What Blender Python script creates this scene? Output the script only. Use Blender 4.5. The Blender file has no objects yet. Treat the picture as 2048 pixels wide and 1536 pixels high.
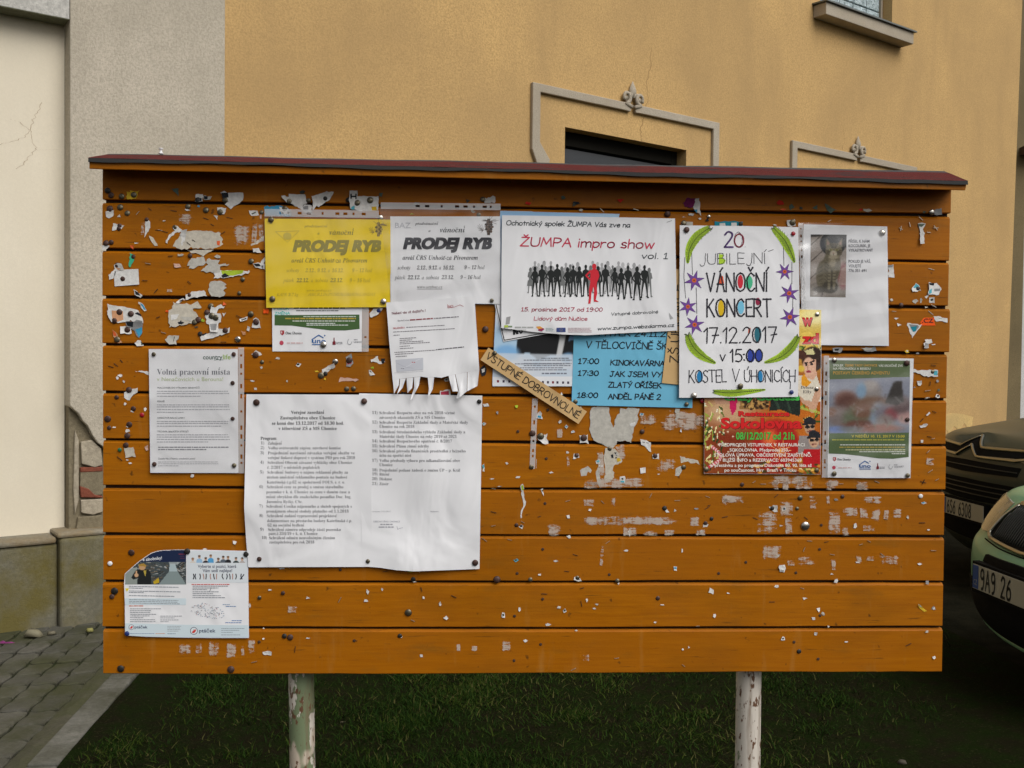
import bpy, bmesh, math, random, unicodedata
import numpy as np
from mathutils import Vector
from mathutils.bvhtree import BVHTree
from math import radians as RAD, sin, cos, pi, sqrt
random.seed(7); rng = np.random.default_rng(7)
scene = bpy.context.scene
COL = scene.collection

# ------------------------------------------------------------------ camera, sky, sun, exposure
EYE = np.array([0.6202, -1.7056, 1.50])          # metres; the board's face is the plane y = 0, its lower corner x = 0, z = .96
YAW, PITCH, ROLL, FPX = 0.0408935, -0.0220286, 0.0100574, 1990.0
FWD = np.array([sin(YAW)*cos(PITCH), cos(YAW)*cos(PITCH), sin(PITCH)])
_r = np.array([cos(YAW), -sin(YAW), 0.0]); _u = np.cross(_r, FWD)
RGT = _r*cos(ROLL) + _u*sin(ROLL); UPV = -_r*sin(ROLL) + _u*cos(ROLL)
cam = bpy.data.cameras.new('camera'); camo = bpy.data.objects.new('camera', cam); COL.objects.link(camo)
cam.sensor_width = 36.0; cam.lens = FPX/2048*36.0; cam.clip_start = 0.05; cam.clip_end = 500
from mathutils import Matrix
camo.matrix_world = Matrix(((RGT[0], UPV[0], -FWD[0], EYE[0]), (RGT[1], UPV[1], -FWD[1], EYE[1]), (RGT[2], UPV[2], -FWD[2], EYE[2]), (0, 0, 0, 1)))
scene.camera = camo
SUN_EL, SUN_AZ = 46.0, 140.0                        # overcast: a broad soft source high behind the photographer
w = bpy.data.worlds.new('World'); scene.world = w; w.use_nodes = True
nt = w.node_tree; bg = nt.nodes['Background']
sky = nt.nodes.new('ShaderNodeTexSky'); sky.sky_type = 'NISHITA'; sky.sun_disc = False
sky.sun_elevation = RAD(SUN_EL); sky.sun_rotation = RAD(SUN_AZ); sky.dust_density = 5.0; sky.air_density = 1.0
hs = nt.nodes.new('ShaderNodeHueSaturation'); hs.inputs['Saturation'].default_value = 0.22
nt.links.new(sky.outputs[0], hs.inputs['Color']); nt.links.new(hs.outputs[0], bg.inputs[0]); bg.inputs[1].default_value = 0.085
sl = bpy.data.lights.new('sun', 'SUN'); sl.energy = 1.75; sl.angle = RAD(50); sl.color = (1.0, .975, .94)
so = bpy.data.objects.new('sun', sl); COL.objects.link(so)
sd = Vector((sin(RAD(SUN_AZ))*cos(RAD(SUN_EL)), cos(RAD(SUN_AZ))*cos(RAD(SUN_EL)), sin(RAD(SUN_EL))))
so.rotation_euler = sd.to_track_quat('Z', 'Y').to_euler()
scene.view_settings.view_transform = 'Standard'; scene.view_settings.look = 'None'
scene.view_settings.exposure = 0.16; scene.view_settings.gamma = 1.0

# ------------------------------------------------------------------ where things are
def ray(px, py):
    return FWD + RGT*((px-1024)/FPX) + UPV*((768-py)/FPX)
def B(px, py, d=0.0):                                # a point d metres in front of the board's face
    r = ray(px, py); t = (-d - EYE[1])/r[1]
    return EYE + r*t
def Bv(P, d):                                        # the same for an array of points
    P = np.asarray(P, float); r = FWD[None, :] + RGT[None, :]*((P[:, :1]-1024)/FPX) + UPV[None, :]*((768-P[:, 1:2])/FPX)
    t = (-np.asarray(d) - EYE[1])/r[:, 1]
    return EYE[None, :] + r*t[:, None]
def G(px, py, z=0.0):
    r = ray(px, py); return EYE + r*((z-EYE[2])/r[2])
FA = RAD(56.1)                                       # the house front runs away to the car side
FD = np.array([sin(FA), cos(FA), 0.0]); FN = np.array([cos(FA), -sin(FA), 0.0])
F0 = G(140, 1262) - FN*0.10
def F(px, py, o=0.0):                                # (u, z) on the house front, o metres proud
    r = ray(px, py); t = np.dot(F0 + FN*o - EYE, FN)/np.dot(r, FN); p = EYE + r*t
    return float(np.dot(p-F0, FD)), float(p[2])
def FP(u, z, o=0.0): return F0 + FD*u + FN*o + np.array([0, 0, z])
def zm(x0, y0, s): return lambda x, y: (x0 + x/s, y0 + y/s)
ZA = zm(500, 360, 4.0157); ZB = zm(960, 380, 4.6545); ZC = zm(1320, 400, 3.656); ZD = zm(1580, 400, 5.1194)
ZE = zm(190, 580, 4.0429); ZF = zm(480, 590, 4.096); ZH = zm(480, 780, 4.096); ZI = zm(960, 640, 4.452)
ZJ = zm(1390, 600, 4.1519); ZK = zm(1620, 680, 5.12); ZL = zm(200, 1080, 5.486); Z1 = zm(180, 280, 4.6545)
ZN = zm(960, 960, 4.042); ZO = zm(1420, 960, 4.042); ZP = zm(500, 1130, 4.096); ZQ = zm(1000, 280, 2.1333)
def mp(Z, pts): return [Z(*p) for p in pts]

# ------------------------------------------------------------------ objects
def lin(c):
    if max(c) > 1.0: c = [x/255 for x in c]
    return tuple(x/12.92 if x <= .04045 else ((x+.055)/1.055)**2.4 for x in c)
class MB:
    def __init__(s): s.v = []; s.f = []; s.m = []; s.mats = []
    def mi(s, mat):
        if mat not in s.mats: s.mats.append(mat)
        return s.mats.index(mat)
    def add(s, vs, fs, mat):
        k = len(s.v); s.v += [tuple(map(float, p)) for p in vs]; i = s.mi(mat)
        for f in fs: s.f.append(tuple(k+j for j in f)); s.m.append(i)
    def box(s, lo, hi, mat, T=None):
        x0, y0, z0 = lo; x1, y1, z1 = hi
        vs = [(x0,y0,z0),(x1,y0,z0),(x1,y1,z0),(x0,y1,z0),(x0,y0,z1),(x1,y0,z1),(x1,y1,z1),(x0,y1,z1)]
        if T: vs = [T(*p) for p in vs]
        s.add(vs, [(0,3,2,1),(4,5,6,7),(0,1,5,4),(1,2,6,5),(2,3,7,6),(3,0,4,7)], mat)
    def build(s, name, parent=None, org=(0, 0, 0), smooth=False, bevel=0.0, loc=None, seg=2):
        me = bpy.data.meshes.new(name); o3 = np.array(org)
        me.from_pydata([tuple(np.array(p)-o3) for p in s.v], [], s.f)
        for m in s.mats: me.materials.append(m)
        me.polygons.foreach_set('material_index', s.m)
        if smooth: me.polygons.foreach_set('use_smooth', [True]*len(s.f))
        me.update()
        o = bpy.data.objects.new(name, me); COL.objects.link(o)
        if parent: o.parent = parent
        if loc is not None: o.location = loc
        if bevel:
            b = o.modifiers.new('b', 'BEVEL'); b.width = bevel; b.segments = seg; b.limit_method = 'ANGLE'
        return o
def tag(o, label=None, cat=None, group=None, kind=None):
    if label: o['label'] = label
    if cat: o['category'] = cat
    if group: o['group'] = group
    if kind: o['kind'] = kind
    return o
def empty(name, loc=(0, 0, 0)):
    o = bpy.data.objects.new(name, None); COL.objects.link(o); o.location = tuple(loc); o.empty_display_size = .05
    return o

# ------------------------------------------------------------------ materials
def mat(name, color=(.5, .5, .5), rough=.7, metal=0.0, spec=.5, coat=0.0):
    m = bpy.data.materials.new(name); m.use_nodes = True; b = m.node_tree.nodes['Principled BSDF']
    b.inputs['Base Color'].default_value = (*color, 1); b.inputs['Roughness'].default_value = rough
    b.inputs['Metallic'].default_value = metal; b.inputs['Specular IOR Level'].default_value = spec
    b.inputs['Coat Weight'].default_value = coat
    return m
class NT:                                            # small wrapper for node building
    def __init__(s, m): s.m = m; s.t = m.node_tree; s.b = s.t.nodes['Principled BSDF']; s.c = None
    def n(s, t, **k):
        x = s.t.nodes.new(t)
        for a, v in k.items(): setattr(x, a, v)
        return x
    def l(s, a, b): s.t.links.new(a, b)
    def co(s, scale=(1, 1, 1), rot=(0, 0, 0), loc=(0, 0, 0)):
        if s.c is None: s.c = s.n('ShaderNodeNewGeometry').outputs['Position']
        mpn = s.n('ShaderNodeMapping'); mpn.inputs['Scale'].default_value = scale; mpn.inputs['Rotation'].default_value = rot
        mpn.inputs['Location'].default_value = loc
        s.l(s.c, mpn.inputs[0]); return mpn.outputs[0]
    def noise(s, sc, det=4, rough=.55, scale=(1, 1, 1), loc=(0, 0, 0), dist=0):
        x = s.n('ShaderNodeTexNoise'); x.inputs['Scale'].default_value = sc; x.inputs['Detail'].default_value = det
        x.inputs['Roughness'].default_value = rough; x.inputs['Distortion'].default_value = dist
        s.l(s.co(scale, loc=loc), x.inputs['Vector']); return x.outputs['Fac']
    def voro(s, sc, scale=(1, 1, 1), feat='F1'):
        x = s.n('ShaderNodeTexVoronoi'); x.feature = feat; x.inputs['Scale'].default_value = sc
        s.l(s.co(scale), x.inputs['Vector']); return x.outputs['Distance']
    def ramp(s, a, lo, hi, c0=(0, 0, 0), c1=(1, 1, 1)):
        x = s.n('ShaderNodeValToRGB'); x.color_ramp.elements[0].position = lo; x.color_ramp.elements[1].position = hi
        x.color_ramp.elements[0].color = (*c0, 1); x.color_ramp.elements[1].color = (*c1, 1)
        s.l(a, x.inputs[0]); return x.outputs[0]
    def mix(s, fac, a, b, mode='MIX'):
        x = s.n('ShaderNodeMix'); x.data_type = 'RGBA'; x.blend_type = mode
        if isinstance(fac, (int, float)): x.inputs[0].default_value = fac
        else: s.l(fac, x.inputs[0])
        for v, i in ((a, 6), (b, 7)):
            if isinstance(v, tuple): x.inputs[i].default_value = (*v, 1)
            else: s.l(v, x.inputs[i])
        return x.outputs[2]
    def math(s, op, a, b=None):
        x = s.n('ShaderNodeMath', operation=op)
        for i, v in enumerate((a, b)):
            if v is None: continue
            if isinstance(v, (int, float)): x.inputs[i].default_value = v
            else: s.l(v, x.inputs[i])
        return x.outputs[0]
    def base(s, c): s.l(c, s.b.inputs['Base Color'])
    def rough(s, c): s.l(c, s.b.inputs['Roughness'])
    def bump(s, h, st=.3, dist=.01):
        x = s.n('ShaderNodeBump'); x.inputs['Strength'].default_value = st; x.inputs['Distance'].default_value = dist
        s.l(h, x.inputs['Height']); s.l(x.outputs[0], s.b.inputs['Normal'])
    def z(s):
        x = s.n('ShaderNodeSeparateXYZ'); s.l(s.co(), x.inputs[0]); return x.outputs

def wood(name, seed=0.0, dark=1.0):
    m = mat(name, rough=.5, spec=.14); N = NT(m)
    A = tuple(x*dark for x in (.42, .142, .003)); Bc = tuple(x*dark for x in (.31, .094, .002)); C = tuple(x*dark for x in (.15, .058, .004))
    sep = N.z(); pl = N.math('FLOOR', N.math('DIVIDE', N.math('SUBTRACT', sep[2], .9585), .0802))
    wn = N.n('ShaderNodeTexWhiteNoise', noise_dimensions='1D'); N.l(pl, wn.inputs['W'])
    g1 = N.noise(9, 6, .6, (1, 20, 18), (seed, 0, 0), .5); g2 = N.noise(60, 3, .6, (.35, 20, 9), (seed, 0, 0))
    c = N.mix(N.ramp(g1, .3, .75), A, Bc)
    c = N.mix(N.math('MULTIPLY', N.ramp(g2, .45, .8), .55), c, Bc)
    c = N.mix(N.math('MULTIPLY', wn.outputs[0], .55), c, Bc)
    c = N.mix(N.math('MULTIPLY', N.ramp(N.noise(4, 5, .6, (1, 1, 2.4)), .48, .8), .6), c, C)      # grime
    c = N.mix(N.math('MULTIPLY', N.ramp(N.noise(70, 2, .5, (1, 1, 1)), .68, .76), .75), c, (.07, .028, .006))   # old pin holes
    kn = N.voro(5.5, (1, 1, 1.6)); c = N.mix(N.math('MULTIPLY', N.ramp(kn, .02, .075, (1, 1, 1), (0, 0, 0)), .8), c, (.10, .034, .004))
    c = N.mix(N.math('MULTIPLY', N.ramp(N.noise(16, 5, .7, (.5, 1, 1.6), (7, 0, 3)), .56, .74), .55), c, (.19, .085, .010))     # faded, worn varnish
    c = N.mix(N.math('MULTIPLY', N.ramp(N.noise(34, 4, .7, (.3, 4, 5), (1, 0, 8)), .62, .70), .6), c, (.06, .028, .006))   # checks and scratches along the grain
    c = N.mix(N.math('MULTIPLY', N.ramp(N.noise(11, 5, .6, (3, 1, .5), (2, 0, 1)), .60, .78), .4), c, (.42, .21, .05))     # rubbed pale streaks
    N.base(c); N.rough(N.ramp(N.noise(7, 4), .3, .7, (.34,)*3, (.55,)*3))
    N.bump(N.mix(.5, g2, N.noise(250, 2)), .12, .002)
    return m
def stucco(name, c, dirt, dscale=.6, grain=75, stren=.7, gfac=.62):
    m = mat(name, rough=.95, spec=.15); N = NT(m)
    g = N.noise(grain, 3, .7); g2 = N.noise(grain*2.6, 2, .6)
    col = N.mix(N.math('MULTIPLY', N.ramp(g, .36, .60, (1, 1, 1), (0, 0, 0)), gfac), c, tuple(x*.55 for x in c))
    col = N.mix(N.math('MULTIPLY', N.ramp(g2, .5, .75), .3), col, tuple(min(1, x*1.25) for x in c))
    col = N.mix(N.math('MULTIPLY', N.ramp(N.noise(dscale, 6, .6, dist=.4), .40, .70), .75), col, dirt)
    col = N.mix(N.math('MULTIPLY', N.ramp(N.noise(2.2, 5, .6, (1, 1, .22)), .46, .72), .5), col, dirt)
    N.base(col); N.bump(N.mix(.5, g, g2), stren, .006); return m
def concrete(name, c, moss=None, rough=.95):
    m = mat(name, rough=rough, spec=.2); N = NT(m)
    col = N.mix(N.ramp(N.noise(45, 5, .7), .3, .75), c, tuple(x*.5 for x in c))
    col = N.mix(N.math('MULTIPLY', N.ramp(N.noise(5, 5, .6), .4, .7), .6), col, tuple(x*.55 for x in c))
    if moss: col = N.mix(N.math('MULTIPLY', N.ramp(N.noise(2.3, 6, .65), .42, .62), .85), col, moss)
    N.base(col); N.bump(N.noise(90, 4, .7), .5, .008); return m
_ink = {}
def ink(c, rough=.6):
    k = (tuple(c), rough)
    if k not in _ink: _ink[k] = mat('ink', lin(c), rough, spec=.3)
    return _ink[k]
def papermat(name, c, rough=.72):
    m = mat(name, lin(c), rough, spec=.25); N = NT(m); L = lin(c)
    N.base(N.mix(N.math('MULTIPLY', N.ramp(N.noise(14, 5, .6), .35, .75), .5), L, tuple(x*.9 for x in L)))
    N.bump(N.noise(9, 2.5, .5, (1, 1, .6), dist=.8), .5, .02); return m
M = {}
M['wood'] = wood('orange_wood'); M['wood2'] = wood('orange_wood_trim', 3.0, .9)
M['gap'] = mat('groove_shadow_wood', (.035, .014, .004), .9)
M['white'] = papermat('white_paper', (232, 232, 234)); M['yellow'] = papermat('yellow_paper', (240, 208, 32))
M['blue'] = papermat('blue_paper', (112, 184, 214)); M['kraft'] = papermat('kraft_card', (205, 170, 118))
M['lblue'] = papermat('pale_blue_paper', (176, 206, 228))
def attrmat(name, rough=.5):
    m = mat(name, rough=rough, spec=.3); a = m.node_tree.nodes.new('ShaderNodeAttribute'); a.attribute_name = 'Col'
    m.node_tree.links.new(a.outputs['Color'], m.node_tree.nodes['Principled BSDF'].inputs['Base Color']); return m
M['photo'] = attrmat('printed_picture', .45)
def film(name, fac, rough, tint=(1, 1, 1), milk=0.0, bump=.0):
    m = bpy.data.materials.new(name); m.use_nodes = True; t = m.node_tree; t.nodes.remove(t.nodes['Principled BSDF'])
    out = t.nodes['Material Output']; tr = t.nodes.new('ShaderNodeBsdfTransparent'); gl = t.nodes.new('ShaderNodeBsdfGlossy')
    gl.inputs['Roughness'].default_value = rough; tr.inputs[0].default_value = (*tint, 1)
    mx = t.nodes.new('ShaderNodeMixShader'); mx.inputs[0].default_value = fac
    if milk:
        df = t.nodes.new('ShaderNodeBsdfDiffuse'); df.inputs[0].default_value = (.8, .8, .8, 1)
        m2 = t.nodes.new('ShaderNodeMixShader'); m2.inputs[0].default_value = milk
        t.links.new(tr.outputs[0], m2.inputs[1]); t.links.new(df.outputs[0], m2.inputs[2]); src = m2.outputs[0]
    else: src = tr.outputs[0]
    if bump:
        ge = t.nodes.new('ShaderNodeNewGeometry'); mpn = t.nodes.new('ShaderNodeMapping'); mpn.inputs['Scale'].default_value = (1.3, 1, .35)
        mpn.inputs['Rotation'].default_value = (0, .7, 0)
        t.links.new(ge.outputs['Position'], mpn.inputs[0]); nz = t.nodes.new('ShaderNodeTexNoise'); nz.inputs['Scale'].default_value = 9
        nz.inputs['Detail'].default_value = 1.5; nz.inputs['Distortion'].default_value = .6
        t.links.new(mpn.outputs[0], nz.inputs['Vector']); bp = t.nodes.new('ShaderNodeBump'); bp.inputs['Strength'].default_value = bump
        bp.inputs['Distance'].default_value = .02; t.links.new(nz.outputs['Fac'], bp.inputs['Height']); t.links.new(bp.outputs[0], gl.inputs['Normal'])
    t.links.new(src, mx.inputs[1]); t.links.new(gl.outputs[0], mx.inputs[2]); t.links.new(mx.outputs[0], out.inputs[0]); return m
M['sleeve'] = film('clear_plastic_sleeve', .10, .16, bump=.9); M['strip'] = film('milky_plastic_strip', .10, .3, milk=.5)
def residue():
    m = mat('paste_residue', (.66, .58, .50), .9, spec=.1); N = NT(m); at = N.n('ShaderNodeAttribute'); at.attribute_name = 'Fade'
    a = N.noise(330, 4, .75, (.16, 1, 1.1)); b = N.noise(60, 5, .65, (.5, 1, 1.2)); v = N.noise(70, 2, .5, (2.2, 1, .05))
    t = N.math('ADD', N.math('ADD', N.math('MULTIPLY', a, .45), N.math('MULTIPLY', b, .55)), N.math('MULTIPLY', N.math('SUBTRACT', at.outputs['Fac'], .62), .34))
    t = N.math('ADD', t, N.math('MULTIPLY', N.math('SUBTRACT', v, .5), .25))
    f = N.ramp(t, .50, .60); tr = N.n('ShaderNodeBsdfTransparent'); mx = N.n('ShaderNodeMixShader')
    N.l(N.math('MULTIPLY', f, .62), mx.inputs[0]); N.l(tr.outputs[0], mx.inputs[1]); N.l(N.b.outputs[0], mx.inputs[2])
    N.l(mx.outputs[0], N.t.nodes['Material Output'].inputs[0]); return m
M['residue'] = residue()
def felt():
    m = mat('roofing_felt', rough=.95, spec=.2); N = NT(m)
    g = N.noise(500, 2, .6); c = N.mix(N.ramp(g, .3, .7), (.15, .022, .018), (.07, .014, .013))
    c = N.mix(N.ramp(N.noise(9, 5, .7, (1, 6, 6)), .56, .62), c, (.035, .034, .034))
    N.base(c); N.bump(g, .6, .004); return m
M['felt'] = felt(); M['felt_edge'] = mat('felt_edge', (.022, .022, .022), .9); M['felt_grey'] = concrete('felt_worn_grey', (.10, .10, .10))
def postpaint(lo, off):
    m = mat('flaking_post_paint', rough=.6); N = NT(m)
    a = N.noise(20, 5, .6, (1, 1, .5), (off, 0, off)); sp = N.noise(110, 3, .6, (1, 1, .4)); f = N.noise(9, 3, .5, (1, 1, .5))
    c = N.mix(N.ramp(a, lo, lo+.012), (.58, .53, .46), (.15, .19, .10))
    c = N.mix(N.ramp(f, .60, .615), c, (.50, .42, .33))
    c = N.mix(N.ramp(sp, .575, .62), c, (.12, .055, .025)); c = N.mix(N.math('MULTIPLY', N.ramp(N.noise(30, 5, .7, (1.5, 1.5, .12), (off, 5, 1)), .52, .66), .7), c, (.16, .10, .055))
    c = N.mix(N.ramp(N.noise(12, 4, .6, (1, 1, .6), (4, 2, 9)), .64, .67), c, (.045, .022, .014))
    N.base(c); N.bump(N.ramp(a, lo, lo+.02), .4, .002); return m
M['post'] = postpaint(.47, 3.3); M['post2'] = postpaint(.60, 0.4)

# ------------------------------------------------------------------ lettering
STROKE = {}
def _gl(k, wd, s):
    out = []
    for st in s.split(';'):
        sm = st.startswith('~'); st = st.lstrip('~')
        P = np.array([[float(a) for a in p.split(',')] for p in st.split()])/10
        if sm and len(P) > 2:
            closed = np.allclose(P[0], P[-1]); Q = []
            for i in range(len(P)-1):
                p0 = P[i-1] if i > 0 else (P[-2] if closed else P[0]); p3 = P[i+2] if i+2 < len(P) else (P[1] if closed else P[-1])
                for t in np.linspace(0, 1, 5)[:-1]:
                    Q.append(.5*((2*P[i]) + (-p0+P[i+1])*t + (2*p0-5*P[i]+4*P[i+1]-p3)*t*t + (-p0+3*P[i]-3*P[i+1]+p3)*t**3))
            Q.append(P[-1]); P = np.array(Q)
        out.append(P)
    STROKE[k] = (wd/10, out)
for k, wd, s in [
 ('A',7,'0,0 3.5,10 7,0;1.2,4 5.8,4'),('B',6,'0,0 0,10;~0,10 4,10 5,7.7 3.5,5.6 0,5.4;~0,5.4 4.5,5.2 6,2.8 4,.2 0,0'),
 ('C',6.8,'~6.5,8.5 4,10 1,8 0,5 1,1.6 4,0 6.8,1.5'),('D',7,'0,0 0,10;~0,10 4,9.5 7,5.5 5,1.2 0,0'),
 ('E',5.5,'5.5,10 0,10 0,0 5.5,0;0,5.2 5,5.2'),('F',5.5,'5.5,10 0,10 0,0;0,5 4.5,5'),('G',7.5,'~7,8.5 4,10 1,8 0,4.5 2,.8 5,.2 7.2,2.5;7.2,2.5 7.4,4.6 4.5,4.6'),
 ('H',7,'0,0 0,10;7,0 7,10;0,5 7,5'),('I',4,'2,0 2,10;0,10 4,10;0,0 4,0'),('J',6,'1.5,10 6,10;~4,10 4,3 3,.5 1.2,.2 0,2'),
 ('K',6.5,'0,0 0,10;6,10 0,4.6;1.6,5.6 6.5,0'),('L',5.5,'0,10 0,0 5.5,0'),('M',8.5,'0,0 1.2,10 4.2,2.5 7.2,10 8.5,0'),('N',7,'0,0 0,10 7,0 7,10'),
 ('O',8,'~4,10 1,8.5 0,5 1.2,1.2 4,0 7,1.4 8,5 6.8,8.7 4,10'),('P',6,'0,0 0,10;~0,10 4.5,9.6 6,7.3 4,4.8 0,4.5'),
 ('R',6.5,'0,0 0,10;~0,10 4.5,9.6 5.8,7.4 4,5.2 0,4.8;2,4.9 6.5,0'),('S',6,'~5.6,8.8 3.5,10 .8,8.7 1,6.5 4,5 5.8,3 4.5,.6 2,.1 0,1.5'),
 ('T',7,'0,10 7,10;3.5,10 3.5,0'),('U',7,'~0,10 0,4 1,.8 3.5,0 6,.8 7,4 7,10'),('V',7,'0,10 3.3,0 7,10'),('W',10,'0,10 2.2,0 5,8 7.6,0 10,10'),
 ('Y',7,'0,10 3.6,5;7,10 2.4,0'),('Z',6.8,'.3,10 6.5,10 0,0 6.8,0'),
 ('a',5.6,'~5,5.3 3,6.4 .6,5 0,2.5 1.2,.2 3,.3 5,3;5,6.3 5,1 5.6,0'),('b',5,'0,10 0,0;~0,4 2,6.3 4.6,5.2 5,2.6 3.2,0 1,.2 0,1.6'),
 ('c',4.6,'~4.5,5.4 2.8,6.4 .6,5 0,2.8 1,.5 3,0 4.6,1.2'),('d',5,'5,10 5,0;~5,4.5 3,6.3 .6,5 0,2.6 1.3,.2 3.4,.3 5,2'),
 ('e',5,'~.2,3.2 4.8,3.8 4.4,5.6 2.6,6.4 .6,5 0,2.6 1.5,.2 4,.2 5,1.4'),('f',4,'~4,9.6 2.6,10 1.6,8.5 1.6,5 1.6,0;0,6 3.6,6'),
 ('h',4.8,'0,10 0,0;~0,4 2,6.2 4.2,5.6 4.8,3 4.8,0'),('i',1,'.5,6.3 .5,0;.5,8.8 .5,9.2'),('k',4.8,'0,10 0,0;4.5,6.2 0,2.8;1.5,3.8 4.8,0'),
 ('l',1,'.5,10 .5,0'),('m',8,'0,6.3 0,0;~0,4.5 2,6.3 3.7,5.5 4,3 4,0;~4,4.5 6,6.3 7.6,5.5 8,3 8,0'),('n',4.8,'0,6.3 0,0;~0,4 2,6.3 4.2,5.6 4.8,3 4.8,0'),
 ('o',5.5,'~2.7,6.4 .6,5.2 0,3 .8,.8 2.8,0 4.8,1 5.5,3.2 4.8,5.5 2.7,6.4'),('p',5,'0,6.3 0,-3.4;~0,4 2,6.3 4.6,5.2 5,2.8 3.2,.2 1,.3 0,1.8'),
 ('r',3.8,'0,6.3 0,0;~0,3.6 1.5,5.8 3.8,6'),('s',4.3,'~4.2,5.6 2.4,6.4 .5,5.4 1,3.8 3.4,2.8 4.2,1.4 2.8,.1 0,.8'),('t',4,'2,9 2,0;0,6.2 4,6.2'),
 ('u',4.8,'~0,6.3 0,2 1,.2 3,.3 4.8,2.5;4.8,6.3 4.8,0'),('v',5,'0,6.3 2.4,0 5,6.3'),('w',7.5,'0,6.3 1.8,0 3.7,5.5 5.6,0 7.5,6.3'),
 ('y',5.2,'0,6.3 2.7,.5;5.2,6.3 1.4,-3.4'),('z',4.8,'0,6.2 4.6,6.2 0,0 4.8,0'),
 ('0',6,'~3,10 .8,8.3 0,5 .8,1.6 3,0 5.2,1.6 6,5 5.2,8.4 3,10'),('1',4,'0,7.8 2,10 2,0;0,0 4,0'),('2',6,'~.3,8 2.5,10 5.3,9 5.2,6.6 2.5,3 0,0;0,0 6,0'),
 ('3',5.8,'~.3,9 3,10 5,8.2 4.5,6 2.4,5.4;~2.4,5.4 5,5 5.8,2.8 4,.4 1.5,0 0,1.2'),('4',6,'4.5,0 4.5,10 0,3 6,3'),
 ('5',5.5,'5.2,10 1,10 .6,5.8;~.6,5.8 3,6.4 5.5,4.6 5.3,1.8 3,0 .2,.8'),('7',6,'0,10 6,10 2,0'),
 ('8',6,'~3,5.3 .8,7 1,9.2 3,10 5,9.2 5.2,7 3,5.3 .4,3.6 .3,1.2 3,0 5.6,1.2 5.6,3.6 3,5.3'),
 ('9',5.6,'~5.6,7.5 4.8,9.4 3,10 .8,9 .4,6.6 2.4,5.2 4.6,6 5.6,7.5;~5.6,8 5.6,4 4,.5 1.5,0'),('.',1,'.3,.2 .7,.2'),(':',1,'.3,1.5 .7,1.5;.3,6 .7,6'),
 ('I|',1,'.5,0 .5,10'),('1|',3,'0,7.5 2.4,10 2.2,0'),('7|',6,'0,10 6,10 2.5,0;1.8,5 6.3,5.2'),('J|',5,'~5,10 4.6,3 3.4,-1 1.5,-1.6 0,0')]: _gl(k, wd, s)
ALT = {'I': 'I|', '1': '1|', '7': '7|', 'J': 'J|'}
def stroke_layout(text, alt=False, sp=.17):
    x = 0; out = []
    for ch in text:
        if ch == ' ': x += .42; continue
        d = unicodedata.normalize('NFD', ch); b = d[0]; key = ALT.get(b, b) if alt else b
        wd, st = STROKE[key]
        for s in st: out.append((s + np.array([x, 0]), b))
        if len(d) > 1:
            top = max(s[:, 1].max() for s in st); top = min(top, 1.0) if b != 'i' else .66
            c = x + wd/2; a = d[1]
            if a == '\u0301': out.append((np.array([[c-.03, top+.1], [c+.16, top+.3]]), 'acc'))
            elif a == '\u030c': out.append((np.array([[c-.17, top+.3], [c, top+.1], [c+.17, top+.3]]), 'acc'))
            elif a == '\u030a': out.append((np.array([[c+.1*cos(t), top+.2+.1*sin(t)] for t in np.linspace(0, 2*pi, 9)]), 'acc'))
        x += wd + sp
    return out, x - sp
BASEM = {'serif': 0x1D400, 'serifB': 0x1D400, 'italic': 0x1D434, 'italicB': 0x1D468}
OFFS = {'serif': -.007, 'serifB': .004, 'italic': 0.0, 'italicB': 0.0, 'sans': 0.0, 'sansB': .016, 'heavy': .034}
_fc = bpy.data.curves.new('tmp_lettering', 'FONT'); _fo = bpy.data.objects.new('tmp_lettering', _fc); COL.objects.link(_fo); _fc.resolution_u = 3
_gc = {}
def _mesh(body, off):
    _fc.body = body; _fc.offset = off; bpy.context.view_layer.update()
    ev = _fo.evaluated_get(bpy.context.evaluated_depsgraph_get()); me = ev.to_mesh()
    v = np.array([tuple(p.co)[:2] for p in me.vertices]) if len(me.vertices) else np.zeros((0, 2)); f = [tuple(p.vertices) for p in me.polygons]
    ev.to_mesh_clear(); return v, f
def glyph(ch, style):
    k = (ch, style)
    if k in _gc: return _gc[k]
    c = ch
    if style in BASEM:
        b = BASEM[style]
        if 'A' <= ch <= 'Z': c = chr(b+ord(ch)-65)
        elif 'a' <= ch <= 'z': c = chr(b+26+ord(ch)-97)
        elif ch.isdigit(): c = chr(0x1D7CE+ord(ch)-48)
        if ch == 'h' and style == 'italic': c = '\u210E'
    v, f = _mesh(c, OFFS[style])
    adv = _mesh('H'+c+'H', 0)[0][:, 0].max() - _mesh('HH', 0)[0][:, 0].max()
    if style in ('italic', 'italicB') and ch.isdigit() and len(v): v = v + np.stack([v[:, 1]*.2, v[:, 1]*0], 1)
    _gc[k] = (v, f, adv); return _gc[k]
CAPH = {}
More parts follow.
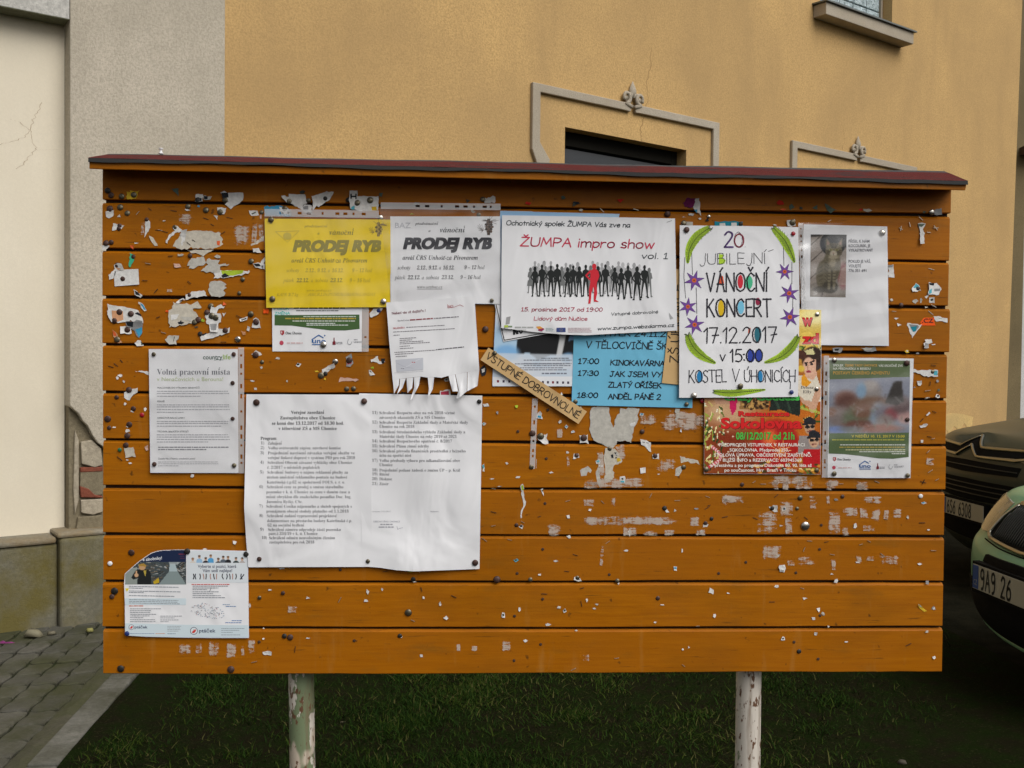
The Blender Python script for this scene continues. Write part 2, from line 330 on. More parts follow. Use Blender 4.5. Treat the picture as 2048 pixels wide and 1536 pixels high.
def font_layout(text, style):
    x = 0; V = []; FS = []; n = 0
    for ch in text:
        if ch == ' ': x += .30; continue
        d = unicodedata.normalize('NFD', ch)
        b = d[0] if (style in BASEM and len(d) > 1) else ch
        v, f, adv = glyph(b, style)
        if len(v):
            V.append(v + np.array([x, 0])); FS += [tuple(i+n for i in q) for q in f]; n += len(v)
        if style in BASEM and len(d) > 1 and len(v):
            top = v[:, 1].max(); c = x + (v[:, 0].max()+v[:, 0].min())/2; a = d[1]
            if b in 'td' and a == '\u030c': q = [[x+adv, top], [x+adv+.06, top], [x+adv+.02, top-.2], [x+adv-.01, top-.2]]; fa = [(0, 1, 2, 3)]
            elif a == '\u0301': q = [[c-.02, top+.03], [c+.04, top+.03], [c+.16, top+.19], [c+.07, top+.19]]; fa = [(0, 1, 2, 3)]
            elif a == '\u030c': q = [[c-.14, top+.17], [c, top+.04], [c+.14, top+.17], [c+.09, top+.17], [c, top+.10], [c-.09, top+.17]]; fa = [(0, 1, 4, 5), (1, 2, 3, 4)]
            else: q = [[c+.09*cos(t), top+.11+.09*sin(t)] for t in np.linspace(0, 2*pi, 8)[:-1]] + [[c+.05*cos(t), top+.11+.05*sin(t)] for t in np.linspace(0, 2*pi, 8)[:-1]]; fa = [(i, (i+1) % 7, 7+(i+1) % 7, 7+i) for i in range(7)]
            V.append(np.array(q)); FS += [tuple(i+n for i in z) for z in fa]; n += len(q)
        x += adv
    V = np.concatenate(V); 
    if style == 'heavy': V[:, 0] += V[:, 1]*.22
    return V, FS
def caph(style):
    if style not in CAPH: CAPH[style] = glyph('H', style)[0][:, 1].max()
    return CAPH[style]

# ------------------------------------------------------------------ notices: a sheet of paper with its print
def gridded(pts, step):                              # polygon cut into small faces so that it can follow the paper's waves
    bm = bmesh.new(); vs = [bm.verts.new((p[0], p[1], 0)) for p in pts]; bm.faces.new(vs); bm.normal_update()
    bmesh.ops.triangulate(bm, faces=bm.faces[:], ngon_method='EAR_CLIP')
    P = np.array(pts)
    for ax in (0, 1):
        lo, hi = P[:, ax].min(), P[:, ax].max(); n = int((hi-lo)/step)
        for i in range(1, n+1):
            c = [0, 0, 0]; c[ax] = lo + (hi-lo)*i/(n+1); no = [0, 0, 0]; no[ax] = 1
            bmesh.ops.bisect_plane(bm, geom=bm.verts[:]+bm.edges[:]+bm.faces[:], plane_co=c, plane_no=no, dist=1e-5)
    bm.verts.index_update(); V = np.array([v.co[:2] for v in bm.verts]); Fs = [tuple(v.index for v in f.verts) for f in bm.faces]
    bm.free()
    return V, Fs
ALLN = []
class Notice:
    def __init__(s, name, label, cat, outline, d, paper='white', wave=.0008, lifts=(), short='', group=None, sheetname='sheet', step=12):
        s.P = np.array(outline, float); s.d = d; s.wave = wave; s.lifts = lifts; s.short = short
        s.c = s.P.mean(0); s.org = B(s.c[0], s.c[1], d); s.root = empty(name, s.org); tag(s.root, label, cat, group)
        k = random.random()*9; s.ph = [(random.uniform(.01, .035)*random.choice((-1, 1)), random.uniform(.008, .03), k+i*2.1) for i in range(4)]
        s.let = MB(); s.lay = 0; s.step = step
        V, Fs = gridded(outline, step); mb = MB(); mb.add(s.at(V, 0), Fs, M[paper] if isinstance(paper, str) else paper)
        s.sheet = mb.build(sheetname, s.root, s.org, True)
        ALLN.append(s)
    def dd(s, P):
        P = np.asarray(P, float); d = np.full(len(P), s.d)
        for a, b, c in s.ph: d = d + s.wave*.25*(1+np.sin(P[:, 0]*a + P[:, 1]*b + c))
        for x, y, r, h in s.lifts: d = d + h*np.exp(-((P[:, 0]-x)**2+(P[:, 1]-y)**2)/(r*r))
        return d
    def at(s, P, off): return Bv(P, s.dd(P) + off)
    def _o(s): return .00030 + .00006*s.lay
    def flat(s, pts, c, Z=None, lay=None):
        if Z: pts = mp(Z, pts)
        if lay is not None: s.lay = lay
        V, Fs = gridded(pts, s.step); s.let.add(s.at(V, s._o()), Fs, ink(c))
    def rect(s, x0, y0, x1, y1, c, Z=None, lay=None): s.flat([(x0, y0), (x1, y0), (x1, y1), (x0, y1)], c, Z, lay)
    def ell(s, x, y, rx, ry, c, Z=None, n=16, rot=0):
        s.flat([(x+rx*cos(t)*cos(rot)-ry*sin(t)*sin(rot), y+rx*cos(t)*sin(rot)+ry*sin(t)*cos(rot)) for t in np.linspace(0, 2*pi, n+1)[:-1]], c, Z)
    def line(s, pts, wd, c, Z=None, dots=0.0, cap=True):
        if Z: pts = mp(Z, pts); wd = wd*(Z(1, 0)[0]-Z(0, 0)[0])
        P = np.array(pts, float); V = []; Fs = []; n = 0
        for a, b in zip(P[:-1], P[1:]):
            t = b-a; L = np.hypot(*t)
            if L < 1e-6: continue
            m = np.array([-t[1], t[0]])/L*wd/2; k = max(1, int(L/14))
            for i in range(k):
                p, q = a+t*i/k, a+t*(i+1)/k; V += [p-m, q-m, q+m, p+m]; Fs.append((n, n+1, n+2, n+3)); n += 4
        for i, p in enumerate(P):
            r = wd/2*(dots if dots and i in (0, len(P)-1) else 1)
            if cap:
                V += [p+r*np.array([cos(t), sin(t)]) for t in np.linspace(0, 2*pi, 9)[:-1]]; Fs.append(tuple(range(n, n+8))); n += 8
        s.let.add(s.at(np.array(V), s._o()), Fs, ink(c))
    def hand(s, text, p0, p1, h, wd, c, Z, alt=False, dots=0.0, shear=0.0, jit=0.0):
        S, W = stroke_layout(text, alt); a = np.array(Z(*p0)); b = np.array(Z(*p1)); k = Z(1, 0)[0]-Z(0, 0)[0]; h *= k; wd *= k
        t = (b-a)/W; L = np.hypot(*(b-a)); u = np.array([(b-a)[1], -(b-a)[0]])/L*h
        for st, ch in S:
            Q = np.array([a + t*(x+shear*y) + u*y for x, y in st])
            if jit: Q = Q + rng.normal(0, jit, Q.shape)
            s.line(Q, wd, c, None, dots)
    def text(s, text, x0, x1, y0, h, style, c, Z, y1=None):
        V, Fs = font_layout(text, style); a = np.array(Z(x0, y0)); b = np.array(Z(x1, y0 if y1 is None else y1)); k = Z(1, 0)[0]-Z(0, 0)[0]
        t = b-a; L = np.hypot(*t); u = np.array([t[1], -t[0]])/L*h*k/caph(style); x = V[:, :1]; lo, hi = x.min(), x.max(); l0 = s.lay
        for i, (ex, ey) in enumerate([(0, 0), (.05, .03), (-.05, -.03), (.05, -.03), (-.05, .03)] if style == 'heavy' else [(0, 0)]):   # heavy lettering is built up in passes
            s.lay = l0 + i*.4; s.let.add(s.at(a + t*(x-lo)/(hi-lo) + t/L*ex*h*k + u*(V[:, 1:2]+ey*caph(style)), s._o()), Fs, ink(c))
        s.lay = l0
    def bars(s, x0, x1, ys, h, c, Z, fill=1.0, slope=0.0, last=None):   # lines of print too small to read
        for i, y in enumerate(ys):
            x = x0; e = x1 if (last is None or i < len(ys)-1) else last; e = x0+(e-x0)*random.uniform(fill, 1)
            while x < e:
                wd = min(random.uniform(1.2, 5)*h, e-x)
                if wd > h*.5:
                    q = mp(Z, [(x, y+(x-x0)*slope), (x+wd, y+(x+wd-x0)*slope), (x+wd, y+(x+wd-x0)*slope-h), (x, y+(x-x0)*slope-h)])
                    s.let.add(s.at(np.array(q), s._o()), [(0, 1, 2, 3)], ink(c))
                x += wd + h*.55
    def picture(s, quad, img, name='picture', off=.00022):
        H, W = img.shape[:2]; q = np.array(quad, float); u, v = np.meshgrid(np.linspace(0, 1, W+1), np.linspace(0, 1, H+1))
        P = (q[0][None, None]*((1-u)*(1-v))[..., None] + q[1]*(u*(1-v))[..., None] + q[2]*(u*v)[..., None] + q[3]*((1-u)*v)[..., None]).reshape(-1, 2)
        Fs = [(j*(W+1)+i, (j+1)*(W+1)+i, (j+1)*(W+1)+i+1, j*(W+1)+i+1) for j in range(H) for i in range(W)]
        mb = MB(); mb.add(s.at(P, off), Fs, M['photo']); o = mb.build(name, s.root, s.org, True); me = o.data
        a = me.color_attributes.new('Col', 'FLOAT_COLOR', 'CORNER'); C = np.ones((H*W, 4, 4), np.float32); L = img.reshape(-1, 3)
        C[:, :, :3] = np.where(L <= .04045, L/12.92, ((np.clip(L, 0, 1)+.055)/1.055)**2.4)[:, None, :]; a.data.foreach_set('color', C.ravel())
        return o
    def strip(s, p0, p1, wd, holes, mname='strip', off=.0006, hw=.33):  # the punched edge of a plastic sleeve; holes are (start, end) along it
        p0, p1 = np.array(p0, float), np.array(p1, float); t = p1-p0; L = np.hypot(*t); nrm = np.array([-t[1], t[0]])/L*wd
        cuts = [0.0]; 
        for a, b in holes: cuts += [a, b]
        cuts.append(1.0); V = []; Fs = []; n = 0
        for i in range(len(cuts)-1):
            for a, b in ([(0, 1)] if i % 2 == 0 else [(0, hw), (1-hw, 1)]):
                k = max(1, int((cuts[i+1]-cuts[i])*L/20))
                for j in range(k):
                    c0 = cuts[i]+(cuts[i+1]-cuts[i])*j/k; c1 = cuts[i]+(cuts[i+1]-cuts[i])*(j+1)/k
                    V += [p0+t*c0+nrm*a, p0+t*c1+nrm*a, p0+t*c1+nrm*b, p0+t*c0+nrm*b]; Fs.append((n, n+1, n+2, n+3)); n += 4
        mb = MB(); mb.add(s.at(np.array(V), off), Fs, M[mname]); return mb.build('punched_strip', s.root, s.org, True)
    def sleeve(s, outline, bumps=.0012):
        V, Fs = gridded(outline, 7); d = s.dd(V) + .0012 + bumps*(.5+.5*np.sin(V[:, 0]*.05+V[:, 1]*.07+s.ph[0][2])*np.cos(V[:, 0]*.03-V[:, 1]*.06+s.ph[1][2]))
        mb = MB(); mb.add(Bv(V, d), Fs, M['sleeve']); return mb.build('sleeve', s.root, s.org, True)
    def done(s, name='lettering'):
        if s.let.f: s.let.build(name, s.root, s.org)

# ------------------------------------------------------------------ small pictures, painted as they were printed
class Img:
    def __init__(s, W, H, c): s.a = np.ones((H, W, 3))*np.array(c)/255; s.W, s.H = W, H; s.y, s.x = np.mgrid[0:H, 0:W]; s.x = (s.x+.5)/W; s.y = (s.y+.5)/H
    def blend(s, m, c): m = np.clip(m, 0, 1)[..., None]; s.a = s.a*(1-m) + np.array(c)/255*m
    def ell(s, x, y, rx, ry, c, soft=.15, a=1.0, rot=0):
        dx, dy = s.x-x, s.y-y; X = dx*cos(rot)+dy*sin(rot); Y = -dx*sin(rot)+dy*cos(rot); r = np.sqrt((X/rx)**2+(Y/ry)**2)
        s.blend(a*np.clip((1-r)/soft+.5, 0, 1), c)
    def poly(s, P, c, a=1.0):
        ins = np.zeros_like(s.x, bool); n = len(P)
        for i in range(n):
            (x0, y0), (x1, y1) = P[i], P[(i+1) % n]
            if y0 == y1: continue
            ins ^= ((s.y < y0) != (s.y < y1)) & (s.x < (x1-x0)*(s.y-y0)/(y1-y0)+x0)
        s.blend(a*ins, c)
    def line(s, x0, y0, x1, y1, wd, c, a=1.0):
        t = np.clip(((s.x-x0)*(x1-x0)+(s.y-y0)*(y1-y0))/((x1-x0)**2+(y1-y0)**2+1e-9), 0, 1); d = np.hypot(s.x-x0-t*(x1-x0), s.y-y0-t*(y1-y0)); s.blend(a*(d < wd), c)
    def noise(s, amp, sc=1):
        h, ww = max(1, s.H//sc), max(1, s.W//sc); n = rng.normal(0, amp, (h, ww)); n = np.kron(n, np.ones((sc, sc)))
        n = np.pad(n, ((0, max(0, s.H-n.shape[0])), (0, max(0, s.W-n.shape[1]))), 'edge')[:s.H, :s.W]; s.a = np.clip(s.a+n[..., None], 0, 1)
    def smooth(s, k=1):
        for _ in range(k):
            p = np.pad(s.a, ((1, 1), (1, 1), (0, 0)), 'edge'); s.a = (p[:-2, 1:-1]+p[2:, 1:-1]+p[1:-1, :-2]+p[1:-1, 2:]+2*s.a)/6
# ------------------------------------------------------------------ ground
def groundmat():
    m = mat('dark_wet_soil', rough=1, spec=.03); N = NT(m)
    c = N.mix(N.ramp(N.noise(6, 6, .65), .35, .7), (.0085, .009, .0055), (.020, .019, .012))
    c = N.mix(N.ramp(N.noise(70, 3, .7), .62, .72), c, (.040, .042, .032))
    c = N.mix(N.ramp(N.voro(38), .03, .07, (1, 1, 1), (0, 0, 0)), c, (.075, .075, .06))
    N.base(c); N.bump(N.noise(60, 5, .7), .7, .02); return m
M['soil'] = groundmat()
mb = MB(); mb.add([(-60, -40, 0), (60, -40, 0), (60, 80, 0), (-60, 80, 0)], [(0, 1, 2, 3)], M['soil']); tag(mb.build('ground'), kind='structure')
# lawn under the board: a slightly domed sheet of turf soil with blades
K0 = G(128, 1536); K1 = G(283, 1350); KD = (K1-K0)/np.linalg.norm(K1-K0); KN = np.array([KD[1], -KD[0], 0])   # kerb direction; KN points to the lawn
def lawn_in(p):                                       # density of the turf at a ground point
    s = np.dot(p-K0, KN); r = ray(1560, 1400); lim = 2.05 + .25*math.sin(p[1]*3.1)
    e = min(1, max(0, (s-.10-.10*math.sin(p[1]*2.3+1))/.2))
    x = (p[0]-EYE[0])/max(p[1]-EYE[1], .1)
    return e*min(1, max(.0, (.47-x)/.20 + .22*math.sin(p[0]*5+p[1]*3)))
def turfmat():
    m = mat('turf', rough=1, spec=.03); N = NT(m)
    c = N.mix(N.ramp(N.noise(9, 6, .7), .38, .62), (.009, .017, .003), (.012, .011, .005)); c = N.mix(N.ramp(N.noise(90, 3, .7), .60, .70), c, (.045, .042, .020))
    N.base(c); N.bump(N.noise(50, 5, .7), .8, .03); return m
gm = []
for c in [(.010, .026, .003), (.017, .038, .004), (.034, .052, .006), (.075, .072, .022)]:
    gm.append(mat('grass_blade', c, .8, spec=.08))
def lawn_z(x, y): return .008 + .012*(math.sin(x*3.1+1)*math.sin(y*2.3)+1)
N_ = 46; V = []; Fq = []
for j in range(N_+1):
    for i in range(N_+1):
        p = K0 + KD*(-1.6 + 5.2*j/N_) + KN*(.003 + 4.3*i/N_); ed = min(i, N_-i, 6)/6
        V.append((p[0], p[1], .004 + lawn_z(p[0], p[1])*min(1, (N_-i)/8) + random.uniform(0, .006)))
for j in range(N_):
    for i in range(N_): Fq.append((j*(N_+1)+i, j*(N_+1)+i+1, (j+1)*(N_+1)+i+1, (j+1)*(N_+1)+i))
mb = MB(); mb.add(V, Fq, turfmat()); tag(mb.build('lawn', None, smooth=True), kind='structure')
def grass():
    n = 80000; X = []; Fs = []; mi = []
    cl = [(random.uniform(-1, 3.6), random.uniform(1.2, 4.2), random.uniform(.03, .14)) for _ in range(150)]
    k = 0; tries = 0
    while k < n and tries < n*4:
        tries += 1
        if random.random() < .5:
            cx, cy, cr = random.choice(cl); x = random.gauss(cx, cr); y = random.gauss(cy, cr)
        else: x = random.uniform(-1.6, 4.0); y = random.uniform(1.0, 4.6)
        d = lawn_in(np.array([x, y, 0]))
        bare = .5+.5*math.sin(x*4.3+1.7*math.sin(y*2.9))*math.sin(y*3.7+x)
        if random.random() > d*(.12+.88*bare): continue
        h = random.uniform(.010, .036)*(1.7 if random.random() < .06 else 1); a = random.uniform(0, 2*pi); w = random.uniform(.0015, .0032)
        lx, ly = random.gauss(0, .022), random.gauss(0, .022); z = lawn_z(x, y)*.9; ca, sa = cos(a)*w, sin(a)*w
        b = len(X); X += [(x-ca, y-sa, z), (x+ca, y+sa, z), (x+lx*.4+ca*.7, y+ly*.4+sa*.7, z+h*.6), (x+lx*.4-ca*.7, y+ly*.4-sa*.7, z+h*.6), (x+lx, y+ly, z+h)]
        Fs += [(b, b+1, b+2, b+3), (b+3, b+2, b+4)]; q = random.choices(range(4), (4, 5, 4, 2) if math.sin(x*2.7+y*1.9) > 0 else (6, 5, 1.5, .6))[0]; mi += [q, q]; k += 1
    me = bpy.data.meshes.new('grass'); me.from_pydata(X, [], Fs)
    for g in gm: me.materials.append(g)
    me.polygons.foreach_set('material_index', mi); me.update(); o = bpy.data.objects.new('grass', me); COL.objects.link(o); tag(o, kind='stuff')
grass()
# small litter on the lawn
def litter(px, py, sz, c, name, label, cat, flat=False, zz=.012, asp=.7):
    p = G(px, py, zz); mb = MB(); n = 7; a0 = random.random()*6
    ring = [(sz*random.uniform(.7, 1)*cos(a0+i*2*pi/n), sz*asp*random.uniform(.6, 1)*sin(a0+i*2*pi/n), random.uniform(0, .2)*sz) for i in range(n)]
    top = [(x*.6, y*.6, sz*(.12 if flat else .5)+z) for x, y, z in ring]
    mb.add(ring+top, [tuple(range(n-1, -1, -1)), tuple(range(n, 2*n))] + [(i, (i+1) % n, n+(i+1) % n, n+i) for i in range(n)], mat(name, lin(c), .8))
    tag(mb.build(name, loc=p, smooth=not flat), label, cat)
litter(1690, 1384, .008, (70, 72, 70), 'stone', 'large grey pebble lying in the thin turf past the rusty post', 'stone')
litter(1822, 1415, .014, (78, 80, 76), 'stone', 'broad grey stone on bare soil in front of the green car', 'stone')
litter(1805, 1528, .024, (64, 60, 48), 'stone', 'flat brown stone half sunk in the soil nearest the photographer', 'stone')
litter(1692, 1406, .014, (150, 70, 40), 'leaf', 'small orange leaf lying on the grass', 'leaf', True)
litter(1677, 1413, .016, (110, 120, 125), 'paper_scrap', 'pale crumpled scrap lying in the grass beside an orange leaf', 'paper scrap', True)
litter(684, 1446, .024, (125, 115, 95), 'twig', 'pale broken stick lying on bare earth beside the flaking post', 'twig', True)
litter(1180, 1442, .03, (84, 74, 54), 'leaf', 'dry brown leaf on the grass midway between the posts', 'leaf', True)
litter(248, 1420, .018, (120, 108, 84), 'leaf', 'dry tan leaf on the soil beside the kerb', 'leaf', True)
litter(14, 1287, .05, (120, 40, 100), 'drinking_straw', 'magenta plastic straw lying on the pavers under the plinth', 'straw', True, .03, .12)
litter(66, 1273, .06, (120, 114, 92), 'plaster_fragment', 'longest pale plaster fragment lying at the foot of the plinth', 'plaster fragment', False, .03)
litter(104, 1269, .03, (104, 98, 80), 'plaster_fragment', 'smaller plaster fragment lying beside the longest one under the plinth', 'plaster fragment', False, .03)
litter(180, 1263, .028, (130, 126, 70), 'leaf', 'crumpled yellowish leaf at the foot of the protruding plinth corner', 'leaf', False, .03)
litter(388, 1456, .012, (112, 104, 84), 'leaf', 'tiny dry leaf on the grass outside the flaking post', 'leaf', True)

# ------------------------------------------------------------------ pavement of wavy pavers, kerb
pm = [concrete('paver', c, (.045, .047, .018)) for c in ((.115, .11, .09), (.095, .092, .074), (.135, .128, .105))]
def pavement():
    mb = MB(); LA, LC = .17, .123; g = .0045
    def node(c, r, t, kind):                              # a point on a joint: kind 'x' runs across the paving in waves, 'a' along it
        if kind == 'x': return (c*LA + .05 + .011*math.sin(2*pi*t)+.004*math.sin(c*7.1+r*3), .20 + (r+t)*LC)
        return ((c+t)*LA + .05, .20 + r*LC + .006*math.sin(2*pi*t)+.002*math.sin(c*3.7+r*5))
    for r in range(0, 28):
        for c in range(-26, 30):
            n = 8; e = []
            for i in range(n): e.append(node(c, r, i/n, 'x'))
            for i in range(n): e.append(node(c, r+1, i/n, 'a'))
            for i in range(n): e.append(node(c+1, r, 1-i/n, 'x'))
            for i in range(n): e.append(node(c, r, 1-i/n, 'a'))
            cx = sum(p[0] for p in e)/len(e); cy = sum(p[1] for p in e)/len(e); k = len(e)
            sh = lambda q, d: (q[0]+(cx-q[0])*d/(LA/2), q[1]+(cy-q[1])*d/(LC/2))
            tz = random.uniform(-.003, .003); tl = random.uniform(-.02, .02); tm = random.uniform(-.02, .02); ex = random.uniform(0, .002)
            P = lambda q, z: tuple(K0 + KD*q[0] - KN*q[1] + np.array([0, 0, z + tz + (q[0]-cx)*tl + (q[1]-cy)*tm]))
            o1 = [sh(q, g+ex) for q in e]; o2 = [sh(q, g+ex+.006) for q in e]
            vs = [P(q, -.01) for q in o1] + [P(q, .019) for q in o1] + [P(q, .0245) for q in o2]
            mb.add(vs, [(i, k+i, k+(i+1) % k, (i+1) % k) for i in range(k)] + [(k+i, 2*k+i, 2*k+(i+1) % k, k+(i+1) % k) for i in range(k)] + [tuple(range(3*k-1, 2*k-1, -1))], random.choice(pm))
    tag(mb.build('pavement'), kind='structure')
pavement()
bedm = concrete('paver_joint_soil', (.028, .028, .016), (.02, .03, .006))
mb = MB(); q = [K0+KD*a-KN*b+np.array([0, 0, .012]) for a, b in ((-4, .1), (6, .1), (6, 3.6), (-4, 3.6))]; mb.add(q, [(0, 1, 2, 3)], bedm); tag(mb.build('path'), kind='structure')
mm = concrete('crumbled_mortar', (.10, .095, .065), (.05, .055, .02)); mb = MB(); V = []; nn = 160
for i in range(nn+1):
    a = -3+9*i/nn; V += [K0+KD*a-KN*(.115)+np.array([0, 0, .026+random.uniform(-.004, .005)]), K0+KD*a-KN*(.155+random.uniform(-.01, .01))+np.array([0, 0, .028+random.uniform(-.005, .004)]), K0+KD*a-KN*(.212+random.uniform(-.012, .012))+np.array([0, 0, .014])]
mb.add(V, [q for i in range(nn) for q in ((3*i, 3*i+3, 3*i+4, 3*i+1), (3*i+1, 3*i+4, 3*i+5, 3*i+2))], mm); o_ = mb.build('kerb_mortar'); tag(o_, kind='structure')
kc = concrete('kerb_concrete', (.20, .195, .17), (.05, .05, .03)); mb = MB(); s = -3.0
while s < 6:
    l = .98; q0, q1 = s+.006, s+l; hz = random.uniform(-.004, .004)
    mb.box((q0, -.118, -.1), (q1, -.004, .034+hz), kc, lambda a, b, z: tuple(K0+KD*a+KN*b+np.array([0, 0, z]))); s += l+.006
tag(mb.build('kerb', bevel=.008), kind='structure')

# ------------------------------------------------------------------ the house
house = empty('house', F0); tag(house, 'ochre plastered house with grey pilaster, moulded window surrounds and stone plinth', 'building')
M['ochre'] = stucco('ochre_stucco', (.61, .395, .165), (.38, .25, .115), .5)
M['grey'] = stucco('grey_stucco', (.57, .505, .405), (.31, .275, .21), .7)
M['trim'] = stucco('grey_trim', (.47, .41, .325), (.35, .295, .22), 1.5, 120)
M['cream'] = stucco('cream_plaster', (.74, .67, .535), (.64, .57, .44), .7, 60, .08, .10)
M['lintel'] = concrete('white_lintel', (.62, .60, .55)); M['lintel_under'] = concrete('lintel_underside', (.20, .20, .13))  # the lintel's underside gets a darker, greener tone than its front
M['plinth'] = concrete('mossy_plinth', (.21, .195, .14), (.125, .10, .022))
M['stone'] = concrete('rubble_stone', (.50, .43, .32)); M['brick'] = concrete('broken_brick', (.28, .085, .05)); M['mortar'] = concrete('crumbling_mortar', (.27, .225, .145))
M['frame_dark'] = mat('dark_window_frame', (.007, .006, .004), .8, spec=.1); M['glass'] = mat('window_glass', (.02, .022, .025), .06, spec=.8)
M['metal_sill'] = mat('grey_sheet_metal', (.16, .17, .165), .5, .4)
def hb(mb, u0, u1, z0, z1, o0, o1, m): mb.box((u0, z0, o0), (u1, z1, o1), m, lambda u, z, o: tuple(FP(u, z, o)))
def hpoly(mb, pts, o0, o1, m):                         # outline in (u, z), pushed out from o0 to o1
    n = len(pts); A = sum(pts[i][0]*pts[(i+1) % n][1]-pts[(i+1) % n][0]*pts[i][1] for i in range(n))
    if A < 0: pts = pts[::-1]
    mb.add([FP(u, z, o1) for u, z in pts] + [FP(u, z, o0) for u, z in pts], [tuple(range(n)), tuple(range(2*n-1, n-1, -1))] + [(i, n+i, n+(i+1) % n, (i+1) % n) for i in range(n)], m)
WO = -.025                                             # ochre face just behind the pilaster face
UP = F(450, 200, 0)[0]                                 # pilaster / ochre border
UE0 = F(2015, 780, WO); UE1 = F(2044, 20, WO); lean = (UE1[0]-UE0[0])/(UE1[1]-UE0[1])
wa = F(1130, 255, WO); wb = F(1372.7, 299, WO); wz = (wa[1]+wb[1])/2                          # ground floor window
ua = F(1640, 10, WO)[0]; ub = F(1784, 40, WO)[0]; uz = F(1705, 36, WO)[1]                  # upper window, sill level
openings = [(wa[0], wb[0], 1.9, wz), (ua, ub, uz, uz+1.5)]
TOPZ = 8.0
t1 = (F(1061, 165, WO)[0], F(1434, 248, WO)[0], (F(1061, 164, WO)[1]+F(1434, 248, WO)[1])/2); t2u = F(1580, 281, WO)[0]; t2z = F(1580, 281, WO)[1]
w2 = (t2u+(wa[0]-t1[0]), t2u+(wb[0]-t1[0]), 1.9, wz + (t2z-t1[2])); openings.append(w2)
us = sorted({UP} | {a for o in openings for a in o[:2]}); us.append(None); zs = sorted({0.0, TOPZ} | {a for o in openings for a in o[2:]})
mb = MB()
for i in range(len(us)-1):
    for j in range(len(zs)-1):
        u0, u1, z0, z1 = us[i], us[i+1], zs[j], zs[j+1]
        if u1 is not None and any(o[0]-1e-6 <= u0 and u1 <= o[1]+1e-6 and o[2]-1e-6 <= z0 and z1 <= o[3]+1e-6 for o in openings): continue
        e0 = UE0[0]+lean*(z0-UE0[1]) if u1 is None else u1; e1 = UE0[0]+lean*(z1-UE0[1]) if u1 is None else u1
        mb.add([FP(u0, z0, WO), FP(e0, z0, WO), FP(e1, z1, WO), FP(u0, z1, WO)], [(0, 1, 2, 3)], M['ochre'])
for u0, u1, z0, z1 in openings:                        # reveals
    d = -.26; q = lambda u, z, o: FP(u, z, o)
    for (a, b) in (((u0, z1), (u1, z1)), ((u0, z0), (u0, z1)), ((u1, z1), (u1, z0)), ((u1, z0), (u0, z0))):
        mb.add([q(a[0], a[1], WO), q(b[0], b[1], WO), q(b[0], b[1], d), q(a[0], a[1], d)], [(0, 1, 2, 3)], M['ochre'])
e0 = UE0[0]-lean*UE0[1]; e1 = UE0[0]+lean*(TOPZ-UE0[1])
mb.add([FP(e0, 0, WO), FP(e0, 0, -7), FP(e1, TOPZ, -7), FP(e1, TOPZ, WO)], [(0, 1, 2, 3)], M['ochre'])
mb.add([FP(-6.5, TOPZ-.001, .0), FP(e1, TOPZ-.001, WO), FP(e1, TOPZ-.001, -7), FP(-6.5, TOPZ-.001, -7)], [(0, 1, 2, 3)], M['ochre'])
mb.build('wall', house, F0)
# pilaster with its broken corner
pz = F(200, 1066, .0)[1]
brk = [F(*p) for p in [(232, 1064), (232, 925), (216, 905), (206, 893), (196, 886), (186, 872), (176, 852), (166, 842), (158, 828), (151, 822), (140, 812)]]
ul = F(140, 600)[0]
mb = MB(); hpoly(mb, [(UP, pz), (brk[0][0], pz)] + brk[1:-1] + [(ul, brk[-1][1]), (ul, TOPZ), (UP, TOPZ)], -.15, 0.0, M['grey']); mb.build('pilaster', house, F0, bevel=.006)
mb = MB(); hb(mb, ul+.004, brk[0][0], pz, brk[-1][1]+.01, -.16, -.052, M['mortar'])
for pts, o, m in [([(162, 884), (184, 880), (203, 898), (206, 930), (190, 935), (164, 928)], -.022, 'stone'), ([(161, 938), (206, 934), (206, 990), (180, 992), (160, 984)], -.03, 'mortar'),
                  ([(161, 935), (206, 933), (206, 943), (161, 945)], -.026, 'brick'), ([(160, 972), (178, 978), (190, 990), (206, 992), (206, 996), (162, 995)], -.024, 'brick'),
                  ([(162, 1000), (206, 998), (206, 1024), (186, 1030), (163, 1026)], -.024, 'stone'), ([(156, 1034), (206, 1030), (206, 1062), (152, 1064)], -.03, 'mortar'), ([(150, 860), (158, 880), (158, 1000), (150, 1030), (147, 980)], -.035, 'stone')]:
    hpoly(mb, [F(*p, o) for p in pts], -.055, o, M[m])
tag(mb.build('exposed_masonry', house, F0, bevel=.006), 'patch of bare rubble and brick where the pilaster plaster fell off')
# cream panel in its recess, lintel over it, plinth under it
RO = -.13; cz0 = F(70, 1080, RO)[1]; lz0 = F(135, 39, 0)[1]; lz1 = lz0 + .13
mb = MB(); mb.add([FP(-6.5, cz0-.3, RO), FP(ul-.001, cz0-.3, RO), FP(ul-.001, lz0+.2, RO), FP(-6.5, lz0+.2, RO)], [(0, 1, 2, 3)], M['cream']); mb.build('plaster_panel', house, F0)
mb = MB(); hb(mb, -6.5, ul-.004, lz0, lz0+.004, RO-.02, -.001, M['lintel_under']); hb(mb, -6.5, ul-.004, lz0+.0045, TOPZ, RO-.02, .001, M['lintel']); mb.build('lintel', house, F0)
us_ = F(118, 1130, .06)[0]
mb = MB(); hb(mb, -6.5, us_, -.05, pz-.03, -.2, .035, M['plinth']); hb(mb, us_+.001, UE0[0]-.01, -.05, pz-.002, -.22, .085, M['plinth']); mb.build('plinth', house, F0, bevel=.018, seg=3)
mb = MB(); hb(mb, -6.5, us_-.01, pz-.028, pz+.006, -.2, .05, concrete('plinth_cap', (.30, .28, .22), (.20, .13, .05))); hb(mb, us_-.009, UP+.3, pz-.0, pz+.03, -.21, .07, concrete('plinth_cap', (.36, .34, .28), (.22, .15, .06))); mb.build('plinth_cap', house, F0, bevel=.012)
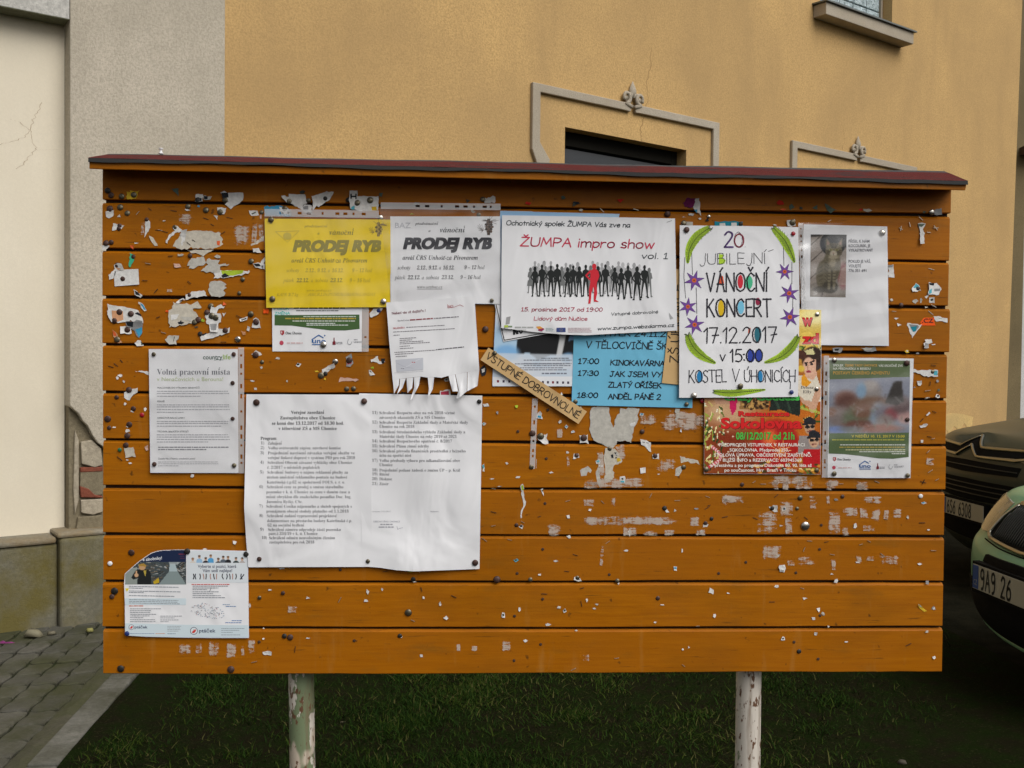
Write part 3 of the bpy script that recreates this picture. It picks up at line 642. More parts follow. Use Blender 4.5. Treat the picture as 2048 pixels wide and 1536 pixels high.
# window surrounds with their crowning ornament
def tube(mb, P, r, m, n=8, flat=1.0):
    P = np.array(P, float); k = len(P); V = []
    for i in range(k):
        t = P[min(i+1, k-1)]-P[max(i-1, 0)]; t /= np.linalg.norm(t)+1e-9; rr = r[i] if hasattr(r, '__len__') else r
        e1 = np.cross(t, FN); e1 /= np.linalg.norm(e1)+1e-9
        for j in range(n): a = 2*pi*j/n; V.append(P[i] + e1*rr*cos(a) + FN*rr*flat*sin(a))
    Fs = [(i*n+j, i*n+(j+1) % n, (i+1)*n+(j+1) % n, (i+1)*n+j) for i in range(k-1) for j in range(n)] + [tuple(range(n-1, -1, -1)), tuple(range((k-1)*n, k*n))]
    mb.add(V, Fs, m)
def surround(u0, u1, z1, zfoot, first):
    bw = .064; o0, o1 = WO+.0005, WO+.032; um = (u0+u1)/2; mb = MB()
    zb = zfoot if zfoot else 1.7
    hpoly(mb, [(u0, z1), (um-.085, z1), (um-.055, z1-.012), (um-.035, z1-.035), (um-.012, z1-.022), (um-.03, z1-bw-.004), (um-.075, z1-bw), (u0+bw*1.15, z1-bw), (u0+bw*1.15, zb+.06), (u0+.17, zb-.06), (u0+.14, zb-.16), (u0+.06, zb-.13), (u0, zb)], o0, o1, M['trim'])
    hpoly(mb, [(u1, z1), (um+.085, z1), (um+.055, z1-.012), (um+.035, z1-.035), (um+.012, z1-.022), (um+.03, z1-bw-.004), (um+.075, z1-bw), (u1-bw*1.15, z1-bw), (u1-bw*1.15, 1.6), (u1, 1.6)], o0, o1, M['trim'])
    ob = mb.build('window_surround', house, F0, bevel=.006)
    mo = MB()
    for s in (-1, 1):
        th = np.linspace(-.6*pi, 1.15*pi, 16); cx, cz = um+s*.072, z1+.038
        P = [FP(um+s*.014, z1-.03, WO+.03)] + [FP(cx-s*.040*cos(t)*(1-.02*i), cz+.040*sin(t), WO+.030) for i, t in enumerate(th)]
        tube(mo, P, [.017]*6+[.017-.0005*i for i in range(len(P)-6)], M['trim'])
        bl = [FP(cx+s*.012+.026*cos(a)*.2, cz, WO+.03+.0*a) for a in (0, 1)]
        nb = 10; V = [FP(cx+.022*cos(2*pi*i/nb), cz+.022*sin(2*pi*i/nb), WO+.02) for i in range(nb)] + [FP(cx, cz, WO+.05)]; mo.add(V, [(i, (i+1) % nb, nb) for i in range(nb)], M['trim'])
    prof = [(0.0, .014), (.02, .030), (.045, .038), (.07, .030), (.10, .015), (.125, .003)]
    tube(mo, [FP(um, z1+.055+h, WO+.02) for h, _ in prof], [r for _, r in prof], M['trim'], 10, .6)
    for s in (-1, 1): tube(mo, [FP(um+s*x, z1+.045+h, WO+.03) for x, h in ((.008, 0), (.022, .028), (.036, .034), (.045, .014))], [.010, .013, .011, .006], M['trim'], 8, .7)
    mo.build('ornament', ob, (0, 0, 0), True, loc=-np.array(F0)*0)
    bpy.data.objects[ob.children[0].name].location = tuple(-F0)
surround(t1[0], t1[1], t1[2], F(1066, 300, WO)[1], True); surround(t2u, t2u+(t1[1]-t1[0]), t2z, None, False)
# windows
def window(u0, u1, z0, z1, kind):
    mb = MB(); o0, o1 = -.20, -.13; fw = .07
    if kind == 'block':
        hb(mb, u0+.002, u1-.002, z0, z0+.03, o0, o1, M['trim']); hb(mb, u0+.002, u0+.03, z0+.031, z1-.001, o0, o1, M['trim']); hb(mb, u1-.03, u1-.002, z0+.031, z1-.001, o0, o1, M['trim'])
    else:
        for a, b, c, d in ((u0+.002, u0+fw, z0, z1-.002), (u1-fw, u1-.002, z0, z1-.002), (u0+fw+.001, u1-fw-.001, z1-fw*1.6, z1-.003), (u0+fw+.001, u1-fw-.001, z1-fw*1.6-.34, z1-fw*1.6-.28), ((u0+u1)/2-.03, (u0+u1)/2+.03, z0, z1-fw*1.6-.345)): hb(mb, a, b, c, d, o0, o1, M['frame_dark'])
    w_ = mb.build('window', house, F0, bevel=.004); gb = MB()
    if kind == 'block':
        gm_ = mat('glass_block', (.30, .40, .40), .12, spec=.8); N = NT(gm_); N.base(N.mix(N.ramp(N.noise(28, 4, .6, dist=1.5), .3, .7), (.10, .15, .15), (.62, .74, .78))); N.bump(N.noise(25, 3, dist=2), .8, .02)
        s = .19; nu = max(1, int((u1-u0-.06)/s)); su = (u1-u0-.06)/nu
        for i in range(nu):
            for j in range(7): hb(gb, u0+.03+i*su+.006, u0+.03+(i+1)*su-.006, z0+.036+j*s, z0+.036+(j+1)*s-.012, o0+.02, o1-.02, gm_)
        bk = MB(); hb(bk, u0+.03, u1-.03, z0+.03, z1, o0-.01, o0+.015, M['trim']); 
        b_ = bk.build('mortar_grid', w_, F0); b_.location = (0, 0, 0)
    else: hb(gb, u0+.01, u1-.01, z0, z1-.01, -.19, -.175, M['glass'])
    g_ = gb.build('pane', w_, F0, bevel=.006 if kind == 'block' else 0); g_.location = (0, 0, 0)
    if kind == 'block':
        sb = MB(); hb(sb, u0-.10, u1+.16, z0-.13, z0-.016, WO+.001, .12, M['trim']); s_ = sb.build('sill', w_, F0, bevel=.006); s_.location = (0, 0, 0)
        sb = MB(); sb.box((u0-.12, 0, 0), (u1+.18, 1, .014), M['metal_sill'], lambda u, a, z: tuple(FP(u, z0-.0155+z+(1-a)*.012, -.13+a*.275))); s_ = sb.build('sill_cap', w_, F0); s_.location = (0, 0, 0)
window(wa[0], wb[0], 1.9, wz, 'dark'); window(*openings[2], 'dark'); window(ua, ub, uz, uz+1.5, 'block')
# cracks
def crack(pts, o, wd=.003):
    mb = MB(); q = [F(*p, o+.0012) for p in pts]; V = []; Fs = []
    P = []
    for a, b in zip(q[:-1], q[1:]):
        for t in np.linspace(0, 1, 7)[:-1]: P.append((a[0]+(b[0]-a[0])*t+random.gauss(0, .006), a[1]+(b[1]-a[1])*t))
    P.append(q[-1])
    for i, (u, z) in enumerate(P): k = wd*random.uniform(.3, 1); V += [FP(u-k, z, o+.0012), FP(u+k, z, o+.0012)]
    mb.add(V, [(2*i, 2*i+1, 2*i+3, 2*i+2) for i in range(len(P)-1)], mat('crack', (.25, .14, .06), 1)); mb.build('crack', house, F0)
crack([(1303, 95), (1301, 130), (1293, 170), (1296, 200), (1290, 230), (1281, 260), (1284, 284)], WO)
crack([(1683, 246), (1687, 262), (1690, 282), (1684, 300)], WO, .002)
for c in ([(0, 290), (50, 275), (62, 262), (40, 245), (22, 238)], [(62, 262), (66, 290), (75, 300), (118, 299)], [(60, 260), (72, 230), (84, 205)], [(70, 298), (55, 320), (32, 338)]): crack(c, RO, .0012)
mb = MB(); pm_ = stucco('fresh_ochre_patch', (.68, .47, .19), (.46, .33, .15), 2)
hpoly(mb, [F(*p, WO) for p in [(1870, 858), (1888, 830), (1905, 826), (1925, 828), (1946, 834), (1944, 850), (1936, 858), (1928, 846), (1918, 862), (1908, 852), (1898, 868), (1890, 856)]], WO, WO+.003, pm_); mb.build('plaster_patch', house, F0)
# what shows past the end of the house
nb = empty('neighbour_house', FP(UE0[0]+3.2, 0, .2)); tag(nb, 'pale house wall with a brown corner past the end of the ochre house', 'building')
a = G(2015, 790, 0); pr = lambda px, Y: EYE + ray(px, 760)*((Y-EYE[1])/ray(px, 760)[1])
Yn = FP(UE0[0], 0)[1] + 3.0
p0 = pr(1985, Yn); p1 = pr(2042, Yn+.05); p2 = pr(2600, Yn+.8); org = tuple(nb.location)
def slab(a, b, z1, th, m, name):
    mb = MB(); a = np.array([a[0], a[1], 0]); b = np.array([b[0], b[1], 0]); n = np.array([-(b-a)[1], (b-a)[0], 0]); n = n/np.linalg.norm(n)*th
    q = [a, b, b+n, a+n]; mb.add([p for p in q] + [p+np.array([0, 0, z1]) for p in q], [(0, 3, 2, 1), (4, 5, 6, 7), (0, 1, 5, 4), (1, 2, 6, 5), (2, 3, 7, 6), (3, 0, 4, 7)], m); mb.build(name, nb, org)
slab(p0, p1, 8.5, .4, stucco('brown_stucco', (.22, .17, .09), (.14, .11, .06), 1), 'corner_pier'); slab(p1+np.array([.004, .02, 0]), p2, 4.6, .3, stucco('pale_render', (.66, .66, .64), (.5, .5, .48), 1), 'wall')
mb = MB(); mb.box((p1[0]-.1, p1[1]-.25, 4.601), (p2[0], p2[1]+3, 4.72), mat('roof_edge', (.1, .06, .05), .8)); mb.build('roof', nb, org)

# ------------------------------------------------------------------ the notice board
board = empty('notice_board', (.725, 0, 0)); tag(board, 'orange plank notice board under a small felted gable roof on two rusty posts', 'notice board'); BO = (.725, 0, 0)
Z0 = .96; PH = .0802; seams = [1351, 1260, 1166.5, 1073, 979, 885, 789, 693, 597, 499.5, 402]       # left ends, px
mb = MB(); xr = 1.452
zs_l = [B(207, y)[2] for y in (1351, 1260, 1166.5, 1072, 979.5, 884.5, 788.5, 693, 597, 499.5, 402)]
zl = np.linspace(zs_l[0], zs_l[-1], 11); step = zl[1]-zl[0]; ztop = zl[-1]+step*.86
zl = [Z0 if False else z for z in zl] + [ztop]
for i in range(11):
    z0, z1 = zl[i]+.0022, zl[i+1]-.0022; jl, jr = random.uniform(-.0012, .0012), random.uniform(-.002, .002)
    x0, x1 = B(205.5, 900)[0]+jl, B(1892, 900)[0]+jr
    y1 = .018; ch = .004; ns = 40; vs = []                # chamfered upper edge, square lower edge, both a little uneven
    pa, pb = random.random()*6, random.random()*6
    for k in range(ns+1):
        x = x0+(x1-x0)*k/ns; e0 = .0007*math.sin(x*5+pa)+.0003*math.sin(x*17+pb)+random.gauss(0, .00018); e1 = .0006*math.sin(x*4+pb)+random.gauss(0, .00018); c_ = .0007*math.sin(x*3+pa)
        vs += [(x, c_, z0+.0012+e0), (x, c_, z1-ch+e1), (x, c_+ch*1.1, z1+e1), (x, y1, z1+e1), (x, y1, z0+e0), (x, c_+.0012, z0+e0)]
    fs = [(6*k+j, 6*k+6+j, 6*k+6+(j+1) % 6, 6*k+(j+1) % 6) for k in range(ns) for j in range(6)] + [(0, 1, 2, 3, 4, 5), tuple(6*ns+j for j in (5, 4, 3, 2, 1, 0))]
    mb.add(vs, fs, M['wood'])
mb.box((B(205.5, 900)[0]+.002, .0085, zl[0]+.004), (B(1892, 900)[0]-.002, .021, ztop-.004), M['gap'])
mb.build('plank_panel', board, BO)
ZL_ = zl
# posts: steel pipes, paint flaking
def post(px_t, px_b, mk):
    a = B(px_t, 1356, -.048); b = B(px_b, 1536, -.048); t = (b-a)/(b[2]-a[2]); top = a + t*(1.74-a[2]); bot = a + t*(-.2-a[2]); mb = MB(); n = 24; V = []
    for p in (bot, a, top):
        for j in range(n): V.append((p[0]+.0222*cos(2*pi*j/n), p[1]+.0222*sin(2*pi*j/n), p[2]))
    mb.add(V, [(i*n+j, i*n+(j+1) % n, (i+1)*n+(j+1) % n, (i+1)*n+j) for i in range(2) for j in range(n)] + [tuple(range(2*n, 3*n))], M[mk]); mb.build('post', board, BO, True)
post(602.5, 605, 'post'); post(1497.5, 1495, 'post2')
# roof: two felted slopes on boards; the front edge drops slightly to the car side as in the picture
d_f = .048
fl_t, fr_t = B(178, 316.5, d_f), B(1934, 362.5, d_f); fl_b, fr_b = B(178, 338, d_f), B(1931, 381, d_f)
rl, rr = B(219, 307.5, -.047), B(1888, 342, -.047)
roof_root = empty('roof', BO); roof_root.parent = board; roof_root.location = (0, 0, 0)
def quadbox(mb, q, th, m):
    q = [np.array(p) for p in q]; n = np.cross(q[1]-q[0], q[3]-q[0]); n = n/np.linalg.norm(n)*th
    mb.add(q+[p-n for p in q], [(0, 1, 2, 3), (7, 6, 5, 4), (0, 4, 5, 1), (1, 5, 6, 2), (2, 6, 7, 3), (3, 7, 4, 0)], m)
dn = np.array([0, 0, -.0045])
mb = MB(); th = fl_t[2]-fl_b[2]
back = lambda p, r: np.array([p[0], 2*r[1]-p[1], p[2]])
for a, b, c, d in ((fl_t, fr_t, rr, rl),):
    V = [fl_t+dn, fr_t+dn, rr+dn, rl+dn, fl_b, fr_b, np.array([rr[0], rr[1], rr[2]-.024]), np.array([rl[0], rl[1], rl[2]-.024])]
    mb.add(V, [(0, 1, 2, 3), (7, 6, 5, 4), (0, 4, 5, 1), (1, 5, 6, 2), (2, 6, 7, 3), (3, 7, 4, 0)], M['wood2'])
    V2 = [back(v, rl) for v in V]; V2 = [v+np.array([0, .0004, 0]) for v in V2]; mb.add(V2, [(3, 2, 1, 0), (4, 5, 6, 7), (1, 5, 4, 0), (2, 6, 5, 1), (3, 7, 6, 2), (0, 4, 7, 3)], M['wood2'])
o_ = mb.build('roof_board', roof_root, BO, bevel=.0015)
mb = MB()
def feltstrip(a, b, c, d, sgn):
    nx = 60; V = []; Fs = []; ny = 6
    for i in range(nx+1):
        for j in range(ny+1):
            s, t = i/nx, j/ny; p = (a*(1-s)+b*s)*(1-t) + (d*(1-s)+c*s)*t
            z = .0003*math.sin(i*.9+j)+.0005*math.sin(i*.31); V.append((p[0], p[1], p[2]+z*(1 if j else .6)))
    for i in range(nx):
        for j in range(ny): Fs.append((i*(ny+1)+j, (i+1)*(ny+1)+j, (i+1)*(ny+1)+j+1, i*(ny+1)+j+1)[::sgn])
    mb.add(V, [f for k, f in enumerate(Fs) if k % ny < ny-1], M['felt']); mb.add(V, [f for k, f in enumerate(Fs) if k % ny == ny-1], M['felt_grey'])
out = np.array([0, -.003, 0.0]); feltstrip(fl_t+out+np.array([-.002, 0, 0]), fr_t+out+np.array([.002, 0, 0]), rr, rl, 1)
feltstrip(back(fl_t+out, rl), back(fr_t+out, rl), rr+np.array([0, .0005, 0]), rl+np.array([0, .0005, 0]), -1)
nx = 120; V = []                                       # the drooping torn edge of the felt
for i in range(nx+1):
    s = i/nx; p = (fl_t+out)*(1-s)+(fr_t+out)*s; dr = .0052+.0006*math.sin(i*.7)+.0012*math.sin(i*.17+1)
    V += [p + np.array([0, 0, .0008*math.sin(i*.9)*.6]), p+np.array([0, -.0012, -dr])]
mb.add(V, [(2*i, 2*i+1, 2*i+3, 2*i+2) for i in range(nx)], M['felt_edge'])
for a, r_ in ((fl_t, rl), (fr_t, rr)):                # felt edges on the gables
    mb.add([a+out, r_, r_+np.array([0, 0, -.006]), a+out+np.array([0, 0, -.007])], [(0, 1, 2, 3)], M['felt_edge'])
mb.build('felt', roof_root, BO)
# what is left of pasted paper on the planks
def residues():
    mb = MB(); fade = []
    L = [(Z1, [(1335,770,1490,990),(1500,770,1560,980),(1565,770,1620,960),(820,680,955,800),(470,760,510,890),(710,1385,770,1420)]),
     (ZI, [(1040,1150,1110,1400),(680,960,740,1060),(1400,830,1580,940),(1600,800,1980,1000),(1550,1230,1760,1350),(900,1400,1480,1500),(770,1200,800,1310),(1200,1100,1300,1250)]),
     (ZN, [(825,150,930,220),(1050,135,1095,210),(825,285,1190,375),(1050,290,1600,370),(1150,375,1270,460),(1290,405,1440,455),(1480,400,1580,455),(1690,290,1780,380),(545,340,660,465),(830,0,960,80),(970,510,1000,720),(170,1290,260,1390),(820,1400,890,1470),(1950,150,2021,210),(1740,390,1830,450)]),
     (ZO, [(490,0,560,85),(580,0,640,85),(670,0,860,85),(940,10,985,88),(1180,30,1290,85),(90,120,275,195),(385,240,550,455),(600,280,670,460),(800,120,860,260),(950,220,1060,460),(1065,220,1200,300),(1060,370,1125,455),(1205,220,1285,320),(1295,230,1380,340),(1400,230,1450,330),(1475,225,1550,320),(940,120,970,200),(1235,125,1390,195),(1230,360,1340,420),(400,520,580,640),(620,640,690,700),(700,610,860,690),(1180,610,1230,670),(1250,610,1335,660),(1360,600,1540,690),(980,640,1020,740),(555,165,680,300)]),
     (ZL, [(860,1120,1010,1270),(1040,1120,1130,1260),(1185,1100,1310,1280),(1380,1100,1500,1310),(1540,1160,1590,1280),(1620,1080,1710,1260)]), (ZP, [(300,330,390,400),(1690,640,1725,710),(1810,660,1870,710)]),
     (ZK, [(160,1420,300,1530),(480,1440,600,1530),(1180,1200,1280,1290)]), (ZJ, [(600,1450,1000,1536),(0,950,80,1060)])]
    for Z, rs in L:
        for x0, y0, x1, y1 in rs:
            nx, ny = max(4, int((x1-x0)/22)), max(4, int((y1-y0)/22)); k = len(mb.v); V = []; sl = random.uniform(-.12, .12)
            for j in range(ny+1):
                for i in range(nx+1):
                    u, v = i/nx, j/ny; V.append(B(*Z(x0+(x1-x0)*(u*1.2-.1)+sl*(y1-y0)*(v-.5), y0+(y1-y0)*(v*1.2-.1)), .0013))
                    fade.append(min(1, 4.5*min(u, 1-u))*min(1, 4.0*min(v, 1-v))*random.uniform(.75, 1))
            mb.add(V, [(j*(nx+1)+i, (j+1)*(nx+1)+i, (j+1)*(nx+1)+i+1, j*(nx+1)+i+1) for j in range(ny) for i in range(nx)], M['residue'])
    o = mb.build('paste_residue', board, BO); o['kind'] = 'stuff'; at = o.data.attributes.new('Fade', 'FLOAT', 'POINT'); at.data.foreach_set('value', fade)
    nm = mat('nail_head', (.05, .022, .010), .8)
    for Z, L in ((ZN, [(525,190),(507,560),(507,963),(490,1330),(300,755),(280,1100),(275,1460),(1045,765)]), (ZO, [(290,665),(70,755),(887,560),(695,750),(890,1095),(680,1310),(875,1447),(900,365)]), (ZP, [(740,38),(75,630),(855,620)]), (ZI, [(605,800),(338,992),(590,1235)])):
        for p in L:
            q = B(*Z(*p), .0012); nb_ = MB(); nb_.add([(q[0]+.0026*cos(t*pi/5), q[1], q[2]+.0026*sin(t*pi/5)) for t in range(10)] + [(q[0], q[1]-.0006, q[2])], [((t+1) % 10, t, 10) for t in range(10)], nm); nb_.build('nail', board, BO)
residues()
# ------------------------------------------------------------------ the notices
HOLES = [(.055, .072), (.13, .165), (.2, .217), (.29, .325), (.37, .405), (.50, .517), (.62, .655), (.69, .725), (.77, .787), (.85, .885), (.91, .925)]
# film poster, lowest layer
def film_img():
    I = Img(110, 150, (176, 206, 230)); I.ell(.2, .1, .5, .2, (150, 190, 225), .8)
    I.ell(.5, .66, .34, .16, (30, 30, 30), .1); I.poly([(.25, .45), (.97, .42), (.96, .86), (.86, .89), (.78, .86), (.62, .87), (.5, .9), (.38, .85), (.25, .87)], (22, 22, 24))
    I.poly([(.68, .5), (.75, .5), (.76, .9), (.69, .9)], (205, 205, 205)); I.poly([(.93, .5), (1, .5), (1, .9), (.9, .92), (.96, .8)], (140, 120, 115)); I.poly([(.36, .7), (.48, .69), (.48, .75), (.36, .75)], (110, 30, 35)); I.poly([(.8, .72), (.86, .7), (.86, .77), (.79, .78)], (120, 160, 200))
    for i in range(26): I.ell(random.uniform(.1, 1), random.uniform(.90, .98), random.uniform(.04, .10), random.uniform(.015, .03), random.choice([(225, 226, 228), (214, 218, 224)]), .5)
    I.ell(.14, .86, .14, .05, (130, 180, 225), .5); I.ell(.82, .88, .07, .03, (120, 170, 215), .6); I.ell(.05, .6, .1, .1, (215, 222, 230), .8)
    I.poly([(0, .86), (1, .86), (1, 1), (0, 1)], (208, 216, 226), .8); I.smooth(1); return I.a
n = Notice('poster', 'torn film poster with black silhouettes on pale blue, half hidden under the crowd poster', 'poster', [ZB(188, 193), ZB(480, 198), ZB(500, 203), ZB(1300, 222), ZI(885, 592), ZI(110, 575)], .0016, 'lblue', short='film poster')
q = [ZB(190, 700), ZB(1220, 700), ZI(870, 510), ZI(112, 497)]; n.picture([ZB(190, 197), ZB(1298, 224), ZI(880, 512), ZI(112, 500)], film_img())
n.rect(111, 503, 880, 590, (226, 228, 232), ZI); n.lay = 1
n.bars(545, 790, [345], 9, (120, 125, 135), ZI); n.bars(390, 815, [362, 392, 410], 9, (130, 135, 145), ZI); n.bars(310, 815, [395, 430, 448], 9, (135, 138, 150), ZI, .8); n.bars(550, 780, [482], 12, (120, 125, 140), ZI)
for x in (160, 210, 260, 560, 605, 650, 690, 740, 785): n.rect(x-9, 535+(x-160)*.02, x+9, 556+(x-160)*.02, (60, 50, 70) if x not in (160, 650) else (120, 30, 50), ZI)
n.done()
n = Notice('poster', 'white leaflet with a thin black border sticking out under the crowd poster', 'leaflet', [ZB(135, 1060), ZB(760, 930), ZB(842, 1300), ZB(218, 1412)], .003, short='bordered leaflet')
n.line([(150, 1072), (226, 1398), (830, 1290)], 8, (40, 42, 46), ZB); n.text('INFO', 310, 400, 1345, 50, 'heavy', (30, 32, 36), ZB, 1330); n.done()
# pale blue school programme
n = Notice('poster', 'sky blue school cinema programme with black times, partly covered by neighbours', 'poster', [ZI(845, -150), ZI(1905, -120), ZI(1891, 783), ZI(815, 757)], .0026, 'blue', short='blue programme')
DK = (30, 36, 44)
for t, x0, x1, y0, y1, h in [('PÁTEK 24.11.2017', 1060, 1800, 140, 150, 50), ('V TĚLOCVIČNĚ ŠKOLY', 945, 1830, 248, 266, 58), ('17:00', 877, 1055, 388, 390, 45), ('KINOKAVÁRNA', 1163, 1640, 400, 410, 44), ('17:30', 875, 1052, 493, 496, 43), ('JAK JSEM VYHRÁL', 1157, 1800, 502, 510, 44), ('ZLATÝ OŘÍŠEK', 1143, 1612, 598, 606, 45), ('18:00', 868, 1046, 690, 692, 43), ('ANDĚL PÁNĚ 2', 1142, 1606, 703, 708, 45)]:
    n.hand(t, (x0, y0), (x1, y1), h, 9, DK, ZI, shear=.08)
n.done()
n = Notice('sign_strip', 'upright kraft card strip lettered for the school, tucked beside the concert poster', 'sign', [ZC(110, 505), ZC(190, 508), ZC(150, 1352), ZC(14, 1338)], .0056, 'kraft', .0004, short='upright kraft strip')
n.hand('ZŠ ÚHONICE', (134, 1190), (162, 620), 62, 8, (44, 42, 40), ZC); n.done()
# half hidden second copy of the advent invitation
GRN = (66, 96, 52)
def logos(n, Z, dx, dy, k=1.0, faint=(150, 150, 155)):
    f = lambda x, y: Z(dx+x*k, dy+y*k)
    n.lay = 2; n.flat([(235, 1200), (268, 1200), (268, 1228), (252, 1242), (236, 1230)], (165, 40, 50), f); n.lay = 3; n.rect(243, 1208, 250, 1226, (230, 225, 225), f)
    n.text('Obec Úhonice', 278, 416, 1233, 22, 'sansB', (70, 70, 74), f); n.ell(245, 1306, 18, 19, (190, 70, 90), f); n.bars(290, 425, [1314], 13, (215, 190, 190), f)
    n.line([(505, 1278), (562, 1240), (600, 1262)], 9, (48, 98, 160), f); n.text('uno', 508, 622, 1308, 40, 'sansB', (48, 98, 160), f); n.line([(508, 1321), (620, 1321)], 8, (48, 98, 160), f); n.line([(508, 1276), (508, 1300)], 9, (48, 98, 160), f); n.ell(614, 1243, 6, 6, (48, 98, 160), f)
    n.flat([(690, 1262), (697, 1262), (699, 1290), (706, 1296), (706, 1323), (680, 1323), (680, 1300), (688, 1292)], (120, 34, 46), f); n.bars(712, 765, [1304, 1316], 6, faint, f)
    for t0 in (0, 2.2): n.line([(826+20*cos(t0+t)*(1-.05*i), 1296+24*sin(t0+t)) for i, t in enumerate(np.linspace(0, 2, 7))], 6, (185, 188, 192), f)
    n.bars(862, 895, [1282], 7, faint, f); n.text('UNHOŠŤ', 862, 960, 1305, 14, 'sansB', faint, f)
n = Notice('poster', 'cut off white invitation with a dark green band, showing below the yellow notice', 'poster', [ZF(262, 40), ZF(1002, 40), ZF(998, 464), ZF(266, 462)], .0014, short='half hidden invitation', lifts=[(640, 700, 60, .001)])
n.flat([(284, 165), (978, 160), (980, 278), (860, 290), (740, 290), (560, 268), (420, 250), (284, 248)], GRN, ZF); n.lay = 1
n.hand('POZOR', (285, 122), (398, 120), 30, 4, (70, 190, 180), ZF); n.hand('ZMĚNA', (286, 162), (408, 160), 22, 4, (70, 190, 180), ZF)
n.bars(440, 860, [112], 16, (50, 50, 54), ZF); n.bars(460, 810, [132], 7, (90, 90, 95), ZF); n.bars(520, 950, [180], 7, (200, 210, 200), ZF); n.bars(370, 950, [198], 11, (176, 150, 60), ZF); n.bars(430, 950, [217], 8, (205, 210, 200), ZF); n.bars(545, 955, [236, 250], 7, (215, 220, 214), ZF, .5)
logos(n, ZF, 105, -862, .96); n.strip(ZF(1003, 40), ZF(1000, 464), -13, [(.70, .735)]); n.done()
# yellow fish sale
def fish(n, Z, rows, c, faint):
    for t, x0, x1, y, h, st, cc in rows: n.text(t, x0, x1, y, h, st, c if cc else faint, Z)
def cone(n, Z, x, y, k, c):
    n.lay = 1
    for r in range(7):
        w_ = [10, 22, 28, 30, 26, 20, 10][r]*k
        for j in range(3): n.ell(x+(j-1)*w_*.62+(3 if r % 2 else -3), y-50*k+r*17*k, w_*.45, 10*k, tuple(int(a*(.7+.5*((r+j) % 2))) for a in c), Z, 8)
    for i in range(14):
        a = random.uniform(-2.8, .2); n.line([(x, y-40*k), (x+random.uniform(45, 75)*k*cos(a), y-30*k+random.uniform(20, 70)*k*sin(a)*.8)], 2, c, Z, cap=False)
    for i in range(8): n.line([(x-45*k, y+30*k), (x-45*k+40*k*cos(i*.5+2), y+20*k+40*k*sin(i*.5+2.5))], 2, c, Z, cap=False)
YO, YF = (146, 134, 44), (184, 164, 52)
n = Notice('notice', 'yellow fish sale notice in a plastic sleeve pinned high on the planks', 'notice', [ZA(118, 310), ZA(1128, 318), ZA(1131, 1021), ZA(131, 1026)], .0046, 'yellow', .001, short='yellow fish sale notice')
fish(n, ZA, [('předvánoční', 435, 622, 380, 20, 'italicB', 0), ('a', 543, 558, 438, 22, 'italicB', 1), ('vánoční', 637, 835, 440, 40, 'italicB', 1), ('PRODEJ RYB', 346, 1050, 571, 86, 'heavy', 1), ('areál ČRS Unhošť-za Pivovarem', 333, 942, 662, 34, 'italicB', 1),
  ('soboty', 292, 395, 740, 30, 'italic', 0), ('2.12., 9.12. a 16.12.', 445, 750, 740, 30, 'italic', 0), ('9 – 12 hod', 820, 982, 740, 30, 'italic', 0), ('pátek', 265, 355, 820, 30, 'italic', 0), ('22.12.', 374, 472, 820, 30, 'italicB', 1), ('a', 490, 506, 820, 28, 'italic', 0), ('sobota', 525, 625, 820, 30, 'italic', 0), ('23.12.', 645, 745, 820, 30, 'italicB', 1), ('9 – 16 hod', 800, 967, 820, 30, 'italic', 0),
  ('www.urybaz.cz', 455, 655, 895, 18, 'italic', 0), ('KAPR 3-7 kg', 215, 388, 932, 24, 'italic', 0), ('AMUR,LÍN,PSTRUH,OKOUN,CANDÁT', 465, 1012, 930, 24, 'italic', 0)], YO, YF)
cone(n, ZA, 1035, 395, .95, (150, 128, 60)); n.line([(205, 415), (395, 408), (300, 500), (205, 415)], 2.5, (178, 158, 60), ZA); n.ell(300, 450, 34, 30, (205, 182, 60), ZA)
n.sleeve([ZA(112, 285), ZA(1130, 290), ZA(1134, 1024), ZA(128, 1030)]); n.strip(ZA(116, 292), ZA(1034, 305), -15, HOLES[1:-1]); n.done()
# white fish sale
n = Notice('notice', 'white fish sale notice in a shiny plastic sleeve beside the yellow one', 'notice', [ZA(1126, 292), ZA(2010, 292), ZA(2012, 996), ZA(1128, 986)], .0034, 'white', .0014, short='white fish sale notice')
fish(n, ZA, [('BAZ', 1165, 1290, 385, 42, 'sans', 0), ('předvánoční', 1325, 1512, 360, 20, 'italicB', 1), ('a', 1433, 1450, 418, 22, 'italicB', 1), ('vánoční', 1525, 1728, 420, 40, 'italicB', 1), ('PRODEJ RYB', 1232, 1940, 550, 86, 'heavy', 1), ('areál ČRS Unhošť-za Pivovarem', 1225, 1830, 640, 34, 'italicB', 1),
  ('soboty', 1185, 1287, 718, 30, 'italic', 1), ('2.12., 9.12. a 16.12.', 1340, 1640, 718, 30, 'italic', 1), ('9 – 12 hod', 1722, 1884, 716, 30, 'italic', 1), ('pátek', 1160, 1248, 797, 30, 'italic', 1), ('22.12.', 1266, 1366, 797, 30, 'italicB', 1), ('a', 1380, 1396, 797, 28, 'italic', 1), ('sobota', 1414, 1518, 797, 30, 'italic', 1), ('23.12.', 1538, 1636, 796, 30, 'italicB', 1), ('9 – 16 hod', 1690, 1852, 795, 30, 'italic', 1), ('www.urybaz.cz', 1342, 1545, 868, 20, 'italic', 1)], (54, 54, 60), (190, 190, 196))
n.line([(1342, 876), (1545, 876)], 2.5, (70, 70, 75), ZA); cone(n, ZA, 1920, 375, 1.1, (84, 68, 58))
n.sleeve([ZA(1040, 225), ZA(2014, 240), ZA(2016, 1000), ZA(1130, 990)], .0022); n.strip(ZA(1050, 232), ZA(2012, 242), -13, HOLES[3:]); n.done()
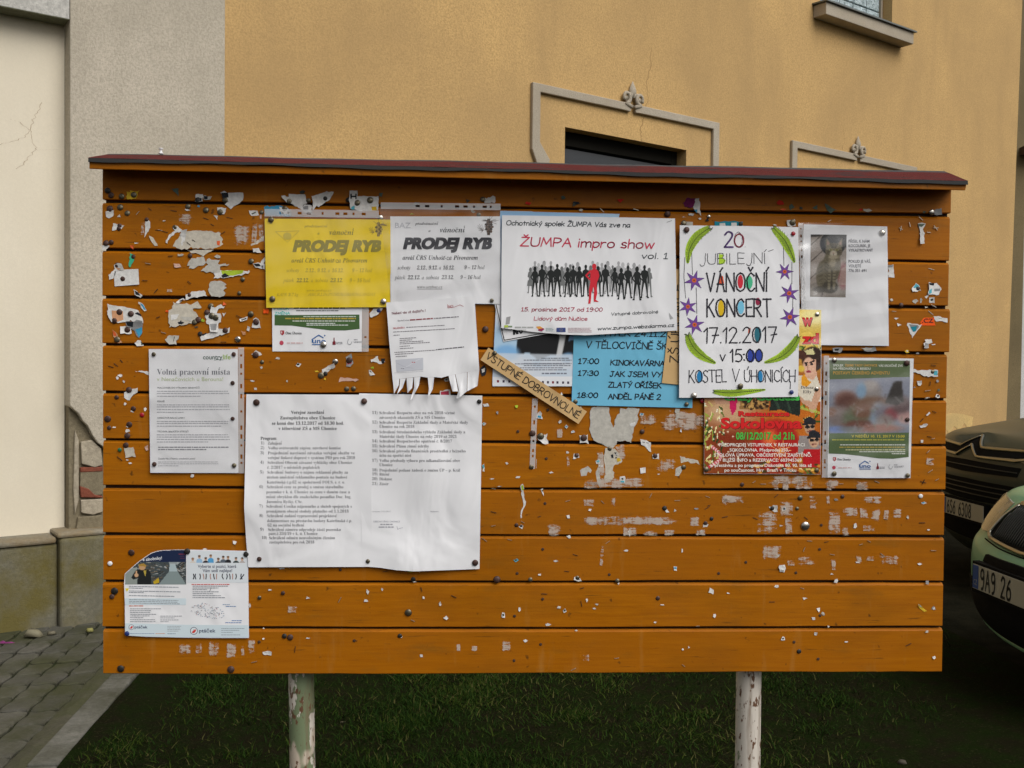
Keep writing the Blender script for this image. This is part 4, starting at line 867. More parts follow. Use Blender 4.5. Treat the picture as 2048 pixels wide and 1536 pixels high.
# tear-off offer
n = Notice('notice', 'white tear-off notice with cut strips hanging from its lower edge, some torn away', 'notice', [ZF(1198, 62), ZF(1560, 38), ZF(1920, 8), ZF(1945, 380), ZF(1960, 612), ZF(1765, 650), ZF(1708, 662), ZF(1650, 678), ZF(1592, 672), ZF(1538, 676), ZF(1480, 668), ZF(1250, 692), ZF(1222, 380)], .0075, 'white', .002, short='tear-off notice', step=8,
           lifts=[(ZF(1950, 560)[0], ZF(1950, 560)[1], 22, .004), (ZF(1640, 670)[0], ZF(1640, 670)[1], 30, .003)])
for tb in ([(1250, 692), (1305, 686), (1300, 740), (1262, 812), (1257, 745)], [(1311, 686), (1358, 682), (1332, 760), (1285, 815), (1307, 750)], [(1364, 681), (1420, 676), (1410, 760), (1372, 805)], [(1425, 675), (1478, 669), (1466, 740), (1405, 860), (1395, 855), (1427, 760)], [(1538, 676), (1590, 673), (1580, 770), (1535, 852), (1548, 770)], [(1708, 662), (1762, 651), (1787, 790), (1740, 790)], [(1766, 650), (1860, 632), (1858, 790), (1785, 852), (1772, 846), (1792, 780)], [(1864, 631), (1960, 612), (1946, 745), (1862, 788)]):
    V, Fs = gridded(mp(ZF, tb), 5); y0 = min(p[1] for p in mp(ZF, tb)); d = n.dd(V) + .004*np.clip((V[:, 1]-y0)/40, 0, 1)**1.5 - .0002 + .0015*np.sin((V[:, 0])*.5)*np.clip((V[:, 1]-y0)/40, 0, 1)
    m_ = MB(); m_.add(Bv(V, d), Fs, M['white']); m_.build('tear_off_strip', n.root, n.org, True)
RD = (140, 58, 66)
n.text('Nebaví vás už dojíždět ?', 1245, 1522, 160, 20, 'sansB', (120, 66, 76), ZF, 137)
n.line([(1700, 78), (1702, 106), (1756, 99), (1802, 80), (1830, 94)], 3, (170, 60, 70), ZF); n.text('HCI', 1708, 1746, 101, 18, 'sansB', (170, 60, 70), ZF); n.text('Společnost', 1292, 1386, 217, 13, 'sans', (120, 116, 122), ZF, 211); n.bars(1392, 1580, [210], 10, RD, ZF, slope=-.07); n.bars(1590, 1792, [196], 8, (120, 116, 122), ZF, slope=-.07)
n.text('SKLADNÍKA', 1254, 1350, 279, 13, 'sansB', (180, 70, 80), ZF, 273)
for x0, x1, y in [(1362, 1675, 268), (1255, 1760, 306), (1258, 1308, 333), (1308, 1442, 360), (1308, 1410, 375), (1308, 1500, 390), (1308, 1555, 404), (1308, 1392, 424), (1310, 1420, 442), (1265, 1600, 473), (1270, 1420, 489), (1275, 1365, 508)]: n.bars(x0, x1, [y], 6, (128, 124, 130), ZF, slope=-.055)
n.bars(1605, 1835, [452], 8, (90, 88, 94), ZF, slope=-.1)
n.flat([(1275, 530), (1500, 514), (1502, 612), (1282, 630)], (196, 198, 206), ZF); n.lay += 1; n.line([(1320, 605), (1380, 580), (1440, 540), (1480, 522)], 3, (220, 222, 228), ZF); n.line([(1290, 560), (1350, 590), (1420, 600)], 3, (176, 178, 188), ZF); n.bars(1408, 1435, [555], 8, (180, 90, 100), ZF); n.bars(1318, 1345, [606], 6, (120, 120, 130), ZF)
n.bars(1262, 1500, [640], 4, (200, 200, 206), ZF, slope=-.06); n.done()
# crowd poster
n = Notice('poster', 'white improv show poster with a black crowd and one red figure', 'poster', [ZB(205, 235), ZB(500, 239), ZB(1000, 248), ZB(1815, 265), ZB(1828, 900), ZB(1836, 1309), ZB(1500, 1325), ZB(1250, 1337), ZB(980, 1352), ZB(760, 1344), ZB(500, 1322), ZB(330, 1300), ZB(198, 1284), ZB(200, 700)], .007, 'white', .0012, short='crowd poster', lifts=[(ZB(980, 1330)[0], ZB(980, 1330)[1], 55, .006), (ZB(200, 1270)[0], ZB(200, 1270)[1], 16, .003)])
DG, PK = (58, 66, 72), (196, 58, 84)
for t, x0, x1, y0, y1, h, wd, c, sh in [('Ochotnický spolek ŽUMPA Vás zve na', 245, 1395, 326, 347, 42, 7.6, DG, .1), ('ŽUMPA impro show', 375, 1615, 520, 545, 80, 12, PK, .1), ('vol. 1', 1505, 1745, 638, 640, 52, 8.5, DG, .1), ('15. prosince 2017 od 19:00', 385, 1138, 1127, 1130, 34, 6.6, (176, 70, 92), .1), ('Lidový dům Nučice', 503, 996, 1212, 1214, 33, 6, (186, 78, 98), .1), ('Vstupné dobrovolné', 1222, 1655, 1168, 1146, 26, 4.5, (74, 80, 84), .1), ('www.zumpa.webzdarma.cz', 1097, 1805, 1305, 1272, 30, 6, (64, 70, 76), .1)]:
    n.hand(t, (x0, y0), (x1, y1), h, wd, c, ZB, shear=sh)
def figure(n, x, y0, y1, c, Z, seed, woman=False):
    r = random.Random(seed); H = y1-y0; s = H; P = lambda pts, m=1: [(x+m*a*s, y0+b*s) for a, b in pts]
    n.ell(x, y0+.065*s, .042*s, .062*s, c, Z, 12)
    if woman: n.ell(x, y0+.09*s, .055*s, .085*s, c, Z, 12)
    sh = r.uniform(.085, .10) if not woman else .078; wst = r.uniform(.055, .07); hp = r.uniform(.066, .078)
    n.flat(P([(-.025, .1), (.025, .1), (.03, .15), (sh, .19), (sh+.01, .3), (wst, .42), (hp, .54), (-hp, .54), (-wst, .42), (-sh-.01, .3), (-sh, .19), (-.03, .15)]), c, Z)
    f = r.uniform(.03, .06); k = r.choice((0, 1, 2))
    for m in (-1, 1):
        if woman and k == 2 and m == 1: n.flat(P([(-.1, .5), (.1, .5), (.13, .72), (-.13, .72)]), c, Z)
        n.flat(P([(.0, .5), (hp, .5), (hp*.8+f*.6, .74), (.045+f, .94), (.08+f, .985), (.07+f, 1.0), (.012+f, 1.0), (.014+f, .94), (.014+f*.5, .72)], m), c, Z)
        pose = (k+(m > 0)) % 3
        if pose == 0: n.line(P([(sh-.012, .215), (sh+.06, .36), (wst-.01, .47)], m), .034*s, c, Z)
        elif pose == 1: n.line(P([(sh-.005, .21), (sh+.02, .38), (sh+.012, .54)], m), .034*s, c, Z)
        else: n.line(P([(sh-.01, .21), (sh+.015, .36), (-.03, .33)], m), .034*s, c, Z)
for i, (x, y) in enumerate([(512, 660), (597, 657), (660, 660), (800, 675), (910, 668), (1050, 657), (1135, 676), (1190, 660), (1290, 662), (1380, 674), (1435, 676), (545, 678), (1095, 668), (1330, 672), (860, 684), (1485, 690)]):
    n.lay = 0; figure(n, x, y, y+292, (168, 168, 170) if i < 11 else (190, 190, 192), ZB, 50+i, i % 3 == 1)
for i, (x, y, h) in enumerate([(470, 720, 240), (610, 708, 240), (762, 710, 250), (1235, 700, 240), (1575, 722, 275), (840, 690, 280), (1030, 700, 260)]): n.lay = 1; figure(n, x, y, y+h, (118, 120, 120), ZB, 90+i, i % 2 == 0)
for i, (x, y, yb, wm) in enumerate([(512, 710, 992, 1), (577, 692, 992, 0), (660, 702, 990, 0), (720, 686, 992, 0), (815, 716, 995, 1), (868, 700, 985, 0), (925, 708, 995, 1), (985, 694, 990, 0), (1100, 706, 992, 1), (1168, 690, 990, 0), (1255, 718, 990, 1), (1315, 724, 1018, 1), (1378, 700, 1008, 0), (1462, 708, 1026, 1), (1532, 698, 1006, 0)]):
    n.lay = 2; figure(n, x, y, yb, (26, 30, 30), ZB, 10+i, wm)
n.lay = 3; R_ = (206, 36, 52)
n.ell(1064, 712, 20, 27, R_, ZB); n.flat([(1046, 735), (1082, 735), (1100, 758), (1094, 840), (1086, 880), (1092, 960), (1078, 1022), (1108, 1042), (1060, 1040), (1058, 1000), (1062, 930), (1056, 900), (1038, 960), (1032, 1030), (1028, 1058), (1006, 1058), (1014, 1010), (1014, 930), (1026, 860), (1028, 765)], R_, ZB); n.line([(1030, 752), (988, 796), (1022, 832)], 16, R_, ZB); n.line([(1094, 756), (1104, 800), (1090, 840)], 15, R_, ZB)
n.lay = 1; n.rect(712, 1282, 797, 1322, (58, 74, 132), ZB); n.flat([(520, 1272), (560, 1268), (590, 1288), (545, 1296)], (226, 160, 70), ZB); n.lay = 2; n.flat([(545, 1296), (590, 1286), (600, 1296), (575, 1316), (540, 1308)], (150, 50, 90), ZB); n.bars(612, 690, [1290, 1302, 1314], 6, (160, 180, 180), ZB, .6); n.bars(820, 1062, [1288, 1300, 1312, 1324], 5, (190, 160, 165), ZB, .8); n.bars(325, 500, [1284], 12, (176, 178, 176), ZB); n.bars(340, 430, [1306], 8, (190, 190, 190), ZB); n.rect(226, 1258, 262, 1280, (170, 190, 70), ZB); n.rect(262, 1264, 300, 1278, (120, 140, 110), ZB)
for i in range(8): n.ell(754+11*cos(i*pi/4), 1302+11*sin(i*pi/4), 2, 2, (220, 200, 90), ZB, 6)
n.flat([(245, 1185), (285, 1175), (275, 1245), (240, 1250)], (150, 150, 150), ZB); n.flat([(1758, 1140), (1800, 1195), (1770, 1205)], (168, 168, 170), ZB); n.line([(1740, 300), (1785, 285)], 5, (150, 150, 150), ZB); n.done()
# cat notice
def cat_img():
    I = Img(76, 132, (150, 140, 132)); I.noise(.03)
    for k in range(5): I.line(-.2, .28+k*.27, 1.1, -.42+k*.27, .008, (80, 72, 66)); 
    I.poly([(0, .8), (1, .62), (1, 1), (0, 1)], (134, 126, 118)); I.line(.38, .8, .33, 1, .01, (70, 62, 56))
    I.ell(.62, .14, .36, .2, (42, 42, 44), .08); I.ell(.62, .13, .25, .14, (66, 66, 66), .2); I.ell(.98, .08, .12, .12, (40, 40, 42), .3); I.ell(.05, .01, .25, .03, (60, 56, 54), .4)
    I.ell(.92, .66, .14, .2, (140, 84, 84), .5); I.poly([(.86, .55), (1, .5), (1, .8), (.78, .8)], (166, 150, 140), .7)
    C1, C2, C3 = (104, 96, 78), (66, 60, 50), (152, 142, 120)
    I.ell(.44, .66, .28, .27, C1, .12); I.ell(.6, .5, .25, .25, C1, .12); I.ell(.56, .84, .22, .1, C2, .2); I.ell(.3, .88, .22, .05, C2, .4, .8)
    I.ell(.65, .26, .235, .125, (112, 104, 84), .1); I.poly([(.42, .2), (.43, .05), (.58, .15)], (112, 104, 84)); I.poly([(.74, .15), (.88, .05), (.89, .2)], (112, 104, 84)); I.poly([(.455, .17), (.455, .09), (.53, .15)], (150, 120, 108)); I.poly([(.79, .15), (.86, .09), (.86, .17)], (150, 120, 108))
    for x in (.55, .6, .65, .7, .75): I.line(x, .15, .5*x+.325, .21, .012, C2, .8)
    for s in (-1, 1):
        for k in range(3): I.line(.65+s*.1, .27+k*.02, .65+s*.22, .25+k*.03, .01, C2, .7)
        I.ell(.65+s*.085, .245, .035, .013, (176, 170, 96), .3); I.ell(.65+s*.085, .245, .012, .012, (24, 24, 20), .3)
    I.ell(.64, .31, .1, .055, (176, 166, 148), .4); I.poly([(.61, .285), (.67, .285), (.64, .305)], (150, 96, 86)); I.line(.64, .305, .64, .325, .006, C2); I.ell(.64, .36, .14, .03, C3, .5)
    for k in range(7): I.line(.4, .44+k*.055, .52, .5+k*.055, .010, C2, .4); I.line(.78, .44+k*.04, .68, .49+k*.04, .010, C2, .35)
    for k in range(5): I.line(.2+k*.02, .56+k*.06, .34, .5+k*.07, .011, C2, .4)
    I.ell(.62, .45, .1, .07, C3, .6, .8); I.poly([(.5, .55), (.57, .55), (.56, .88), (.48, .88)], (118, 110, 90)); I.poly([(.64, .55), (.72, .55), (.7, .88), (.63, .88)], (118, 110, 90)); I.line(.6, .57, .6, .88, .012, C2)
    for k in range(4): I.line(.48, .62+k*.05, .56, .62+k*.05, .008, C2, .7); I.line(.64, .62+k*.05, .71, .62+k*.05, .008, C2, .7)
    I.noise(.035); I.smooth(1); return I.a
n = Notice('notice', 'found cat notice with a tabby photograph, in a glossy creased plastic sleeve', 'notice', [ZD(140, 248), ZD(995, 272), ZD(1003, 800), ZD(1012, 1494), ZD(105, 1482), ZD(122, 800)], .003, 'white', .0012, short='found cat notice')
n.picture([ZD(213, 352), ZD(580, 355), ZD(570, 997), ZD(205, 990)], cat_img())
for t, x1, y in [('PŘIŠEL K NÁM', 814, 436), ('KOCOUREK, JE', 822, 482), ('VYKASTROVANÝ', 850, 528), ('POKUD JE VÁŠ,', 826, 642), ('VOLEJTE', 727, 688), ('776 351 691', 782, 736)]: n.text(t, 600, x1, y, 29, 'sansB', (104, 104, 112), ZD)
n.sleeve([ZD(84, 232), ZD(700, 236), ZD(1000, 262), ZD(1016, 1498), ZD(80, 1486)], .0045); n.strip(ZD(84, 240), ZD(118, 1120), -9.5, HOLES); n.done()
# party poster
def party_img():
    I = Img(120, 172, (150, 84, 30)); yy = I.y
    I.blend(np.clip(1-yy*1.7, 0, 1), (236, 186, 70)); I.ell(.45, .72, .55, .35, (132, 44, 14), .9, .9); I.ell(.75, .7, .3, .25, (214, 120, 24), .9, .8); I.ell(.2, .62, .25, .1, (236, 214, 170), 1, .7)
    I.ell(.95, .1, .25, .2, (240, 206, 96), .9); I.ell(.93, .04, .14, .06, (252, 236, 160), 1)
    I.ell(.62, .83, .2, .16, (176, 26, 22), .2); I.ell(.56, .78, .06, .05, (240, 130, 60), 1, .8)
    for i in range(90):                                   # fir sprigs and gold tinsel
        x, y = (random.uniform(0, .16), random.uniform(.58, 1)) if i % 2 else (random.uniform(.82, 1.0), random.choice((random.uniform(.2, .27), random.uniform(.55, .7), random.uniform(.88, 1))))
        a = random.uniform(0, 6.28); l = random.uniform(.02, .06); I.line(x, y, x+l*cos(a), y+l*sin(a), .006, random.choice([(84, 110, 30), (150, 166, 60), (60, 84, 24), (206, 190, 110), (236, 224, 160), (40, 60, 20)]))
    for i in range(40): I.ell(random.uniform(0, .3), random.uniform(.52, .95), .007, .005, (250, 246, 220), 1)
    for t in np.linspace(0, 1, 26): I.ell(.07+.09*sin(t*3)-.04*t, .84+.12*t, .012, .009, (206, 56, 74) if int(t*25) % 2 else (240, 214, 214), .3)
    I.poly([(.06, .52), (.2, .53), (.22, .58), (.1, .58)], (196, 150, 120)); I.poly([(.02, .5), (.4, .5), (.36, .56), (.18, .55)], (190, 176, 170)); I.poly([(.0, .5), (.16, .5), (.14, .53), (.0, .53)], (30, 24, 24)); I.poly([(.22, .52), (.29, .52), (.27, .62), (.24, .65), (.22, .61)], (206, 28, 92))
    I.poly([(.32, .52), (.56, .52), (.55, .61), (.3, .61)], (150, 110, 60))
    for i in range(70): I.ell(random.uniform(.32, .55), random.uniform(.52, .61), .012, .008, random.choice([(60, 36, 14), (206, 160, 90)]), .3)
    I.poly([(.57, .52), (.83, .52), (.82, .65), (.72, .63), (.66, .61), (.56, .62)], (26, 38, 30)); I.line(.6, .54, .64, .6, .01, (50, 70, 54)); I.line(.7, .53, .74, .62, .008, (46, 66, 50))
    # woman with a flower in dark hair, white top, yellow gloves
    I.poly([(.80, .40), (.96, .395), (1, .47), (1, .56), (.84, .57), (.80, .5)], (226, 216, 196)); I.ell(.93, .30, .095, .075, (52, 32, 26), .15); I.ell(.84, .275, .06, .028, (76, 40, 26), .3)
    I.poly([(.87, .30), (.955, .30), (.965, .40), (.93, .43), (.87, .41)], (222, 174, 146)); I.ell(.895, .345, .05, .055, (228, 182, 154), .15); I.poly([(.86, .25), (.93, .235), (.95, .27), (.88, .275)], (216, 206, 150))
    I.line(.865, .327, .885, .322, .005, (40, 24, 22)); I.line(.91, .322, .94, .31, .006, (40, 24, 22)); I.ell(.875, .337, .013, .005, (40, 30, 34), .3); I.ell(.922, .332, .014, .005, (40, 30, 34), .3); I.ell(.895, .377, .02, .008, (150, 40, 60), .3); I.line(.893, .34, .888, .36, .004, (190, 140, 116)); I.ell(.978, .35, .012, .014, (60, 50, 50), .3)
    I.poly([(.83, .41), (.86, .39), (.89, .43), (.92, .44), (.88, .47), (.83, .46)], (232, 158, 36)); I.ell(.83, .36, .03, .02, (226, 190, 70), .4); I.poly([(.81, .52), (.86, .55), (.96, .56), (.92, .6), (.84, .57)], (206, 160, 130)); I.line(.98, .5, .93, .6, .028, (210, 164, 134))
    # two men in caps and sunglasses
    for x, y, c, sh in ((.905, .71, (190, 150, 120), (150, 140, 136)), (.945, .79, (206, 164, 132), (190, 22, 30))):
        I.poly([(x-.09, y+.06), (x+.08, y+.055), (x+.1, y+.17), (x-.1, y+.17)], sh); I.ell(x, y, .045, .05, c, .15); I.poly([(x-.05, y-.015), (x-.045, y-.045), (x, y-.06), (x+.05, y-.04), (x+.055, y-.012)], (34, 34, 40)); I.line(x-.06, y-.01, x+.02, y-.02, .006, (30, 30, 34)); I.ell(x-.018, y+.004, .02, .01, (14, 14, 16), .2); I.ell(x+.025, y+.0, .018, .01, (14, 14, 16), .2); I.line(x-.015, y+.03, x+.02, y+.027, .004, (130, 70, 64))
    I.poly([(.86, .86), (1, .85), (1, .93), (.86, .93)], (186, 20, 28)); I.ell(.9, .87, .012, .006, (240, 230, 230), .3)
    for i in range(40): I.ell(random.uniform(.4, 1), random.uniform(.92, 1), .02, .008, random.choice([(210, 140, 40), (110, 40, 12), (236, 190, 90), (70, 60, 20)]), .5)
    for i in range(14):
        a = i*pi/7; I.line(.66, .86, .66+.09*cos(a), .86+.06*sin(a), .003, (240, 180, 90), .7)
    I.noise(.02); return I.a
n = Notice('poster', 'garish red and gold party poster showing a woman and two men in caps', 'poster', [ZJ(80, 60), ZJ(1050, 78), ZJ(1048, 760), ZJ(1041, 1448), ZJ(74, 1442), ZJ(78, 760)], .0046, 'white', .0006, short='party poster')
n.picture([ZJ(82, 62), ZJ(1048, 82), ZJ(1040, 1446), ZJ(76, 1440)], party_img()); n.lay = 1
def shout(t, x0, x1, y, h, c, Z, sh=3.5):
    n.lay = 1; n.text(t, x0+sh, x1+sh, y+sh, h, 'heavy' if 0 else 'sansB', (40, 14, 10), Z); n.text(t, x0-sh*.6, x1-sh*.6, y, h, 'sansB', (40, 14, 10), Z); n.lay = 2; n.text(t, x0, x1, y, h, 'sansB', c, Z)
_k = OFFS['sansB']; OFFS['sansB'] = .042; _g0 = _gc; _gc = {}
RR = (214, 26, 28)
shout('w', 888, 978, 213, 98, RR, ZJ); shout('zd', 888, 1028, 360, 84, RR, ZJ); shout('Crazy Goddess', 240, 870, 832, 46, (70, 190, 80), ZJ); shout('Restaurace', 360, 785, 963, 40, RR, ZJ); shout('Sokolovna', 215, 888, 1064, 84, RR, ZJ); 
_gc = {}; OFFS['sansB'] = .03; shout('08/12/2017 od 21h', 340, 826, 1157, 58, (84, 184, 70), ZJ, 2.5); _gc = _g0; OFFS['sansB'] = _k
n.lay = 2
for t, x0, x1, y in [('PŘEDPRODEJ VSTUPENEK V RESTAURACI', 200, 910, 1215), ('SOKOLOVNA. Předprodej 250,-', 288, 790, 1258), ('STOLOVÁ ÚPRAVA, OBČERSTVENÍ ZAJIŠTĚNO.', 160, 970, 1300), ('BLIŽŠÍ INFO a REZERVACE: 603945369', 232, 885, 1342), ('o přestávku a po programu Diskotéka 80. 90. léta až', 130, 970, 1385), ('po současnost. Hrr  Bratři v Tricku', 245, 840, 1425)]: n.text(t, x0, x1, y, 26, 'sansB', (236, 232, 224), ZJ)
n.text('Deluxe', 878, 985, 737, 24, 'serif', (90, 84, 80), ZJ); n.text('Elly', 896, 970, 774, 24, 'serif', (90, 84, 80), ZJ); n.text('diskotéka', 875, 1035, 905, 26, 'sansB', (190, 214, 90), ZJ, 945); n.done()
# concert poster
n = Notice('poster', 'hand drawn white concert poster with fir sprigs and purple stars', 'poster', [ZC(145, 185), ZC(600, 190), ZC(1012, 198), ZC(1020, 760), ZC(1010, 1439), ZC(600, 1444), ZC(140, 1446), ZC(142, 800)], .0092, 'white', .001, short='concert poster')
BK = (36, 34, 44); LG = (176, 212, 52)
def sprig(pts, wd, side=1):
    P = np.array(pts, float); Q = []
    for i in range(len(P)-1):
        p0 = P[max(i-1, 0)]; p3 = P[min(i+2, len(P)-1)]
        for t in np.linspace(0, 1, 7)[:-1]: Q.append(.5*((2*P[i]) + (-p0+P[i+1])*t + (2*p0-5*P[i]+4*P[i+1]-p3)*t*t + (-p0+3*P[i]-3*P[i+1]+p3)*t**3))
    Q.append(P[-1]); Q = np.array(Q); T = np.gradient(Q, axis=0); T /= np.linalg.norm(T, axis=1)[:, None]; Nn = np.stack([-T[:, 1], T[:, 0]], 1); k = len(Q)
    w_ = np.array([wd*(.25+.75*sin(pi*min(1, .12+i/k*.95))) for i in range(k)])[:, None]
    n.lay = 0; n.flat([tuple(p) for p in (Q+Nn*w_*.62)] + [tuple(p) for p in (Q-Nn*w_*.5)[::-1]], LG, ZC); n.lay = 2; n.line([tuple(p) for p in Q], 4, (50, 62, 30), ZC)
    for i in range(0, k-1):
        for tt in (0, .5):
            p = Q[i]*(1-tt)+Q[i+1]*tt
            for s in (-1, 1): e = p + (Nn[i]*s*.75 - T[i]*side*.75)*w_[i, 0]*random.uniform(.55, .8); n.line([tuple(p), tuple(e)], 2.6, (64, 80, 34), ZC, cap=False)
sprig([(362, 204), (275, 268), (218, 360), (203, 462)], 62, 1); sprig([(830, 204), (905, 285), (952, 370), (985, 456)], 60, 1); sprig([(204, 986), (240, 1070), (315, 1142), (408, 1192)], 62, 1); sprig([(1012, 1000), (962, 1082), (880, 1150), (765, 1190)], 60, 1); sprig([(395, 1400), (500, 1410), (620, 1402), (770, 1386)], 46, 1)
for P in ([(232, 385), (238, 545)], [(181, 420), (175, 560), (188, 718)], [(265, 640), (270, 830)], [(903, 345), (907, 480)], [(965, 455), (965, 615)], [(972, 720), (970, 790)], [(378, 215), (386, 200)], [(792, 376), (830, 362)]): n.lay = 1; n.line(P, 3.5, BK, ZC)
for x, y, r, a in [(250, 588, 76, .3), (204, 780, 68, .1), (253, 912, 74, .25), (912, 524, 64, .5), (945, 682, 72, .2), (950, 856, 74, .35)]:
    n.lay = 1; n.flat([(x+(r if i % 2 == 0 else r*.37)*sin(a+i*pi/6), y-(r if i % 2 == 0 else r*.37)*cos(a+i*pi/6)) for i in range(12)], (112, 70, 150), ZC); n.line([(x+(r if i % 2 == 0 else r*.37)*sin(a+i*pi/6), y-(r if i % 2 == 0 else r*.37)*cos(a+i*pi/6)) for i in range(13)], 2.4, (60, 38, 90), ZC); n.lay = 2; n.ell(x, y, r*.22, r*.22, (206, 96, 40), ZC); n.lay = 3; n.ell(x, y, r*.08, r*.08, (120, 60, 40), ZC)
n.lay = 1; n.ell(588, 597, 20, 50, (208, 44, 60), ZC); n.flat([(440, 545), (428, 612), (468, 612), (462, 560)], (222, 82, 40), ZC); n.ell(650, 602, 28, 50, (76, 186, 140), ZC); n.ell(446, 790, 22, 58, (222, 184, 20), ZC); n.ell(592, 786, 24, 48, (120, 196, 226), ZC); n.ell(716, 742, 17, 28, (150, 34, 70), ZC); n.ell(716, 982, 26, 56, (36, 108, 124), ZC); n.flat([(648, 935), (664, 935), (658, 975), (644, 985)], (222, 90, 40), ZC); n.ell(668, 1140, 28, 47, (44, 66, 160), ZC); n.ell(724, 1138, 28, 47, (44, 66, 160), ZC); n.ell(292, 1292, 22, 43, (36, 130, 186), ZC); n.ell(733, 1292, 19, 43, (36, 130, 186), ZC); n.flat([(432, 395), (470, 400), (455, 425), (482, 440), (470, 465), (430, 466)], LG, ZC)
n.lay = 2
for t, x0, x1, y0, y1, h, wd, dt in [('JUBILEJNÍ', 292, 770, 470, 464, 78, 4, 0), ('VÁNOČNÍ', 342, 785, 668, 666, 132, 10.5, 1.4), ('KONCERT', 344, 812, 852, 850, 126, 11, 1.3), ('17.12.2017', 322, 852, 1046, 1040, 112, 9.5, 1.1), ('v', 442, 476, 1178, 1178, 74, 8, 0), ('15:00', 512, 748, 1183, 1182, 90, 9.5, 1.1), ('KOSTEL', 214, 485, 1336, 1330, 88, 6.5, 1.6), ('V', 532, 580, 1325, 1325, 86, 5, 1.6), ('ÚHONICÍCH', 618, 988, 1330, 1328, 84, 6.2, 1.5)]: n.hand(t, (x0, y0), (x1, y1), h, wd, BK, ZC, True, dt, 0, .35)
n.line([(955, 1330), (952, 1378)], 5, BK, ZC, 1.6)
n.hand('2', (472, 344), (534, 344), 112, 13, (96, 70, 130), ZC); n.hand('0', (545, 344), (612, 344), 96, 11, (160, 70, 84), ZC); n.hand('20.', (470, 346), (628, 345), 112, 2.6, (60, 44, 70), ZC); n.done()
# kraft strip
n = Notice('sign_strip', 'slanting kraft card strip announcing voluntary entry, pinned across the blue poster edge', 'sign', [ZI(75, 245), ZI(952, 815), ZI(877, 926), ZI(4, 355)], .0075, 'kraft', .0004, short='slanting kraft strip')
n.hand('VSTUPNÉ DOBROVNOLNÉ', (50, 338), (868, 878), 60, 8, (46, 42, 38), ZI); n.done()
# council agenda, two pages
GY = (94, 94, 100)
n = Notice('notice', 'second council agenda page, items eleven to twenty-one, lower edge bulging', 'notice', [ZH(976, 27), ZH(1250, 33), ZH(1985, 46), ZH(1975, 700), ZH(1962, 1466), ZH(1700, 1476), ZH(1420, 1486), ZH(1280, 1476), ZH(1150, 1456), ZH(1000, 1444)], .0028, short='second council page', wave=.0022, lifts=[(ZH(1400, 1460)[0], ZH(1400, 1460)[1], 60, .007), (ZH(1700, 900)[0], ZH(1700, 900)[1], 70, .002)])
for num, t, x1, y in [('11)', 'Schválení Rozpočtu obce na rok 2018 včetně', 1760, 198), ('', 'závazných ukazatelů ZŠ a MŠ Úhonice', 1680, 236), ('12)', 'Schválení Rozpočtu Základní školy a Mateřské školy', 1868, 276), ('', 'Úhonice na rok 2018', 1428, 310), ('13)', 'Schválení Střednědobého výhledu Základní školy a', 1845, 355), ('', 'Mateřské školy Úhonice na roky 2019 až 2021', 1775, 392), ('14)', 'Schválení Rozpočtového opatření č. 8/2017', 1737, 430), ('15)', 'Schválení Plánu zimní údržby', 1548, 471), ('16)', 'Schválení převodu finančních prostředků z běžného', 1848, 511), ('', 'účtu na spořicí účet', 1403, 547), ('17)', 'Volba předsedy výboru pro odkanalizování obce', 1802, 589), ('', 'Úhonice', 1250, 624), ('18)', 'Projednání podané žádosti o změnu ÚP – p. Král', 1803, 668), ('19)', 'Různé', 1223, 701), ('20)', 'Diskuse', 1245, 740), ('21)', 'Závěr', 1217, 780)]:
    if num: n.text(num, 1082, 1126, y-2, 23, 'serif', GY, ZH)
    n.text(t, 1142, x1, y, 23, 'serif', GY, ZH)
n.text('vyvěšeno: 5.12.2017', 1080, 1236, 1000, 10, 'serif', (160, 160, 166), ZH); n.text('Sejmuto:', 1560, 1628, 1000, 11, 'serif', (160, 160, 166), ZH); n.text('OBECNÍ ÚŘAD ÚHONICE', 1092, 1310, 1084, 13, 'sans', (150, 150, 160), ZH); n.bars(1150, 1250, [1106], 10, (160, 160, 168), ZH); n.bars(1136, 1268, [1128], 10, (160, 160, 168), ZH); n.line([(1285, 1118), (1292, 1142), (1306, 1134), (1334, 1128)], 3, (150, 150, 165), ZH); n.done()
n = Notice('notice', 'first council agenda page with a bold heading, pinned beside its second page', 'notice', [ZH(52, 34), ZH(500, 36), ZH(1072, 38), ZH(1077, 800), ZH(1080, 1449), ZH(600, 1450), ZH(68, 1452), ZH(48, 1200), ZH(34, 960), ZH(44, 500)], .0040, short='first council page', wave=.0022, lifts=[(ZH(40, 960)[0], ZH(40, 960)[1], 45, .006), (ZH(500, 1250)[0], ZH(500, 1250)[1], 80, .0015)])
for t, x0, x1, y in [('Veřejné zasedání', 417, 690, 195), ('Zastupitelstva obce Úhonice', 328, 780, 240), ('se koná dne 13.12.2017 od 18.30 hod.', 262, 850, 284), ('v tělocvičně ZŠ a MŠ Úhonice', 315, 793, 327), ('Program:', 168, 303, 408)]: n.text(t, x0, x1, y, 25, 'serifB', (78, 80, 82), ZH)
